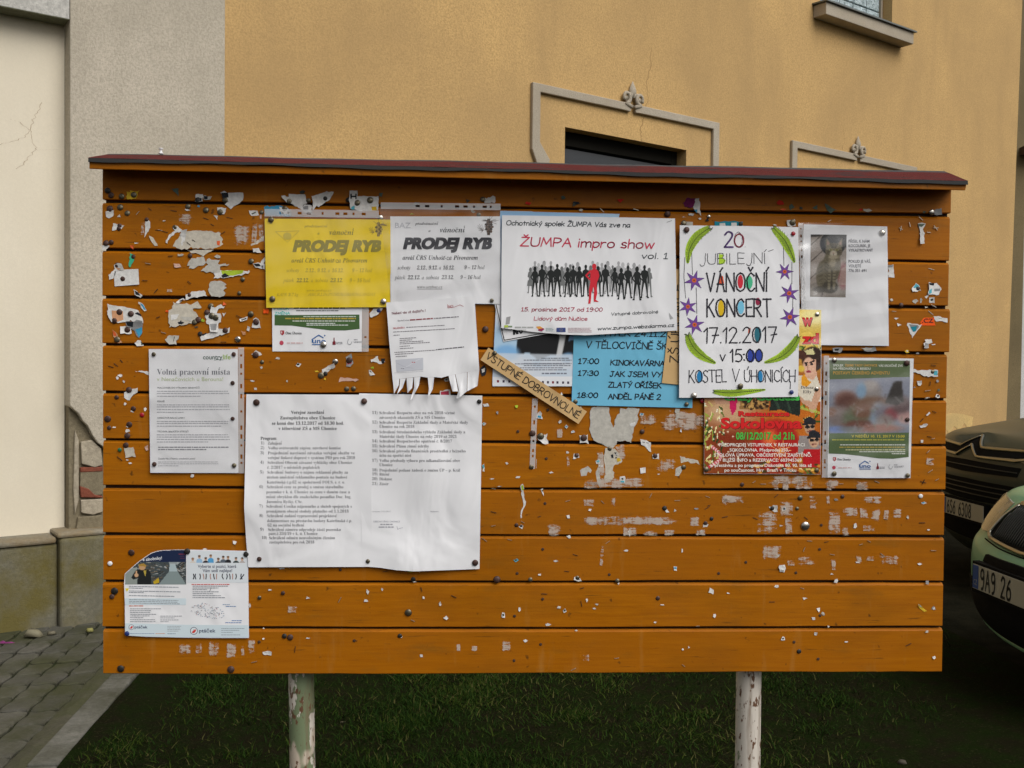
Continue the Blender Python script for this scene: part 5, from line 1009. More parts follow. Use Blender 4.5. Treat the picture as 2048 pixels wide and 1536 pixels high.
for num, nx, t, x0, x1, y in [('1)', 170, 'Zahájení', 228, 342, 447), ('2)', 170, 'Volba ověřovatelů zápisu, návrhové komise', 230, 826, 486), ('3)', 168, 'Projednání navýšení závazku veřejné služby ve', 228, 940, 527), ('', 0, 'veřejné linkové dopravě v systému PID pro rok 2018', 228, 942, 566), ('4)', 166, 'Schválení Obecně závazné vyhlášky obce Úhonice', 226, 918, 605), ('', 0, 'č. 2/2017 o místních poplatcích', 224, 652, 645), ('5)', 164, 'Schválení Smlouvy o nájmu reklamní plochy za', 224, 884, 685), ('', 0, 'účelem umístění reklamního poutače na budově', 220, 878, 725), ('', 0, 'Kateřinská č.p.62 se společností FOUS, s. r. o.', 220, 858, 766), ('6)', 160, 'Schválení ceny za prodej a směnu stavebního', 220, 846, 805), ('', 0, 'pozemku v k. ú. Úhonice za cenu v daném čase a', 216, 900, 846), ('', 0, 'místě obvyklou dle znaleckého posudku Doc. Ing.', 216, 910, 886), ('', 0, 'Jaromíra Ryšky, CSc.', 216, 512, 926), ('7)', 158, 'Schválení Ceníku nájemného a služeb spojených s', 216, 916, 964), ('', 0, 'pronájmem obecní stodoly platného od 1.1.2018', 216, 890, 1004), ('8)', 160, 'Schválení zadání vypracování projektové', 220, 792, 1042), ('', 0, 'dokumentace na přestavbu budovy Kateřinská č.p.', 222, 916, 1082), ('', 0, '62 na sociální bydlení', 226, 526, 1118), ('9)', 166, 'Schválení záměru odprodeje části pozemku', 230, 826, 1154), ('', 0, 'parc.č.334/19 v k. ú. Úhonice', 234, 636, 1187), ('10)', 178, 'Schválení odměn neuvolněným členům', 238, 778, 1222), ('', 0, 'zastupitelstva pro rok 2018', 240, 608, 1257)]:
    if num: n.text(num, nx, nx+14*len(num), y-2, 23, 'serif', GY, ZH)
    n.text(t, x0, x1, y, 23, 'serif', GY, ZH)
n.done()
# jobs notice
n = Notice('notice', 'white vacancies notice with a green headline in a punched sleeve', 'notice', [ZE(435, 478), ZE(1155, 478), ZE(1158, 900), ZE(1161, 1480), ZE(447, 1478), ZE(440, 900)], .0026, wave=.0018, short='vacancies notice', lifts=[(ZE(440, 880)[0], ZE(440, 880)[1], 20, .002)])
n.text('country', 873, 1030, 560, 36, 'sansB', (70, 96, 84), ZE); n.text('life', 1034, 1096, 560, 38, 'sansB', (150, 180, 90), ZE); n.line([(965, 567), (1000, 562), (1035, 566)], 4, (70, 96, 84), ZE)
n.text('Volná pracovní místa', 500, 1092, 684, 45, 'serif', (110, 112, 120), ZE); n.text('v Nenačovicích u Berouna!', 500, 1036, 736, 31, 'sans', (184, 196, 150), ZE)
for t, x1, y in [('PRACOVNÍK DO VÝROBNY SENDVIČŮ', 845, 797), ('PEKAŘ', 563, 907), ('OPERÁTOR BALICÍ LINKY', 727, 1040), ('TECHNIK BALICÍCH STROJŮ', 755, 1150)]: n.text(t, 503, x1, y, 13, 'sansB', (130, 132, 136), ZE)
for ys, last in (([822, 840, 862], 860), ([932, 948, 970, 992], 720), ([1066, 1082, 1104], 1025), ([1174, 1192, 1212, 1232], 920)): n.bars(500, 1092, ys, 7, (176, 176, 182), ZE, .97, last=last)
n.bars(510, 1085, [1275, 1294], 8, (140, 140, 146), ZE, .95, last=910); n.text('Zaujala Vás některá z uvedených pozic?', 510, 810, 1369, 13, 'sansB', (140, 140, 146), ZE); n.bars(510, 1000, [1393, 1408, 1424], 6, (186, 186, 190), ZE, .95, last=680)
n.sleeve([ZE(430, 470), ZE(1158, 468), ZE(1165, 1482), ZE(445, 1482)], .0012); n.strip(ZE(1205, 465), ZE(1207, 1482), 11.5, HOLES); n.done()
# advent invitation
def advent_img():
    I = Img(84, 58, (128, 134, 148)); I.ell(.5, .1, .7, .3, (146, 150, 164), .9)
    for x, y, rx, ry, c in [(.2, .35, .13, .14, (140, 106, 96)), (.22, .48, .15, .2, (92, 58, 50)), (.12, .7, .14, .18, (126, 112, 108)), (.52, .28, .13, .22, (146, 138, 134)), (.5, .14, .1, .1, (172, 164, 160)), (.52, .48, .26, .14, (120, 90, 72)), (.34, .72, .16, .2, (98, 108, 82)), (.38, .86, .2, .1, (112, 70, 60)), (.42, .6, .12, .14, (120, 84, 66)), (.62, .7, .1, .25, (132, 150, 166)), (.72, .62, .16, .14, (116, 110, 120)), (.78, .66, .09, .12, (140, 70, 76)), (.7, .8, .12, .14, (140, 130, 126)), (.95, .72, .1, .12, (190, 150, 144)), (.4, .22, .06, .14, (130, 160, 186)), (.1, .93, .12, .06, (120, 140, 190)), (.6, .92, .3, .07, (150, 100, 86)), (.03, .6, .06, .08, (120, 80, 60)), (.9, .5, .12, .16, (104, 84, 84)), (.28, .92, .16, .05, (116, 120, 124))]: I.ell(x, y, rx, ry, c, .6, .92)
    I.poly([(.8, .08), (.9, .07), (.92, .35), (.93, .44), (.84, .5), (.7, .46), (.73, .32)], (60, 56, 54)); I.smooth(1)
    for i in range(40): x, y = random.random(), random.uniform(.3, 1); I.line(x, y, x+random.uniform(-.1, .1), y+random.uniform(.02, .12), .01, random.choice([(90, 64, 56), (160, 154, 160), (140, 110, 96), (110, 122, 104)]), .4)
    I.smooth(1); I.noise(.012); return I.a
n = Notice('poster', 'green lecture invitation with a blurred painting, in a punched plastic sleeve', 'poster', [ZK(188, 184), ZK(620, 184), ZK(1062, 190), ZK(1045, 700), ZK(1028, 1413), ZK(600, 1414), ZK(178, 1408), ZK(186, 800)], .003, 'white', .001, short='green lecture invitation')
n.flat([(196, 206), (1024, 212), (1022, 380), (850, 382), (640, 400), (440, 414), (330, 416), (200, 406)], (96, 112, 76), ZK); n.flat([(194, 950), (1014, 942), (1010, 1198), (850, 1216), (700, 1212), (500, 1184), (340, 1168), (190, 1162)], (84, 104, 66), ZK)
n.picture([ZK(199, 404), ZK(1023, 378), ZK(1015, 948), ZK(193, 956)], advent_img(), off=.0004); n.lay = 2
OR, WH, YE = (206, 160, 74), (222, 224, 214), (206, 190, 70)
for t, x0, x1, y, h, c in [('SPOLEK', 237, 345, 270, 22, WH), ('ŽIJEME TADY ÚHONICE', 357, 688, 270, 22, OR), ('VÁS SRDEČNĚ ZVE', 702, 950, 274, 22, WH), ('NA PŘEDNÁŠKU A BESEDU', 237, 620, 304, 22, WH), ('POSTAVY ČESKÉHO ADVENTU', 237, 815, 352, 31, OR), ('V NEDĚLI 10. 12. 2017 V 15:00', 425, 970, 998, 26, YE)]: n.text(t, x0, x1, y, h, 'sansB', c, ZK)
n.bars(225, 975, [1028], 12, (170, 170, 70), ZK); n.bars(310, 975, [1078], 9, WH, ZK); n.bars(300, 975, [1104], 12, (168, 150, 70), ZK); n.bars(365, 975, [1130], 11, (196, 196, 150), ZK); n.bars(505, 975, [1148], 8, WH, ZK); n.bars(838, 975, [1168], 8, WH, ZK)
logos(n, ZK, 0, 0); n.sleeve([ZK(120, 165), ZK(1070, 182), ZK(1036, 1418), ZK(122, 1410)], .002); n.strip(ZK(142, 160), ZK(122, 1408), -10.5, HOLES); n.done()
# recruitment flyer
def hall_img():
    I = Img(122, 66, (70, 78, 80)); I.blend(np.clip((I.y-.0)*0+1, 0, 1), (70, 78, 80))
    for i in range(260):                                  # racks running to the vanishing point
        x = random.choice((random.uniform(.1, .72), random.uniform(.85, 1))); y = random.uniform(.2, .95); I.line(x, y, x+(.78-x)*.12, y+(.62-y)*.12, .012, random.choice([(150, 150, 146), (110, 96, 78), (40, 44, 46), (180, 182, 180), (64, 60, 54), (96, 104, 104)]), .8)
    I.poly([(.73, .4), (.82, .4), (.86, .62), (.72, .62)], (170, 186, 190)); I.poly([(.72, .62), (.86, .62), (1, 1), (.55, 1)], (132, 146, 146)); I.poly([(.7, .3), (.95, .3), (.86, .42), (.73, .42)], (176, 184, 186), .7)
    I.poly([(0, 0), (1, 0), (1, .345), (.45, .34), (.2, .36), (0, .6)], (30, 42, 72)); I.poly([(0, .55), (.2, .5), (.2, 1), (0, 1)], (160, 168, 160), .8)
    I.poly([(.16, .62), (.2, .56), (.38, .56), (.42, .66), (.43, 1), (.2, 1), (.21, .82), (.13, .86), (.1, .8)], (34, 38, 38)); I.ell(.28, .5, .055, .085, (196, 154, 112), .2); I.poly([(.22, .47), (.225, .41), (.3, .385), (.345, .43), (.34, .48)], (168, 132, 60)); I.ell(.185, .73, .035, .06, (206, 166, 128), .3); I.line(.185, .7, .185, .62, .012, (206, 166, 128)); I.poly([(.3, .6), (.35, .58), (.33, .78)], (180, 160, 70)); I.poly([(.46, .92), (.55, .8), (.56, .95), (.47, .99)], (190, 160, 40)); return I.a
out = [(272, 370), (330, 318), (420, 240), (490, 190), (560, 142), (620, 122), (680, 112), (830, 106), (960, 105), (1300, 112), (1622, 120), (1630, 600), (1634, 1076), (1300, 1076), (900, 1072), (500, 1062), (275, 1048), (272, 700), (264, 480)]
n = Notice('leaflet', 'recruitment leaflet with a warehouse photo and one rounded-off corner, low on the board', 'leaflet', mp(ZL, out), .0026, wave=.0014, short='recruitment leaflet', step=8)
cutp = [(276, 374), (332, 324), (422, 246), (492, 196), (562, 148), (622, 128), (682, 118), (830, 110), (945, 110)]
im = hall_img(); q = [ZL(276, 110), ZL(945, 110), ZL(945, 488), ZL(276, 488)]
# picture only inside the cut corner
I_ = Img(122, 66, (0, 0, 0)); mk = np.zeros((66, 122), bool)
px_, py_ = 276+I_.x*669, 110+I_.y*378; ln = np.interp(px_, [p[0] for p in cutp], [p[1] for p in cutp]); keep = py_ > ln
def picmask(n, quad, img, keep):
    o = n.picture(quad, img); bm = bmesh.new(); bm.from_mesh(o.data); bm.faces.ensure_lookup_table(); k = keep.ravel()
    bmesh.ops.delete(bm, geom=[f for i, f in enumerate(bm.faces) if not k[i]], context='FACES'); bm.to_mesh(o.data); bm.free()
picmask(n, q, im, keep); n.lay = 1
n.text('prac', 395, 480, 225, 30, 'sansB', (226, 228, 232), ZL, 195) if 0 else None
n.text('…sou', 395, 470, 226, 22, 'sansB', (70, 84, 110), ZL, 200) if 0 else None
n.text('é zásobníky!', 470, 680, 232, 34, 'sansB', (226, 228, 232), ZL, 212); n.bars(862, 940, [160], 10, (120, 50, 70), ZL); n.bars(880, 930, [182, 205], 8, (90, 50, 70), ZL)
PB = (206, 220, 226); n.lay = 0
n.rect(276, 640, 945, 712, PB, ZL); n.flat([(276, 912), (945, 930), (1626, 934), (1630, 1072), (900, 1068), (500, 1058), (278, 1044)], PB, ZL); n.rect(955, 122, 1622, 468, (214, 220, 224), ZL); n.lay = 1
for y, x1 in [(512, 865), (530, 470), (562, 885), (578, 480), (612, 820), (657, 860), (676, 850), (694, 875)]: n.bars(318, x1, [y], 8, (140, 146, 154), ZL, slope=.02)
n.bars(320, 475, [728], 10, (206, 120, 100), ZL)
for y, x1 in [(758, 670), (778, 560), (797, 550), (818, 615), (836, 545), (855, 480), (878, 605), (899, 612)]: n.bars(330, x1, [y], 7, (132, 136, 144), ZL)
for y, x1 in [(838, 900), (858, 820), (880, 862), (899, 752)]: n.bars(662, x1, [y], 7, (150, 154, 160), ZL)
for y, x1 in [(950, 890), (968, 880), (986, 885), (1003, 860)]: n.bars(738, x1, [y], 6, (150, 156, 162), ZL)
n.bars(330, 600, [1030], 6, (120, 140, 170), ZL); n.bars(610, 715, [1030], 6, (206, 130, 90), ZL); n.bars(740, 830, [1032], 7, (120, 140, 160), ZL)
for x, y, r, tx0, tx1, h in [(344, 956, 30, 380, 522, 36), (1030, 997, 42, 1086, 1268, 46)]:
    n.lay = 1; n.ell(x, y, r, r, (52, 58, 84), ZL); n.lay = 2; n.ell(x, y, r*.86, r*.86, (216, 226, 230), ZL); n.lay = 3; n.flat([(x-r*.6, y+r*.35), (x-r*.1, y-r*.1), (x-.05*r, y-r*.5), (x+r*.25, y-r*.2), (x+r*.6, y-r*.55), (x+r*.5, y+r*.1), (x+r*.1, y+r*.55), (x-r*.3, y+r*.6)], (206, 60, 54), ZL); n.text('ptáček', tx0, tx1, y+h*.36, h*.82, 'sansB', (62, 74, 100), ZL)
n.lay = 2; n.text('Vyberte si pozici, která', 1072, 1495, 305, 34, 'sansB', (86, 92, 108), ZL); n.text('Vám sedí nejlépe!', 1125, 1450, 352, 34, 'sansB', (86, 92, 108), ZL)
for i, (x, y, c) in enumerate([(1018, 210, (214, 206, 196)), (1090, 182, (150, 186, 216)), (1160, 205, (50, 46, 52)), (1215, 175, (84, 158, 206)), (1298, 212, (40, 38, 42)), (1352, 190, (90, 100, 110)), (1405, 192, (36, 36, 40)), (1492, 205, (60, 72, 70)), (1560, 208, (180, 170, 166))]):
    n.lay = 1; n.flat([(x-34, 250), (x-30, y+34), (x-12, y+22), (x+12, y+22), (x+30, y+34), (x+34, 250)], c, ZL); n.lay = 2; n.ell(x, y+4, 14, 18, (196, 160, 136), ZL, 10); n.ell(x, y-7, 15, 11, [(120, 90, 60), (60, 44, 34), (30, 26, 26)][i % 3], ZL, 10)
for i, x in enumerate([1025, 1048, 1095, 1130, 1165, 1212, 1245, 1280, 1345, 1390, 1420, 1455, 1490, 1550]): n.line([(x, 370), (x+random.uniform(-6, 10), 400), (x+random.uniform(-4, 12), 432)], 11, [(28, 28, 32), (40, 44, 60), (36, 34, 40), (176, 140, 130)][i % 4 if i not in (5, 7) else 3], ZL, cap=False)
n.line([(1540, 430), (1578, 380)], 11, (30, 32, 36), ZL)
n.bars(1005, 1420, [492], 9, (200, 84, 80), ZL)
for y, x1 in [(510, 1405), (530, 1300), (548, 1175), (572, 1305), (592, 1240), (614, 1330), (636, 1375)]: n.bars(1016, x1, [y], 8, (140, 144, 152), ZL)
n.line([(1222, 525), (1200, 568)], 6, (120, 124, 130), ZL)
for i in range(150):
    a, r = random.uniform(0, 6.28), sqrt(random.random()); x, y = 1180+190*r*cos(a)*(1+.1*sin(a*3)), 775+80*r*sin(a)+60*r*cos(a)*.5
    n.rect(x, y, x+random.uniform(4, 12), y+random.uniform(3, 9), random.choice([(96, 124, 150), (90, 110, 120), (150, 170, 190), (120, 120, 126), (196, 120, 110)]), ZL)
n.bars(1345, 1425, [712], 7, (120, 150, 180), ZL); n.bars(1380, 1490, [732], 8, (100, 136, 180), ZL); n.bars(1445, 1555, [888], 8, (84, 124, 180), ZL); n.bars(1375, 1550, [910], 7, (84, 124, 180), ZL)
for y, x1 in [(974, 1585), (994, 1530), (1016, 1455), (1044, 1540)]: n.bars(1330, x1, [y], 6, (140, 150, 160), ZL)
n.flat([(275, 530), (318, 530), (297, 568)], (226, 206, 60), ZL); n.done()
# strip of an old sleeve left hanging alone
P0, P1 = ZI(515, 700), ZI(490, 1325)
n = Notice('sleeve_strip', 'lone punched edge of a torn-off plastic sleeve hanging below the slanting strip', 'plastic strip', [ZI(505, 1240), ZI(500, 1240), ZI(498, 1320), ZI(502, 1320)], .0008, M['strip'], .0001, short='lone sleeve strip', sheetname='torn_edge')
n.strip(P0, P1, 11, [(.10, .13), (.31, .37), (.46, .52), (.59, .62), (.72, .765), (.80, .84)], off=.0006); n.done()
# ------------------------------------------------------------------ drawing pins
def rusty(name, c0, c1, metal, rough):
    m = mat(name, c0, rough, metal); N = NT(m); N.base(N.mix(N.ramp(N.noise(420, 3, .6), .4, .65), c0, c1)); N.bump(N.noise(700, 2), .25, .0006); return m
PM = {'r': rusty('rusty_pin', (.085, .040, .030), (.040, .024, .020), .35, .5), 'b': rusty('tarnished_pin', (.19, .165, .11), (.10, .085, .06), .8, .42), 's': rusty('shiny_pin', (.62, .58, .52), (.42, .38, .32), .95, .25),
      'k': rusty('blackened_pin', (.022, .022, .020), (.035, .030, .026), .4, .5), 'R': mat('red_pin', (.34, .008, .02), .3), 'B': mat('blue_pin', (.018, .035, .16), .3), 'G': mat('green_pin', (.02, .13, .06), .3), 'W': mat('white_pin', (.75, .75, .75), .3)}
PN = {'r': ('rusty brown', 'metal'), 'b': ('dull brass', 'metal'), 's': ('shiny silver', 'metal'), 'k': ('blackened', 'metal'), 'R': ('red', 'plastic'), 'B': ('blue', 'plastic'), 'G': ('green', 'plastic'), 'W': ('white', 'plastic')}
_pm = {}
def pinmesh(kind):
    if kind in _pm: return _pm[kind]
    n, k = 16, 5; V = []; R = 1.0
    prof = [(1.0, 0.0), (1.02, .08), (.93, .19), (.70, .31), (.38, .39)]
    for r, h in prof:
        for j in range(n): V.append((r*cos(2*pi*j/n), -h, r*sin(2*pi*j/n)))
    Fs = [(i*n+j, (i+1)*n+j, (i+1)*n+(j+1) % n, i*n+(j+1) % n) for i in range(k-1) for j in range(n)]
    V.append((0, -.42, 0)); Fs += [((k-1)*n+j, len(V)-1, (k-1)*n+(j+1) % n) for j in range(n)]
    me = bpy.data.meshes.new('drawing_pin'); me.from_pydata(V, [], Fs); me.materials.append(PM[kind]); me.polygons.foreach_set('use_smooth', [True]*len(Fs)); me.update(); _pm[kind] = me; return me
PINS = []                                              # (px, py, kind, radius mm)
def P_(Z, L):
    for x, y, k, *r in L: PINS.append((*Z(x, y), k, (r[0] if r else 4.9)))
P_(Z1, [(165,470,'k'),(197,513,'r'),(295,525,'b'),(408,510,'b'),(1005,560,'k'),(1258,560,'b'),(185,640,'r',5.4),(282,625,'b'),(348,680,'b',4.4),(912,618,'b',4.4),(1080,652,'b'),(1212,672,'b'),(528,740,'r',3.4),(277,797,'r',3.6),(268,825,'r',3.6),(788,812,'b',3.8),(150,960,'r'),(198,952,'r',4.2),(402,1085,'r',3.8),(932,1077,'r',3.8),(255,1165,'r',4.4),(305,1292,'r',4),(1422,1297,'b',3.6),(922,1442,'r',3.6),(1390,1425,'b',3.2),(1852,568,'b',5),(1812,638,'b',4.6),(1598,672,'b',3.6),(1500,1128,'b',4.6),(1685,742,'b',5),(1698,1480,'b',5)])
P_(ZA, [(1048,300,'s',5),(1072,975,'s',5),(1837,278,'b',3.6),(1942,968,'b',3.4),(470,165,'b',4),(605,148,'k',3.6),(860,182,'b',5.4),(965,162,'b',5.4),(790,160,'k',4.4),(1870,155,'b',4.4),(1035,1050,'B',3.8),(590,1322,'s',5.2),(50,1140,'r',5.4),(1892,1198,'r',5),(45,1405,'r',5.4),(685,1460,'s',5),(800,1450,'r',5.6)])
P_(ZE, [(195,180,'r',5.4),(290,193,'r',5),(155,248,'r',5),(262,322,'r',5),(180,400,'b',5),(937,130,'b',4.6),(905,180,'r',4.4),(945,210,'b',5.2),(975,225,'b',5.2),(1055,328,'r',5),(850,355,'k',4),(805,260,'b',4.6),(835,240,'r',5),(1260,195,'b',5),(1155,400,'s',5.4),(1350,583,'b',3.4),(275,808,'r',5),(175,868,'r',3.8),(310,960,'r',4.4),(380,1010,'R',4),(103,1043,'r',5.6),(115,1113,'r',3.6),(278,1088,'r',5),(262,1178,'r',5),(250,1255,'r',4.8),(200,1292,'G',3.4),(475,520,'b',3.6),(1122,520,'r',3.8),(1113,752,'r',3.6),(1113,1040,'r',3.4),(480,1408,'r',3.8),(1125,1418,'b',3.8)])
P_(ZF, [(665,660,'b',5.4),(700,645,'k',3.8),(875,770,'b',4.2),(930,768,'b',4.2)])
P_(ZH, [(135,102,'r',5.6),(1017,92,'r',5),(1960,95,'k',3.8),(158,1385,'r',4),(1048,1403,'b',3.6),(1927,1415,'r',5.2)])
P_(ZI, [(130,295,'b',4),(850,728,'b',4),(1905,672,'s',5),(1840,750,'b',3.8),(1978,718,'R',4),(467,1010,'r',5.4),(540,1037,'b',6),(458,1310,'b',4.2),(925,1050,'r',5.8),(1445,993,'r',4),(1152,1148,'b',4.2),(860,1205,'r',3.8),(1557,1210,'r',4.4),(1813,1310,'b',4),(48,82,'r',5.2)])
P_(ZC, [(195,217,'r',4.8),(975,245,'R',3.6),(588,1362,'b',5),(962,1405,'B',3.8),(175,168,'b',4.6),(55,103,'r',5.4),(968,165,'b',5.4),(590,175,'k',3.8),(357,120,'s',3.2),(1150,835,'s',4),(1145,1383,'s',4)])
P_(ZJ, [(95,1405,'b',4.4),(1012,1415,'b',4)])
P_(ZD, [(945,335,'s',5.2),(1452,125,'s',5),(1310,905,'k',3.4),(1138,1075,'r',3.8)])
P_(ZK, [(250,207,'s',4.6),(990,237,'r',5),(1258,328,'b',4),(997,815,'r',4),(248,1368,'b',4.4),(1000,1388,'b',4)])
P_(ZL, [(345,138,'r',5.4),(160,560,'k',6),(132,620,'r',4.2),(957,125,'k',5),(1603,155,'k',4.6),(297,1027,'B',4.2),(228,1412,'k',6),(1437,1420,'r',6),(110,258,'W',4)])
P_(ZN, [(295,365,'r',3.4),(1492,228,'k',4),(1872,313,'k',3.4),(1823,350,'r',3.8),(137,805,'r',6),(407,805,'b',3.8),(787,790,'b',3.6),(1110,815,'b',3.8),(1438,955,'r',3.6)])
P_(ZO, [(260,37,'r',3.6),(503,228,'k',3.8),(770,372,'s',8),(730,145,'b',4.4),(1072,133,'r',3.4),(1703,130,'W',3.8),(720,1385,'k',3.8),(705,230,'b',3.2)])
P_(ZP, [(1337,117,'k',4),(1297,390,'b',6),(78,268,'b',3.4),(270,230,'r',3.4),(282,582,'k',4.2),(330,592,'r',5),(1228,580,'k',3.8)])
ORD = 'first second third fourth fifth sixth seventh eighth ninth tenth eleventh twelfth thirteenth fourteenth fifteenth sixteenth seventeenth eighteenth nineteenth twentieth'.split()
def ordw(i): return ORD[i] if i < 20 else 'twenty-' + ORD[i-20] if i < 29 else 'number %d' % (i+1)
def plank_of(p): return min(10, max(0, 10-int((p[2]-ZL_[0])/step)))
def pname(k): return 'top plank' if k == 0 else 'bottom plank' if k == 10 else ORD[k] + ' plank from top'
def inside(P, x, y):
    r = False; n = len(P)
    for i in range(n):
        x0, y0 = P[i]; x1, y1 = P[(i+1) % n]
        if (y0 > y) != (y1 > y) and x < (x1-x0)*(y-y0)/(y1-y0)+x0: r = not r
    return r
def top_notice(x, y):
    best = None
    for n in ALLN:
        if n.short and inside(n.P, x, y) and (best is None or n.d > best.d): best = n
    return best
def where(n, x, y):
    q = n.P; cx = (x-q[:, 0].min())/(np.ptp(q[:, 0])+1e-6); cy = (y-q[:, 1].min())/(np.ptp(q[:, 1])+1e-6)
    v = 'top' if cy < .3 else 'bottom' if cy > .7 else 'middle'; h = 'left' if cx < .33 else 'right' if cx > .67 else 'middle'
    if v == 'middle' and h == 'middle': return 'middle'
    return ('%s %s corner' % (v, h)) if h != 'middle' and v != 'middle' else ('%s edge' % (v if v != 'middle' else h))
recs = []
for x, y, k, r in PINS:
    n = top_notice(x, y); d = (float(n.dd([(x, y)])[0]) + (.0016 if n.short not in ('party poster',) else .0008)) if n else .0011
    recs.append([x, y, k, r, n, d, plank_of(B(x, y))])
used = {}
for i, (x, y, k, r, n, d, pl) in enumerate(recs):
    o = bpy.data.objects.new('drawing_pin', pinmesh(k)); COL.objects.link(o); o.location = B(x, y, d); rr = r/1000; o.scale = (rr, rr*random.uniform(.85, 1.15), rr); o.rotation_euler = (random.uniform(-.12, .12), 0, random.uniform(-.12, .12))
    c, mt = PN[k]
    if n:
        lab = '%s %s pin at the %s of the %s' % (c, mt, where(n, x, y), n.short)
        same = sorted([q for q in recs if q[4] is n and q[2] == k and where(n, q[0], q[1]) == where(n, x, y)], key=lambda q: q[1])
        if len(same) > 1: lab = '%s of the %s %s pins at the %s of the %s' % (['upper', 'lower'][same.index(recs[i])] if len(same) == 2 else ordw(same.index(recs[i])), c, mt, where(n, x, y), n.short)
    else:
        row = sorted([q for q in recs if q[4] is None and q[6] == pl], key=lambda q: q[0]); j = row.index(recs[i])
        lab = '%s loose %s pin, %s from the left on the %s' % (c, mt, ordw(j), pname(pl))
    tag(o, lab, 'drawing pin', 'pins holding notices' if n else 'loose pins stuck in the planks')
# the push pin standing on the roof
def pushpin():
    p = B(322, 308, -.03); mb = MB(); n = 14; prof = [(.0004, -.006), (.0004, 0), (.0042, 0), (.0044, .0012), (.0024, .0022), (.0021, .0075), (.0036, .0085), (.0038, .0098), (.0, .0102)]; V = []
    for r, h in prof:
        for j in range(n): V.append((r*cos(2*pi*j/n), r*sin(2*pi*j/n), h))
    mb.add(V, [(i*n+j, i*n+(j+1) % n, (i+1)*n+(j+1) % n, (i+1)*n+j) for i in range(len(prof)-1) for j in range(n)], PM['W'])
    tag(mb.build('push_pin', loc=p, smooth=True), 'white push pin standing upright on the red felt roof', 'push pin')
pushpin()
# ------------------------------------------------------------------ torn scraps of paper
CO = {'w': (226, 224, 220), 'g': (196, 192, 182), 'e': (206, 198, 182), 'y': (216, 178, 50), 'o': (232, 106, 60), 'O': (250, 96, 34), 'b': (70, 160, 200), 'c': (96, 180, 196), 'n': (40, 44, 50), 'l': (176, 200, 60), 'G': (70, 180, 140), 'd': (96, 110, 96), 'p': (214, 176, 160), 'r': (214, 52, 40), 'u': (120, 40, 90), 'D': (74, 78, 70), 'k': (176, 60, 80), 't': (40, 140, 160), 'm': (150, 150, 150), 'f': (216, 160, 120)}
CN = {'w': 'white', 'g': 'greyish', 'e': 'beige', 'y': 'yellow', 'o': 'orange', 'O': 'orange', 'b': 'blue', 'c': 'cyan', 'n': 'black', 'l': 'lime', 'G': 'turquoise', 'd': 'green', 'p': 'pinkish', 'r': 'red', 'u': 'purple', 'D': 'charcoal', 'k': 'crimson', 't': 'teal', 'm': 'grey', 'f': 'peach'}
_sm = {}
def smat(c):
    if c not in _sm:
        m = _sm[c] = mat('scrap_paper', lin(CO[c]), .85, spec=.15); N = NT(m); L = lin(CO[c]); N.base(N.mix(N.ramp(N.noise(120, 5, .7), .35, .7), L, tuple(x*.72 for x in L))); N.bump(N.noise(300, 3, .7), .3, .001)
    return _sm[c]
SCR = []
def S_(Z, pts, c, extra=(), curl=None, flat=False, word=None): SCR.append(dict(P=mp(Z, pts), c=c, ex=[(mp(Z, q), cc) for q, cc in extra], curl=curl, flat=flat, word=word))
def s_(Z, L):
    for it in L:
        x, y, wd, h = it[:4]; c = it[4] if len(it) > 4 else 'w'; c2 = it[5] if len(it) > 5 else None
        n = random.choice((3, 4, 4, 5, 5)); a0 = random.random()*6.3; q = []
        for i in range(n):
            a = a0+2*pi*i/n+random.uniform(-.3, .3); r = random.uniform(.7, 1.25); q.append((x+wd*.5*cos(a)*r, y+h*.5*sin(a)*r))
        ex = []
        if c2: ex = [([(x-wd*.28, y-h*.2), (x+wd*.2, y-h*.26), (x+wd*.25, y+h*.05), (x-wd*.1, y+h*.2)], c2)]
        S_(Z, q, c, ex)
jag = lambda pts: pts
S_(Z1, [(1215,490),(1425,490),(1428,540),(1390,590),(1340,615),(1310,645),(1285,620),(1255,600),(1290,570),(1250,540)], 'w', [([(1222,492),(1285,490),(1290,535),(1235,540)], 'n')])
S_(Z1, [(860,845),(930,848),(985,842),(1060,848),(1120,846),(1215,865),(1210,890),(1238,925),(1225,950),(1240,970),(1210,990),(1160,1005),(1100,1012),(960,1010),(830,1012),(770,990),(790,950),(830,900)], 'e', [([(1180,940),(1212,938),(1206,985),(1182,975)], 'o')], .0004, True)
S_(Z1, [(905,1030),(1150,1020),(1090,1055),(1055,1085),(1010,1060),(960,1055)], 'e', (), .0004, True)
S_(Z1, [(945,1100),(1060,1090),(1080,1140),(1060,1165),(1010,1170),(960,1200),(920,1195),(930,1170),(905,1170),(920,1130)], 'g', (), .0005, True)
S_(Z1, [(1030,1220),(1100,1160),(1080,1140),(1090,1110),(1210,1115),(1190,1150),(1300,1155),(1250,1170),(1210,1180),(1210,1230),(1140,1235)], 'g', (), .0008)
S_(Z1, [(1150,1240),(1210,1210),(1340,1215),(1480,1210),(1488,1228),(1470,1245),(1330,1275),(1230,1285),(1150,1290),(1165,1265)], 'w', [([(1220,1216),(1430,1212),(1420,1240),(1330,1262),(1235,1258)], 'l'), ([(1222,1262),(1255,1238),(1300,1268),(1235,1284)], 'n')])
S_(Z1, [(1120,1320),(1160,1310),(1220,1312),(1272,1345),(1250,1360),(1275,1375),(1240,1400),(1262,1425),(1250,1450),(1190,1458),(1130,1455),(1100,1390)], 'g', (), .0004, True)
S_(Z1, [(720,965),(705,955),(735,880),(790,845),(770,820),(800,795),(850,830),(870,850),(790,865),(745,910)], 'w', (), .004)
S_(Z1, [(845,835),(905,830),(890,900),(855,990),(845,960)], 'w', (), .004)
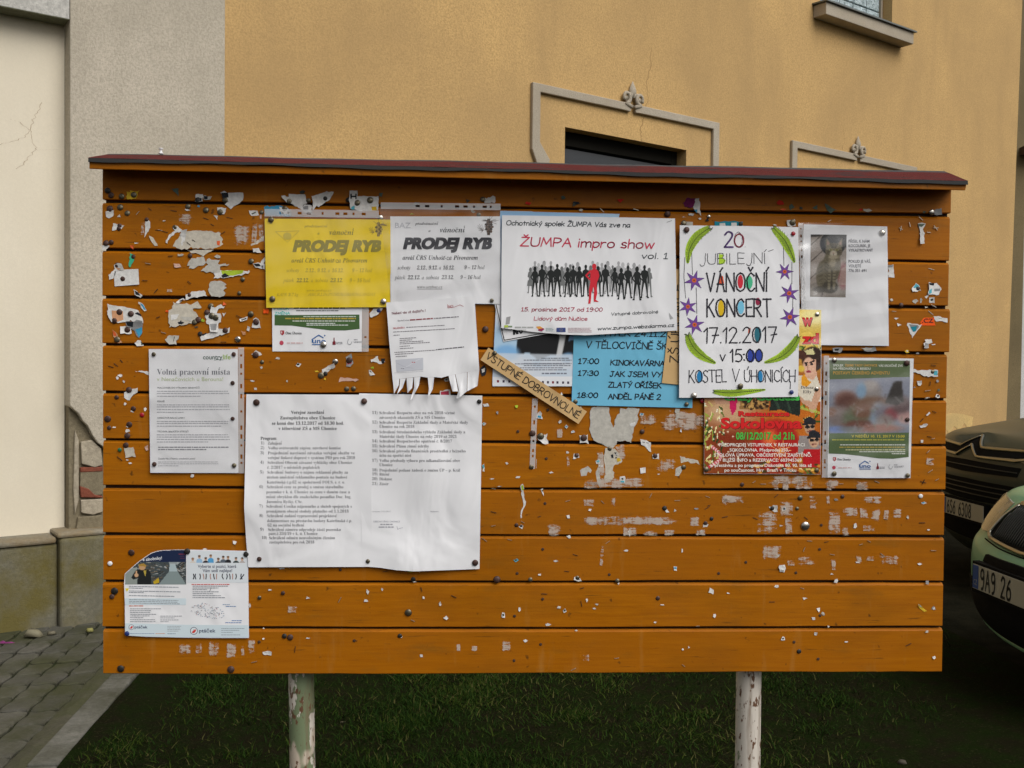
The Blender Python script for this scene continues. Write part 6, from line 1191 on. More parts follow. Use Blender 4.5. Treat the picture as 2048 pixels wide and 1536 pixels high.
S_(Z1, [(505,910),(512,830),(515,760),(525,720),(560,760),(560,790),(545,850)], 'w', (), .003)
S_(Z1, [(548,890),(590,910),(612,950),(630,985),(600,985),(575,950)], 'e')
S_(Z1, [(220,1210),(450,1200),(458,1345),(230,1362)], 'w', (), .0015, word='square cut'); s_lines = SCR[-1]
S_(Z1, [(180,1300),(172,1255),(230,1200),(222,1165),(260,1145),(290,1150),(315,1200),(240,1225),(215,1290)], 'w', [([(235,1185),(285,1195),(270,1215)], 'f')])
S_(Z1, [(368,1045),(415,1080),(410,1120),(370,1185)], 'G', (), None, False, 'triangular')
S_(Z1, [(145,665),(225,655),(215,710),(175,730),(150,715)], 'w'); S_(Z1, [(215,775),(320,795),(290,830),(205,845)], 'w'); S_(Z1, [(110,980),(185,985),(150,1020),(108,1022)], 'w')
S_(Z1, [(340,480),(460,468),(440,520),(425,548),(345,552)], 'y'); S_(Z1, [(752,452),(825,450),(822,525),(795,490)], 'd', (), None, False, 'triangular')
S_(Z1, [(985,505),(1050,505),(1045,570),(980,570)], 'w', [([(988,540),(1040,540),(1040,568),(984,568)], 'n')]); S_(Z1, [(1050,520),(1135,525),(1120,555),(1060,555)], 'g', [([(1060,522),(1095,524),(1095,552),(1062,552)], 'n')])
S_(Z1, [(1185,628),(1270,635),(1250,690),(1195,690)], 'w'); S_(Z1, [(1478,655),(1560,660),(1575,700),(1500,705)], 'w', [([(1500,685),(1540,668),(1545,676),(1510,695)], 'D')])
S_(Z1, [(1515,1010),(1570,1005),(1600,1050),(1520,1045)], 'w'); S_(Z1, [(405,1390),(440,1410),(490,1445),(470,1470),(415,1440)], 'w', [([(415,1400),(450,1420),(470,1450),(425,1440)], 'n')])
S_(Z1, [(890,1440),(960,1410),(1060,1400),(1090,1455),(960,1465),(890,1490)], 'w'); S_(Z1, [(800,1510),(870,1470),(885,1490),(810,1522)], 'w', [([(830,1500),(865,1482),(870,1490),(838,1506)], 'n')])
S_(Z1, [(1780,520),(1850,530),(1850,500),(2000,505),(2020,590),(1990,600),(1960,640),(1890,600),(1830,580)], 'w'); S_(Z1, [(1150,700),(1190,705),(1185,745)], 'w')
S_(Z1, [(1515,1150),(1560,1140),(1620,1165),(1600,1200),(1540,1185)], 'w', [([(1520,1152),(1575,1150),(1590,1175),(1545,1178)], 'n')]); S_(Z1, [(1590,1130),(1625,1090),(1628,1205),(1600,1195)], 'w')
S_(Z1, [(1495,970),(1560,930),(1620,890),(1618,935),(1560,970),(1500,985)], 'e', (), .0004, True)
s_(Z1, [(272,712,42,34),(905,650,50,25),(1010,615,32,24,'b'),(430,960,60,18,'w'),(395,992,55,44,'o'),(845,1070,75,28,'g'),(815,1165,70,50,'p'),(690,752,36,14),(1590,715,30,50,'p'),(1190,1085,60,40,'g')])
S_(ZA, [(800,85),(862,85),(862,130),(1032,130),(1030,240),(975,250),(870,245),(805,230)], 'w', [([(806,110),(818,110),(818,126),(846,126),(846,110),(856,110),(856,155),(846,155),(846,138),(818,138),(818,150),(806,150)], 'n'), ([(975,215),(1015,212),(1018,245),(980,250)], 'y'), ([(815,215),(840,205),(840,240),(812,235)], 'c')])
S_(ZA, [(495,130),(560,110),(600,98),(672,95),(655,130),(640,160),(580,200),(500,235),(505,190)], 'w'); S_(ZA, [(1880,140),(1970,135),(1965,185),(1885,185)], 'w'); S_(ZA, [(115,212),(240,205),(300,222),(330,250),(330,285),(120,285)], 'b', [([(235,215),(300,225),(330,255),(325,280),(250,270)], 'w')])
S_(ZA, [(345,200),(420,215),(440,195),(495,205),(495,270),(450,265),(420,245),(400,225)], 'w', [([(425,215),(465,205),(470,250),(430,245)], 'm')]); S_(ZA, [(1035,105),(1070,102),(1060,135),(1040,130)], 'd'); s_(ZA, [(1750,170,45,34,'D'),(1340,190,60,24,'m'),(420,95,60,30,'D'),(1300,275,50,20,'l'),(1790,250,40,30,'e')])
S_(ZE, [(100,110),(180,130),(240,135),(300,150),(340,160),(385,230),(390,270),(270,260),(135,260),(110,220)], 'w', [([(135,165),(225,170),(230,240),(180,258),(140,250)], 'f'), ([(320,190),(345,178),(376,200),(372,212)], 'n')])
S_(ZE, [(245,255),(380,250),(385,340),(375,360),(355,388),(335,370),(320,330),(255,290)], 'm', [([(250,258),(310,256),(305,300),(262,288)], 'n'), ([(325,320),(382,300),(380,350),(355,382)], 'b')])
S_(ZE, [(203,295),(295,285),(298,350),(205,355)], 'w'); S_(ZE, [(140,320),(165,340),(190,390),(220,425),(185,430),(150,380)], 'f', [([(142,325),(165,345),(175,372),(150,368)], 'o')]); S_(ZE, [(350,95),(385,110),(418,165),(400,172),(370,140)], 'w', [([(365,108),(388,118),(412,160),(398,160)], 'b')])
S_(ZE, [(595,165),(625,150),(630,95),(680,110),(740,105),(775,120),(830,90),(862,140),(790,150),(835,215),(825,240),(820,270),(700,285),(600,303)], 'e', [([(668,262),(690,252),(695,240),(700,256),(722,262),(700,278),(675,275)], 'n'), ([(612,200),(680,195),(660,235),(615,245)], 'w'), ([(690,215),(790,220),(780,255),(715,240)], 'g')], .0006)
S_(ZE, [(895,200),(950,185),(1015,190),(1018,260),(1000,265),(995,340),(930,335),(925,280),(900,270)], 'w', [([(930,275),(985,272),(980,325),(938,325)], 'm')]); S_(ZE, [(940,130),(1050,130),(1040,148),(1000,150),(985,190),(930,185)], 'w'); S_(ZE, [(850,380),(900,355),(960,330),(1090,300),(1085,345),(970,380),(860,412)], 'w', [([(865,360),(900,345),(905,352),(870,372)], 'n')])
S_(ZE, [(565,400),(600,365),(680,370),(675,395),(655,410),(660,440),(600,440)], 'g'); S_(ZE, [(320,430),(345,405),(370,408),(395,450),(340,455)], 'w', [([(370,412),(390,440),(375,448)], 'D')]); S_(ZE, [(1165,235),(1235,215),(1230,240),(1175,255)], 'w', [([(1180,240),(1225,225),(1222,234),(1186,248)], 'n')]); S_(ZE, [(1280,235),(1300,222),(1322,235),(1343,310),(1268,305)], 'w')
S_(ZE, [(1362,150),(1375,160),(1385,148),(1405,152),(1402,190),(1360,190)], 'O'); S_(ZE, [(1180,330),(1215,338),(1218,360),(1195,365)], 'f'); S_(ZE, [(1265,520),(1300,485),(1350,522),(1290,535)], 'w'); S_(ZE, [(235,830),(290,805),(345,790),(345,825),(260,890),(235,870)], 'w'); S_(ZE, [(235,1280),(310,1268),(330,1350),(245,1358)], 'e', (), .001, word='square')
S_(ZE, [(1225,325),(1232,290),(1255,300),(1245,335)], 'w'); S_(ZE, [(325,655),(380,652),(436,662),(436,690),(395,668),(330,662)], 'w')
s_(ZE, [(1040,112,44,34,'o'),(205,690,50,25),(180,710,22,34),(232,740,22,24),(242,920,30,28),(405,965,26,44),(300,980,32,26),(155,1112,34,13),(262,1105,26,16),(260,1140,42,28),(285,1400,32,16),(262,1375,22,14),(1345,628,26,24),(1275,735,42,16),(1297,798,30,24),(785,1505,32,34),(418,1280,40,60,'p'),(580,172,28,24,'O'),(1045,195,34,44,'w'),(870,245,30,30,'l'),(820,300,34,14,'D')])
S_(ZF, [(1060,150),(1095,110),(1170,110),(1130,160),(1065,182)], 'w'); S_(ZF, [(865,510),(895,490),(912,478),(918,510),(928,560),(905,588),(870,585)], 'm', [([(875,520),(905,510),(915,560),(880,570)], 'k'), ([(908,490),(916,520),(910,540)], 'c')]); S_(ZF, [(670,610),(720,580),(770,560),(780,590),(700,640),(675,640)], 'w', (), .005)
S_(ZF, [(1070,530),(1130,500),(1140,540),(1190,545),(1160,565),(1075,550)], 'w', [([(1155,520),(1190,520),(1180,560),(1160,560)], 'n')]); S_(ZF, [(820,675),(900,680),(975,695),(890,705),(808,715)], 'p', (), .001); S_(ZF, [(1055,615),(1075,615),(1105,655),(1065,660)], 'w', [([(1058,620),(1070,620),(1078,640)], 'n')])
S_(ZF, [(1640,785),(1720,775),(1728,825),(1640,822)], 'w', [([(1644,792),(1710,785),(1712,818),(1646,818)], 'k')]); S_(ZF, [(1320,790),(1362,795),(1358,815),(1325,812)], 'n')
s_(ZF, [(632,626,42,20,'y'),(697,688,20,18,'y'),(310,520,44,28,'g'),(475,570,50,40,'w','n'),(100,702,44,17),(175,595,24,24),(125,768,28,26),(1085,595,34,17,'l'),(1560,760,20,30,'n'),(1690,695,40,40,'w','d'),(385,705,24,30,'g')])
S_(ZI, [(980,850),(985,800),(1000,775),(1080,770),(1150,775),(1148,820),(1160,860),(1172,920),(1185,960),(1200,930),(1200,890),(1220,845),(1245,830),(1250,785),(1300,795),(1320,778),(1420,790),(1400,850),(1412,880),(1390,930),(1370,960),(1366,1000),(1355,1020),(1345,1095),(1290,1072),(1220,1078),(1215,1110),(1170,1142),(1100,1110),(1010,1070),(990,1020),(975,980),(982,920)], 'g', [([(1330,925),(1385,905),(1380,945),(1345,948)], 'w')], .0006, True, 'large')
S_(ZI, [(1115,1140),(1200,1145),(1232,1180),(1240,1215),(1268,1255),(1190,1300),(1180,1340),(1195,1400),(1150,1440),(1110,1430),(1115,1340),(1112,1290),(1100,1240)], 'e', [([(1215,1235),(1240,1225),(1258,1250),(1225,1265)], 'y'), ([(1165,1200),(1185,1195),(1190,1225),(1172,1230)], 'n'), ([(1195,1180),(1215,1178),(1212,1200)], 'n')], .001)
S_(ZI, [(890,1340),(930,1318),(960,1300),(995,1340),(985,1362),(960,1350),(950,1385),(900,1390)], 'g', (), .0004, True); S_(ZI, [(1030,1350),(1050,1310),(1075,1320),(1070,1400),(1072,1500),(1045,1440)], 'g', (), .0004, True)
S_(ZI, [(1425,1060),(1470,1070),(1520,1090),(1525,1175),(1490,1150),(1462,1120),(1435,1110)], 'w', [([(1445,1082),(1500,1092),(1500,1100),(1450,1092)], 'm')], .003); S_(ZI, [(510,1020),(600,1010),(590,1050),(610,1100),(560,1100),(515,1060)], 'w'); S_(ZI, [(885,1025),(960,1020),(958,1070),(970,1105),(940,1090),(890,1095)], 'w')
S_(ZI, [(505,840),(535,810),(552,830),(555,885),(500,870)], 'w', [([(515,850),(545,852),(545,872),(512,868)], 'b')]); S_(ZI, [(1735,1385),(1745,1320),(1790,1300),(1800,1340),(1770,1390)], 'g', (), .0004, True); S_(ZI, [(1740,790),(1780,790),(1778,840),(1785,860),(1740,900)], 'g', (), .0004, True); S_(ZI, [(1780,1210),(1850,1230),(1900,1238),(1940,1250),(1955,1290),(1850,1258),(1790,1275)], 'e', (), .0004, True)
S_(ZI, [(1535,1200),(1592,1190),(1595,1240),(1540,1235)], 'w'); S_(ZI, [(830,1240),(835,1190),(880,1190),(885,1225)], 'w'); S_(ZI, [(1425,1320),(1475,1312),(1475,1360),(1430,1368)], 'w'); S_(ZI, [(1245,1395),(1290,1390),(1290,1450),(1245,1450)], 'w', [([(1258,1408),(1275,1405),(1275,1425),(1260,1426)], 'n'), ([(1250,1432),(1286,1430),(1286,1446),(1250,1446)], 'c')])
S_(ZI, [(1200,1195),(1215,1185),(1226,1200),(1218,1238),(1202,1240)], 'w', [([(1204,1205),(1222,1203),(1220,1212),(1204,1214)], 'n'), ([(1204,1222),(1220,1220),(1218,1232),(1204,1234)], 'n')]); S_(ZI, [(10,420),(40,400),(60,440),(50,490),(20,500),(5,470)], 'n', [([(15,440),(45,425),(42,460),(20,470)], 'w')])
s_(ZI, [(57,758,68,42),(35,925,36,40,'w','c'),(30,1310,36,80,'w','c'),(712,905,32,32),(770,950,44,38,'w','b'),(828,995,38,28,'w','b'),(1050,1262,54,52,'w','c'),(1075,1300,48,30),(325,770,38,34,'l'),(240,1277,30,34),(630,1358,42,16),(338,1400,42,26),(1440,840,52,36,'w','b'),(375,1490,36,70,'l'),(780,1180,38,26),(110,1415,46,13),(175,1482,42,11),(1590,1373,32,14),(1790,985,22,48),(155,825,26,32,'m'),(725,660,24,30),(895,780,30,26),(1755,580,26,48),(1605,575,34,26)])
S_(ZD, [(1000,665),(1060,660),(1064,720),(1070,795),(1008,792)], 'w', [([(1004,668),(1058,664),(1050,690),(1006,690)], 'm')]); S_(ZD, [(1310,240),(1350,232),(1390,242),(1360,300),(1380,445),(1335,447),(1330,305)], 'w', [([(1312,244),(1385,244),(1350,275),(1320,270)], 'd')], .003); S_(ZD, [(1245,910),(1290,850),(1320,870),(1342,930),(1255,936)], 'w', [([(1262,900),(1290,856),(1318,872),(1325,900)], 'c')])
S_(ZD, [(1420,840),(1500,850),(1530,880),(1552,915),(1525,970),(1415,965),(1425,900)], 'w', [([(1422,850),(1480,850),(1470,875),(1430,870)], 'n'), ([(1425,925),(1455,905),(1450,955),(1422,958)], 'c'), ([(1475,910),(1540,905),(1535,930),(1480,935)], 'm')]); S_(ZD, [(1380,990),(1420,960),(1418,985),(1395,1010)], 'w'); S_(ZD, [(1425,1000),(1480,995),(1482,1055),(1425,1052)], 'w', [([(1440,1012),(1468,1010),(1466,1030),(1440,1034)], 'D')])
S_(ZD, [(1203,1258),(1280,1268),(1352,1275),(1330,1310),(1290,1360),(1250,1415),(1220,1340)], 'w', [([(1220,1272),(1310,1280),(1320,1300),(1280,1350),(1245,1330)], 'm'), ([(1235,1300),(1300,1290),(1290,1340),(1260,1350)], 't')], .001, False, 'triangular'); S_(ZD, [(1470,1190),(1520,1188),(1560,1205),(1612,1210),(1612,1255),(1560,1240),(1500,1245)], 'w', [([(1520,1210),(1560,1215),(1560,1220),(1525,1216)], 'm')], .002)
S_(ZD, [(1330,1255),(1370,1205),(1480,1205),(1475,1235),(1490,1285),(1330,1285),(1345,1262)], 'O', (), .0008, False, 'printed'); SCR[-1]['txt'] = ('.CZ', 1352, 1468, 1256, 42, ZD)
S_(ZD, [(1380,1430),(1450,1425),(1458,1462),(1420,1472),(1420,1515),(1375,1515)], 'w', [([(1382,1460),(1418,1470),(1416,1510),(1378,1512)], 'm')], .004); S_(ZD, [(1480,100),(1550,80),(1558,150),(1480,150)], 'm'); s_(ZD, [(1090,1215,48,26),(1115,1278,54,48),(1280,1035,62,44,'g'),(1470,1480,55,14),(1340,1030,30,70,'g'),(1040,1020,40,30,'g'),(1395,1098,40,18,'g'),(1375,122,44,28,'d')])
S_(ZK, [(1050,300),(1120,312),(1200,310),(1310,308),(1312,372),(1170,372),(1130,345),(1055,330)], 'w', [([(1270,316),(1306,314),(1306,362),(1268,360)], 'c')], .002); S_(ZK, [(1095,420),(1145,415),(1145,450),(1130,470),(1105,465)], 'w'); S_(ZK, [(1187,770),(1220,735),(1232,750),(1205,775)], 'w'); S_(ZK, [(1120,878),(1210,862),(1180,892),(1135,900)], 'w', (), .002); S_(ZK, [(230,85),(290,75),(340,80),(325,118),(240,122)], 'm', [([(250,90),(300,88),(290,110),(255,110)], 'n')]); S_(ZK, [(520,80),(670,72),(682,112),(620,118),(560,112)], 'm', [([(540,84),(640,80),(620,100),(560,100)], 'g')])
s_(ZK, [(1310,575,52,44,'w','n'),(1145,1040,36,44),(995,115,46,40,'y','w'),(1100,137,54,18,'m'),(1200,590,34,20),(1308,420,32,40,'m'),(1320,515,30,36,'d'),(1070,485,36,24,'m')])
s_(ZQ, [(122,270,26,18,'r'),(515,258,30,18,'r'),(325,270,52,26,'D','n'),(270,245,20,20,'d'),(1195,268,40,24,'r'),(1208,297,25,12,'o'),(1245,285,26,34,'d'),(1348,287,38,26,'d'),(1565,300,40,14,'e'),(1540,297,18,10,'r'),(345,299,24,12,'e'),(1285,290,20,14,'D')]); S_(ZQ, [(1385,270),(1410,285),(1438,298),(1412,312),(1396,300)], 'd'); S_(ZQ, [(782,268),(800,245),(835,248),(820,288),(790,286)], 'u'); S_(ZQ, [(832,250),(850,248),(853,290),(858,325),(825,292)], 'w', [([(828,298),(842,296),(840,312)], 'b')])
S_(ZC, [(400,155),(605,158),(605,192),(400,190)], 't', [([(435,170),(475,168),(480,188),(436,188)], 'w'), ([(520,166),(560,165),(562,190),(522,188)], 'w')], .0004); S_(ZC, [(155,160),(240,160),(240,188),(155,186)], 'g'); S_(ZC, [(928,148),(985,138),(992,188),(960,196),(935,190)], 'w'); s_(ZC, [(230,105,44,24),(290,135,28,20),(175,125,44,10),(345,148,38,24,'n'),(845,182,60,20),(308,1468,30,40,'r')])
S_(ZN, [(330,40),(345,30),(354,45),(357,140),(372,175),(368,205),(348,240),(340,300),(330,312),(330,250),(352,205),(345,160),(333,110)], 'w', [([(332,45),(350,42),(354,80),(338,82)], 'l')], .004, False, 'twisted'); S_(ZN, [(490,75),(510,68),(516,130),(502,105)], 'w', [([(495,80),(510,78),(508,95)], 'D')]); S_(ZN, [(1490,238),(1510,236),(1532,262),(1505,262)], 'w')
s_(ZN, [(715,297,36,42),(720,460,38,28),(332,375,42,42,'w','n'),(1825,368,52,36),(1635,570,16,48),(1580,715,42,44,'w','b'),(1185,570,44,24),(612,655,38,20),(290,650,42,32,'c','D'),(790,802,62,46,'w','n'),(1118,835,18,22),(480,765,32,20),(865,970,24,34),(640,1027,36,25),(685,1057,36,42,'w','D'),(925,1040,38,17),(945,1005,28,17,'g'),(188,1095,36,54,'w','D'),(320,1047,24,36),(550,1170,44,22),(1870,900,44,62),(2003,914,28,14),(1475,1010,38,11),(1415,1150,38,20),(1897,1100,24,34),(370,1300,38,24),(1640,1370,18,24),(1688,1352,20,28),(1210,420,32,62),(1790,415,34,22),(890,240,30,22),(1575,245,32,26,'g'),(1750,232,40,22,'m'),(775,1216,30,13)])
S_(ZO, [(475,215),(545,205),(548,258),(520,260),(490,240)], 'w'); S_(ZO, [(1680,1000),(1702,1008),(1730,1040),(1755,1060),(1730,1066),(1692,1036)], 'y', [([(1682,1002),(1702,1012),(1712,1030),(1690,1020)], 'w')], .006, False, 'curled'); S_(ZO, [(560,690),(605,685),(612,712),(600,748),(565,742)], 'w', [([(565,720),(600,730),(596,744),(568,740)], 'm')], .003)
s_(ZO, [(598,235,44,40,'w','n'),(1172,372,28,48),(490,293,34,15),(570,370,38,22),(985,760,32,24),(1018,815,34,34),(1757,828,38,42,'m','w'),(540,862,44,30),(765,960,44,24),(877,1045,26,46),(915,1082,28,32,'g'),(838,1117,36,32),(957,1186,30,20),(855,1243,36,36),(590,1285,34,36,'w','n'),(1810,1042,36,50,'m','w'),(1812,1437,28,28),(1695,680,38,20),(1725,185,48,26,'w','b'),(1765,403,32,15),(1752,1225,28,24,'g'),(1100,1308,34,14),(1600,300,22,42,'g'),(1195,666,40,17),(1020,160,34,24,'m'),(550,612,44,34,'g'),(145,915,30,16)])
s_(ZP, [(965,220,30,40),(950,292,36,24),(473,268,36,28),(1083,200,24,30),(1607,433,40,36),(1557,322,22,40),(1422,268,24,26),(1402,745,36,32),(478,600,44,14),(162,205,34,16),(1312,52,62,20,'l'),(1237,590,24,16),(1345,135,44,22),(110,520,18,13),(110,605,22,16),(262,28,46,16)]); S_(ZP, [(103,712),(140,704),(178,712),(175,742),(140,735),(106,730)], 'w', [([(118,716),(142,718),(140,722),(118,720)], 'm')])
s_(ZL, [(1475,25,54,44),(1150,100,48,26),(1865,547,38,20),(1795,968,22,22),(1645,715,26,58)])
SR = []
for s in SCR:
    P = np.array(s['P']); c = P.mean(0); SR.append((s, c, plank_of(B(*c)), float(np.ptp(P[:, 0])*np.ptp(P[:, 1]))))
for s, c, pl, ar in SR:
    P = np.array(s['P']); org = B(c[0], c[1], 0); sz = sqrt(ar)
    base = .0007 if s['flat'] else .0010; curl = s['curl'] if s['curl'] is not None else min(.004, .0006+sz*.00008)
    a = random.random()*6.28; dirv = np.array([cos(a), sin(a)]); R = max(np.ptp(P[:, 0]), np.ptp(P[:, 1]))/2+1e-6
    hgt = lambda Q: base + curl*np.clip((np.asarray(Q)-c)@dirv/R, 0, 1)**1.6 + curl*.35*np.clip(-(np.asarray(Q)-c)@np.array([-dirv[1], dirv[0]])/R, 0, 1)**2
    jP = []
    for i in range(len(P)):                             # torn, slightly ragged edge
        p, q = P[i], P[(i+1) % len(P)]; L = np.hypot(*(q-p)); jP.append(p)
        if s['word'] not in ('square cut', 'printed') and L > 6:
            for t in np.linspace(0, 1, min(7, int(L/4)+1))[1:-1]: jP.append(p+(q-p)*t + rng.normal(0, min(1.4, L*.055), 2))
    V, Fs = gridded([tuple(p) for p in jP], 9); mb = MB(); mb.add(Bv(V, hgt(V)), Fs, smat(s['c']))
    for k, (q, cc) in enumerate(s['ex']): V, Fs = gridded(q, 9); mb.add(Bv(V, hgt(V)+.00018+.00005*k), Fs, smat(cc))
    if 'txt' in s:
        t, x0, x1, y, h, Z = s['txt']; TV, TF = font_layout(t, 'sansB'); lo, hi = TV[:, 0].min(), TV[:, 0].max(); A = np.array(Z(x0, y)); Bq = np.array(Z(x1, y)); Q = A + (Bq-A)*(TV[:, :1]-lo)/(hi-lo) + np.array([0, -h/5.1194/caph('sansB')])*TV[:, 1:2]; mb.add(Bv(Q, hgt(Q)+.0003), TF, ink((40, 20, 20)))
    o = mb.build('paper_scrap', org=org, loc=org)
    row = sorted([q for q in SR if q[2] == pl], key=lambda q: q[1][0]); j = [q[0] is s for q in row].index(True)
    size = s['word'] or ('tiny' if sz < 8 else 'small' if sz < 18 else 'torn' if sz < 40 else 'large')
    col = CN[s['c']] + (' and ' + CN[s['ex'][0][1]] if s['ex'] else '')
    if len(row) < 29: lab = '%s %s paper scrap, %s from the left on the %s' % (size, col, ordw(j), pname(pl))
    else:
        # crowded plank: count within its own third
        third = lambda q: min(2, int((q[1][0]-205)/564)); rr_ = [q for q in row if third(q) == third((0, c))]; j = [q[0] is s for q in rr_].index(True)
        lab = '%s %s paper scrap, %s along the %s third, %s' % (size, col, ordw(j), ['left', 'middle', 'right'][third((0, c))], pname(pl))
    tag(o, lab, 'paper scrap', 'torn paper scraps stuck to the planks')
# ------------------------------------------------------------------ staples left in the wood
STL, STD = rusty('bright_staple', (.62, .58, .50), (.42, .38, .30), .7, .35), rusty('dark_staple', (.045, .022, .012), (.02, .012, .01), .2, .7)
_st = {}
def staple(x, y, bright):
    if bright not in _st:
        mb = MB()
        for lo, hi in (((-.0045, -.0011, -.0004), (.0045, -.0002, .0004)), ((-.0049, -.0011, -.0004), (-.00455, .002, .0004)), ((.00455, -.0011, -.0004), (.0049, .002, .0004))): mb.box(lo, hi, STL if bright else STD)
        o = mb.build('staple'); _st[bright] = o
    else:
        o = _st[bright].copy(); COL.objects.link(o)
    o.location = B(x, y, .0004); o.rotation_euler = (0, random.choice((random.gauss(0, .25), random.uniform(-.9, .9), random.uniform(-1.5, 1.5))), 0); o.scale = (random.uniform(.6, 1.1), 1, 1)
    tag(o, 'bright thin staple left in the orange planks' if bright else 'dark rusted staple left in the orange planks', 'staple', 'bright staples in the planks' if bright else 'rusted staples in the planks')
for Z, L in ((ZN, [(110,70),(158,52),(108,370),(345,340),(990,178),(710,168),(1033,502),(1105,1440),(1760,1180),(755,1530),(1645,1500),(1840,135),(35,482),(240,482),(1380,125),(1595,165)]), (ZO, [(355,15),(430,32),(1060,30),(805,492),(1285,495),(1805,570),(988,602),(1395,605),(1350,15),(760,560),(850,190),(1220,520),(1420,315),(745,875)]), (ZP, [(35,793),(735,285),(1335,455)]), (ZD, [(1135,290),(1225,250),(1490,285),(1420,332),(1445,708),(1470,1085),(1440,1155),(1065,1140)]), (ZK, [(1205,518),(1260,1010),(1210,1142),(1230,1343),(1300,1430),(1200,595)]), (ZQ, [(435,300),(580,297),(1405,345),(1860,375),(1710,378),(1795,335)]), (Z1, [(445,680),(655,840),(540,1150)]), (ZE, [(555,345)])):
    for p in L: staple(*Z(*p), True)
for Z, L in ((Z1, [(560,645),(635,840),(700,855),(1080,733),(1300,725),(1140,790),(1240,865),(925,1325),(750,1080),(510,1308),(615,1405),(940,1060),(965,936),(920,966),(780,660)]), (ZE, [(170,605),(130,620),(215,575),(510,220),(1040,420),(640,395),(200,1362),(1165,215)]), (ZK, [(1230,445),(1225,990),(1160,1455),(1145,820),(1265,260),(1275,735),(1230,1240)]), (ZN, [(700,738),(825,873),(520,920),(1850,205),(1835,225),(480,295),(110,260),(820,1000),(770,605)]), (ZP, [(1405,198),(1670,258),(370,690),(1110,52),(860,620)]), (ZO, [(535,128),(775,308),(365,310),(120,298),(1715,345),(1605,1330),(500,985),(940,500),(1725,15)])):
    for p in L: staple(*Z(*p), False)
bpy.data.objects.remove(_fo); bpy.data.curves.remove(_fc)
# ------------------------------------------------------------------ two parked cars, noses towards the pavement
BK_ = RGT*.996 + np.array([FWD[0], FWD[1], 0])*.084; BK_ = np.array([BK_[0], BK_[1], 0]); BK_ /= np.linalg.norm(BK_); FAR = np.array([-BK_[1], BK_[0], 0])
if np.dot(FAR, FWD) < 0: FAR = -FAR
M['tyre'] = mat('tyre', (.012, .012, .012), .9); M['rim'] = mat('wheel_rim', (.30, .30, .30), .4, .8); M['carglass'] = mat('car_glass', (.012, .014, .014), .05, spec=.8); M['chrome'] = mat('chrome_trim', (.40, .38, .31), .3, 1.0)
M['black'] = mat('black_plastic', (.006, .006, .006), .8, spec=.08); M['plate'] = mat('number_plate', (.36, .34, .27), .6, spec=.2); M['platebar'] = mat('plate_blue', (.02, .06, .22), .4); M['plateink'] = mat('plate_lettering', (.012, .012, .014), .5)
M['lamp'] = mat('headlight_glass', (.17, .145, .09), .14, spec=.6, coat=.2); M['slat'] = mat('grille_slat', (.018, .020, .018), .5, 0)
def paint(name, c, fl):
    m = mat(name, c, .5, 0, spec=.3, coat=.3); N = NT(m); N.base(N.mix(N.ramp(N.noise(3, 4), .3, .7), c, fl)); m.node_tree.nodes['Principled BSDF'].inputs['Coat Roughness'].default_value = .12; return m
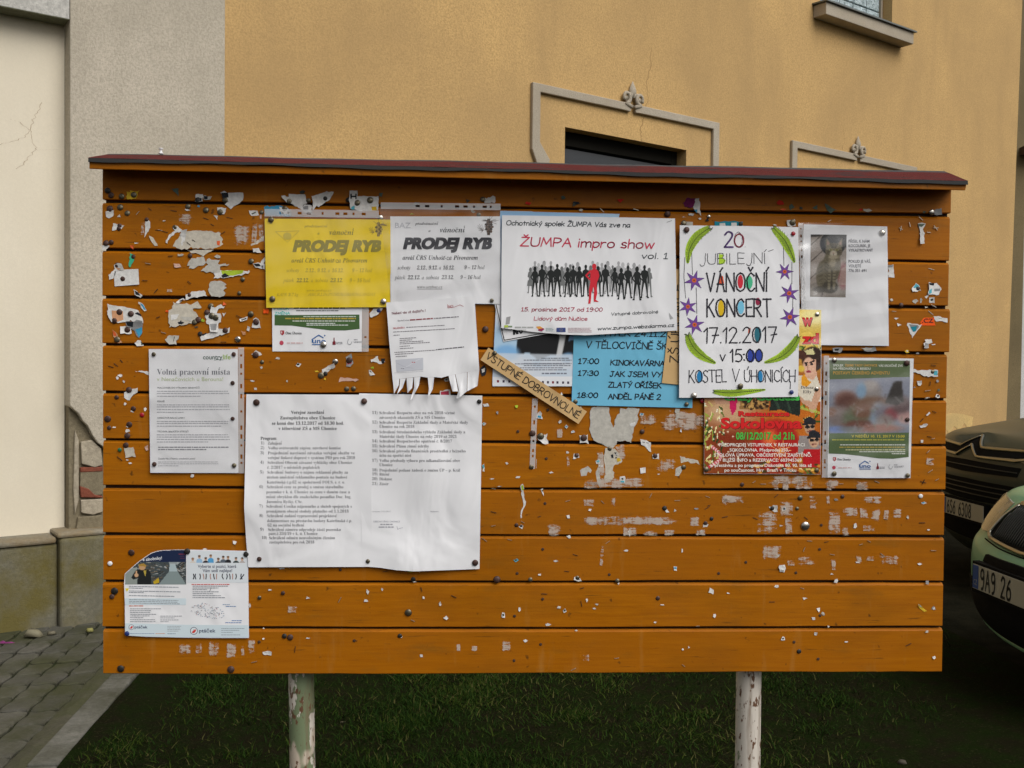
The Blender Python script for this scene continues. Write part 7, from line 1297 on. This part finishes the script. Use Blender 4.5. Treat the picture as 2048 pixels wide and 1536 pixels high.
class Car:
    def __init__(s, X, Z, label, pm, levels, L, W, rows, bow, roof, plate_z, text):
        c = EYE + RGT*X + np.array([FWD[0], FWD[1], 0])*Z; s.o = np.array([c[0], c[1], 0.0]); s.W = W; s.L = L; s.pm = pm
        s.root = empty('car', s.o + BK_*L/2); s.org = tuple(s.root.location); tag(s.root, label, 'car')
        w = W/2; s.w = w
        front = [(bow*(y*y) + bow*.9*max(0, y-.6)**2*3, y*w) for y in (0, .2, .4, .55, .7, .82, .91)]
        plan = front + [(bow*2.1+.10, w*.975), (bow*2.1+.35, w), (1.2, w), (2.0, w), (2.8, w), (L-.6, w*.985), (L-.2, w*.93), (L-.06, w*.75), (L-.01, w*.4), (L, 0)]
        # rows of the body, from the sill up over the shoulder to the centre line: (z front, z back, setback front, setback back, width)
        G_ = []
        for zf, zb, sf, sb, kw in levels:
            r = []
            for x, y in plan:
                t = min(1, max(0, x/1.15)); t = t*t*(3-2*t); z = zf+(zb-zf)*t
                kf = max(0, 1-x/1.0); kb = max(0, 1-(L-x)/.8); r.append((x + sf*kf - sb*kb, y*kw, z))
            G_.append(r)
        nl = len(G_); n = len(plan); V = []; Fs = []; idx = {}
        def vid(p):
            k = (round(p[0], 4), round(p[1], 4), round(p[2], 4))
            if k not in idx: idx[k] = len(V); V.append(p)
            return idx[k]
        for m in (1, -1):
            for i in range(nl-1):
                for j in range(n-1):
                    q = [G_[i][j], G_[i][j+1], G_[i+1][j+1], G_[i+1][j]]; q = [vid((a, b*m, c_)) for a, b, c_ in q]; q = list(dict.fromkeys(q))
                    if len(q) > 2: Fs.append(tuple(q if m == 1 else q[::-1]))
        me = bpy.data.meshes.new('body'); me.from_pydata([tuple(s.wp(*p)-np.array(s.org)) for p in V], [], Fs); me.materials.append(pm)
        bm = bmesh.new(); bm.from_mesh(me); bmesh.ops.recalc_face_normals(bm, faces=bm.faces[:]); bm.to_mesh(me); bm.free()
        me.polygons.foreach_set('use_smooth', [True]*len(me.polygons)); s.body = bpy.data.objects.new('body', me); COL.objects.link(s.body); s.body.parent = s.root
        sb_ = s.body.modifiers.new('s', 'SUBSURF'); sb_.levels = 2; sb_.render_levels = 2
        bpy.context.view_layer.update(); ev = s.body.evaluated_get(bpy.context.evaluated_depsgraph_get()); em = ev.to_mesh()
        pts = [np.array(v.co)+np.array(s.org) for v in em.vertices]; loc = [Vector((np.dot(p-s.o, BK_), np.dot(p-s.o, FAR), p[2])) for p in pts]
        s.bvh = BVHTree.FromPolygons(loc, [tuple(p.vertices) for p in em.polygons]); ev.to_mesh_clear()
        # cabin: glazed sides, painted roof and pillars
        x0, x1, x2, x3, zb, zr = roof; mb = MB(); rb = []; rt = []
        base = [(x0, 0), (x0+.03, .45*w), (x0+.16, .80*w), (x0+.7, .93*w), ((x0+x3)/2, .94*w), (x3-.4, .90*w), (x3-.05, .7*w), (x3, 0)]
        top = [(x1, 0), (x1+.02, .4*w), (x1+.08, .62*w), (x1+.4, .72*w), ((x1+x2)/2, .74*w), (x2-.25, .72*w), (x2-.03, .55*w), (x2, 0)]
        for m in (1, -1):
            b = [(x, y*m, zb+(.10 if .2 < i < 6.9 else .06)*0 + .02) for i, (x, y) in enumerate(base)]; t = [(x, y*m, zr-(.05 if i in (0, 7) else .06)) for i, (x, y) in enumerate(top)]
            mid = [(x, y*m*.92, zr-.015) for x, y in top]
            for i in range(7):
                pil = i in (1, 5)
                mb.add([s.wp(*p) for p in (b[i], b[i+1], t[i+1], t[i])], [(0, 1, 2, 3) if m == 1 else (3, 2, 1, 0)], pm if i in (2,) and False else M['carglass'])
            for i in range(8):
                pass
            rb.append((b, t, mid))
        mb.build('windows', s.root, s.org, True)
        rm = MB()
        for m, (b, t, mid) in zip((1, -1), rb):
            for i in range(7): rm.add([s.wp(*p) for p in (t[i], t[i+1], mid[i+1], mid[i])], [(0, 1, 2, 3)], pm)
            for i in range(7): rm.add([s.wp(mid[i][0], mid[i][1], mid[i][2]), s.wp(mid[i+1][0], mid[i+1][1], mid[i+1][2]), s.wp(mid[i+1][0], 0, zr), s.wp(mid[i][0], 0, zr)], [(0, 1, 2, 3)], pm)
            for i in (2, 4, 6):                          # pillars
                tube(rm, [s.wp(*b[i]), s.wp(*[(a+c_)/2 for a, c_ in zip(b[i], t[i])]), s.wp(*t[i])], .035, pm)
        rm.build('roof', s.root, s.org, True)
        for x in (.83, L-.75):
            for m in (1, -1): s.wheel(x, m)
        s.plate(plate_z, text)
    def wp(s, x, y, z): return s.o + BK_*x + FAR*y + np.array([0, 0, z])
    def wheel(s, x, m):
        n = 28; e = empty('wheel', tuple(np.array(s.wp(x, m*(s.w-.10), .31))-np.array(s.org))); e.parent = s.root; w0 = np.array(s.wp(x, m*(s.w-.10), .31))
        for nm, prof, mt in (('tyre', [(.20, .10), (.27, .105), (.305, .08), (.31, 0), (.305, -.08), (.27, -.1), (.2, -.1)], M['tyre']), ('rim', [(.205, .085), (.19, .07), (.06, .05), (.0, .06)], M['rim'])):
            V = []; 
            for r, o in prof:
                for j in range(n): V.append(s.wp(x+r*cos(2*pi*j/n), m*(s.w-.10+o), .31+r*sin(2*pi*j/n)))
            mb = MB(); mb.add(V, [(i*n+j, i*n+(j+1) % n, (i+1)*n+(j+1) % n, (i+1)*n+j) for i in range(len(prof)-1) for j in range(n)], mt); mb.build(nm, e, tuple(w0), True)
    def fx(s, y, z):
        h = s.bvh.ray_cast(Vector((-1.5, y, z)), Vector((1, 0, 0))); return h[0][0] if h[0] is not None else None
    def panel(s, name, pts, m, off=.006, parent=None, stepm=.04, extra=None, build=True, mb=None):
        V, Fs = gridded([(a*100, b*100) for a, b in pts], stepm*100); V = V/100; out = []; last = .3
        for y, z in V:
            x = s.fx(y, z); x = last if x is None else x; last = x; out.append(s.wp(x-off, y, z))
        b = mb or MB(); b.add(out, Fs, m)
        # a skirt back to the body closes the edge
        k = len(pts); ring = []
        for i in range(k):
            p, q = np.array(pts[i]), np.array(pts[(i+1) % k]); L = np.hypot(*(q-p)); c = max(1, int(L/stepm))
            for j in range(c): ring.append(p+(q-p)*j/c)
        A = []; B_ = []; last = .3
        for y, z in ring:
            x = s.fx(y, z); x = last if x is None else x; last = x; A.append(s.wp(x-off, y, z)); B_.append(s.wp(x+.01, y, z))
        r = len(ring); b.add(A+B_, [(i, (i+1) % r, r+(i+1) % r, r+i) for i in range(r)], m)
        return b if mb else b.build(name, parent or s.root, s.org, False)
    def bar(s, name, pts, r, m, off=.008, mb=None, build=True):
        P = []; 
        for (y0, z0), (y1, z1) in zip(pts[:-1], pts[1:]):
            for t in np.linspace(0, 1, 7)[:-1]: P.append((y0+(y1-y0)*t, z0+(z1-z0)*t))
        P.append(pts[-1]); Q = []; last = .2
        for y, z in P: x = s.fx(y, z); x = last if x is None else x; last = x; Q.append(s.wp(x-off, y, z))
        b = mb or MB(); tube(b, Q, r, m, 8)
        return b if mb else b.build(name, s.root, s.org, True)
    def plate(s, pz, text):
        z0, z1 = pz; xm = min(s.fx(0, (z0+z1)/2), s.fx(0, z0), s.fx(0, z1))-.022; mb = MB(); q = lambda y, z, d: s.wp(xm-d, y, z)
        def bx(y0, y1, a, b, d0, d1, m): mb.box((y0, a, d0), (y1, b, d1), m, lambda y, z, d: tuple(q(y, z, d)))
        bx(-.272, .272, z0-.018, z1+.012, -.03, .004, M['black'])
        bx(-.26, .26, z0, z1, .0045, .0085, M['plate']); bx(.212, .258, z0+.003, z1-.003, .009, .0098, M['platebar'])
        p = mb.build('number_plate', s.root, s.org, False, bevel=.0015)
        lb = MB()
        for t, y0, y1, zz, h, st, mt in text:
            V, Fs = STROKES(t, h)
            lo, hi = V[:, 0].min(), V[:, 0].max(); pts = [q(y0+(y1-y0)*(v[0]-lo)/(hi-lo), zz+v[1], .0100) for v in V]; lb.add(pts, Fs, mt)
        o = lb.build('lettering', p, s.org)
def STROKES(t, h):
    S, W = stroke_layout(t.replace('Z', 'Z'), False, .3); V = []; Fs = []; n = 0; wd = .15
    for st, ch in S:
        for a, b in zip(st[:-1], st[1:]):
            d = (b-a)/np.hypot(*(b-a)); m_ = np.array([-d[1], d[0]])*wd/2; e = d*wd*.3; V += [a-m_-e, b-m_+e, b+m_+e, a+m_-e]; Fs.append((n, n+1, n+2, n+3)); n += 4
    return np.array(V)*h, Fs
_gl('1', 3.2, '0,7.8 2,10 2,0'); _gl('6', 5.6, '~4.8,9.6 2.4,8 .5,5 0,2.6 .8,.6 2.8,0 4.9,.8 5.6,2.8 4.8,5 2.8,5.6 .6,4.4'); _gl('7', 6, '0,10 6,10 2,0')
# green car, nearer
LV = [(.20, .20, .16, .1, .86), (.26, .22, .05, .03, .95), (.36, .34, .0, .0, .99), (.46, .48, -.008, 0, 1), (.56, .60, -.012, 0, 1), (.645, .70, -.004, 0, 1), (.67, .73, .03, .01, 1), (.70, .78, .05, .02, .995), (.78, .86, .10, .03, .985), (.855, .925, .17, .06, .96), (.885, .955, .21, .09, .92), (.905, .985, .235, .12, .72), (.915, 1.005, .245, .13, .4), (.918, 1.01, .25, .13, 0.0)]
green = Car(2.20, 4.33, 'pale green car with a chrome-rimmed grille, the nearer of the two parked cars', paint('pale_green_paint', (.175, .345, .20), (.145, .295, .17)), LV, 4.3, 1.73, 0, .30, (1.05, 1.75, 3.3, 4.0, .98, 1.44), (.478, .590),
            [('9A9', .195, .075, .489, .088, 0, M['plateink']), ('26', .035, -.045, .489, .088, 0, M['plateink']), ('CZ', .250, .222, .498, .022, 0, M['plate'])])
green.panel('grille', [(.31, .705), (.345, .72), (.31, .80), (.265, .855), (0, .865), (-.265, .855), (-.31, .80), (-.345, .72), (-.31, .705), (0, .692)], M['black'], .008)
mb = MB(); green.bar('', [(.315, .698), (.36, .715), (.325, .80), (.27, .868), (0, .878), (-.27, .868), (-.325, .80), (-.36, .715), (-.315, .698), (0, .684), (.315, .698)], .012, M['chrome'], .012, mb)
mb.build('grille_frame', green.root, green.org, True)
mb = MB()
for i in range(-15, 16):
    if i: y = i*.0195; top = .858 if abs(y) < .265 else .858-(abs(y)-.265)*1.4; green.bar('', [(y, .708), (y, top)], .0035, M['slat'], .011, mb)
mb.build('grille_slats', green.root, green.org, True)
for m in (1, -1):
    green.panel('headlight', [(m*.40, .715), (m*.52, .705), (m*.66, .725), (m*.74, .77), (m*.75, .85), (m*.66, .868), (m*.45, .862), (m*.36, .855), (m*.365, .80)][::m], M['lamp'], .008)
mb = MB(); green.panel('', [(.62, .455), (.60, .475), (.275, .492), (.275, .470), (.60, .440)], M['black'], .010, mb=mb); green.panel('', [(-.62, .455), (-.60, .475), (-.275, .492), (-.275, .470), (-.60, .440)], M['black'], .010, mb=mb); green.panel('', [(.262, .600), (.245, .636), (0, .640), (-.245, .636), (-.262, .600), (0, .602)], M['black'], .014, mb=mb); mb.build('bumper_trim', green.root, green.org)
green.panel('air_intake', [(.60, .43), (.56, .30), (.30, .27), (0, .265), (-.30, .27), (-.56, .30), (-.60, .43), (0, .455)], M['black'], .008)
mb = MB(); green.bar('', [(.66, .42), (.58, .275), (.3, .25), (0, .245), (-.3, .25), (-.58, .275), (-.66, .42)], .010, green.pm, .004, mb); mb.build('bumper_lip', green.root, green.org, True)
mb = MB(); green.bar('', [(.39, .682), (.2, .672), (0, .668), (-.2, .672), (-.39, .682)], .004, M['black'], .001, mb); mb.build('bonnet_gap', green.root, green.org, True)
# dark car, behind it
LV2 = [(.20, .20, .24, .1, .86), (.28, .24, .14, .03, .95), (.38, .36, .10, .0, .99), (.48, .50, .085, 0, 1), (.58, .64, .075, 0, 1), (.70, .76, .05, 0, 1), (.80, .84, .045, .01, .995), (.88, .93, .06, .03, .985), (.96, 1.01, .10, .06, .965), (1.01, 1.09, .16, .09, .92), (1.035, 1.14, .20, .12, .75), (1.05, 1.17, .22, .13, .4), (1.055, 1.18, .225, .13, 0.0)]
dark = Car(3.04, 6.78, 'dark green car with a chrome double chevron across its nose, the farther parked one', paint('dark_green_paint', (.034, .042, .028), (.026, .032, .022)), LV2, 4.5, 1.84, 0, .26, (.98, 1.85, 3.7, 4.3, 1.15, 1.66), (.470, .582),
           [('6S6', .195, .085, .482, .086, 0, M['plateink']), ('6308', .045, -.115, .482, .086, 0, M['plateink'])])
dark.panel('grille', [(.52, .962), (.50, .915), (.13, .90), (0, .968), (-.13, .90), (-.50, .915), (-.52, .962), (-.13, .958), (0, 1.026), (.13, .958)], M['black'], .006)
mb = MB()
for dz in (0, -.062):
    dark.bar('', [(.58, .962+dz*.6), (.46, .966+dz), (.13, .958+dz), (.006, 1.030+dz), (-.006, 1.030+dz), (-.13, .958+dz), (-.46, .966+dz), (-.58, .962+dz*.6)], .011, M['chrome'], .012, mb)
mb.build('chevron_emblem', dark.root, dark.org, True)
mb = MB(); dark.panel('', [(.52, .86), (.50, .80), (0, .79), (-.50, .80), (-.52, .86), (0, .87)], M['black'], .006, mb=mb)
mb.build('upper_intake', dark.root, dark.org); dark.panel('air_intake', [(.62, .735), (.60, .61), (0, .60), (-.60, .61), (-.62, .735), (0, .745)], M['black'], .006)
mb = MB()
for z in (.640, .674, .708): dark.bar('', [(.58, z), (0, z+.004), (-.58, z)], .004, M['slat'], .007, mb)
dark.bar('', [(.5, .828), (0, .832), (-.5, .828)], .004, M['slat'], .007, mb)
mb.build('intake_slats', dark.root, dark.org, True); dark.panel('lower_intake', [(.55, .44), (.5, .33), (0, .32), (-.5, .33), (-.55, .44), (0, .45)], M['black'], .006)
for m in (1, -1): dark.panel('headlight', [(m*.50, .90), (m*.62, .87), (m*.78, .90), (m*.84, .96), (m*.80, 1.0), (m*.64, .985), (m*.55, .955)][::m], M['lamp'], .008)
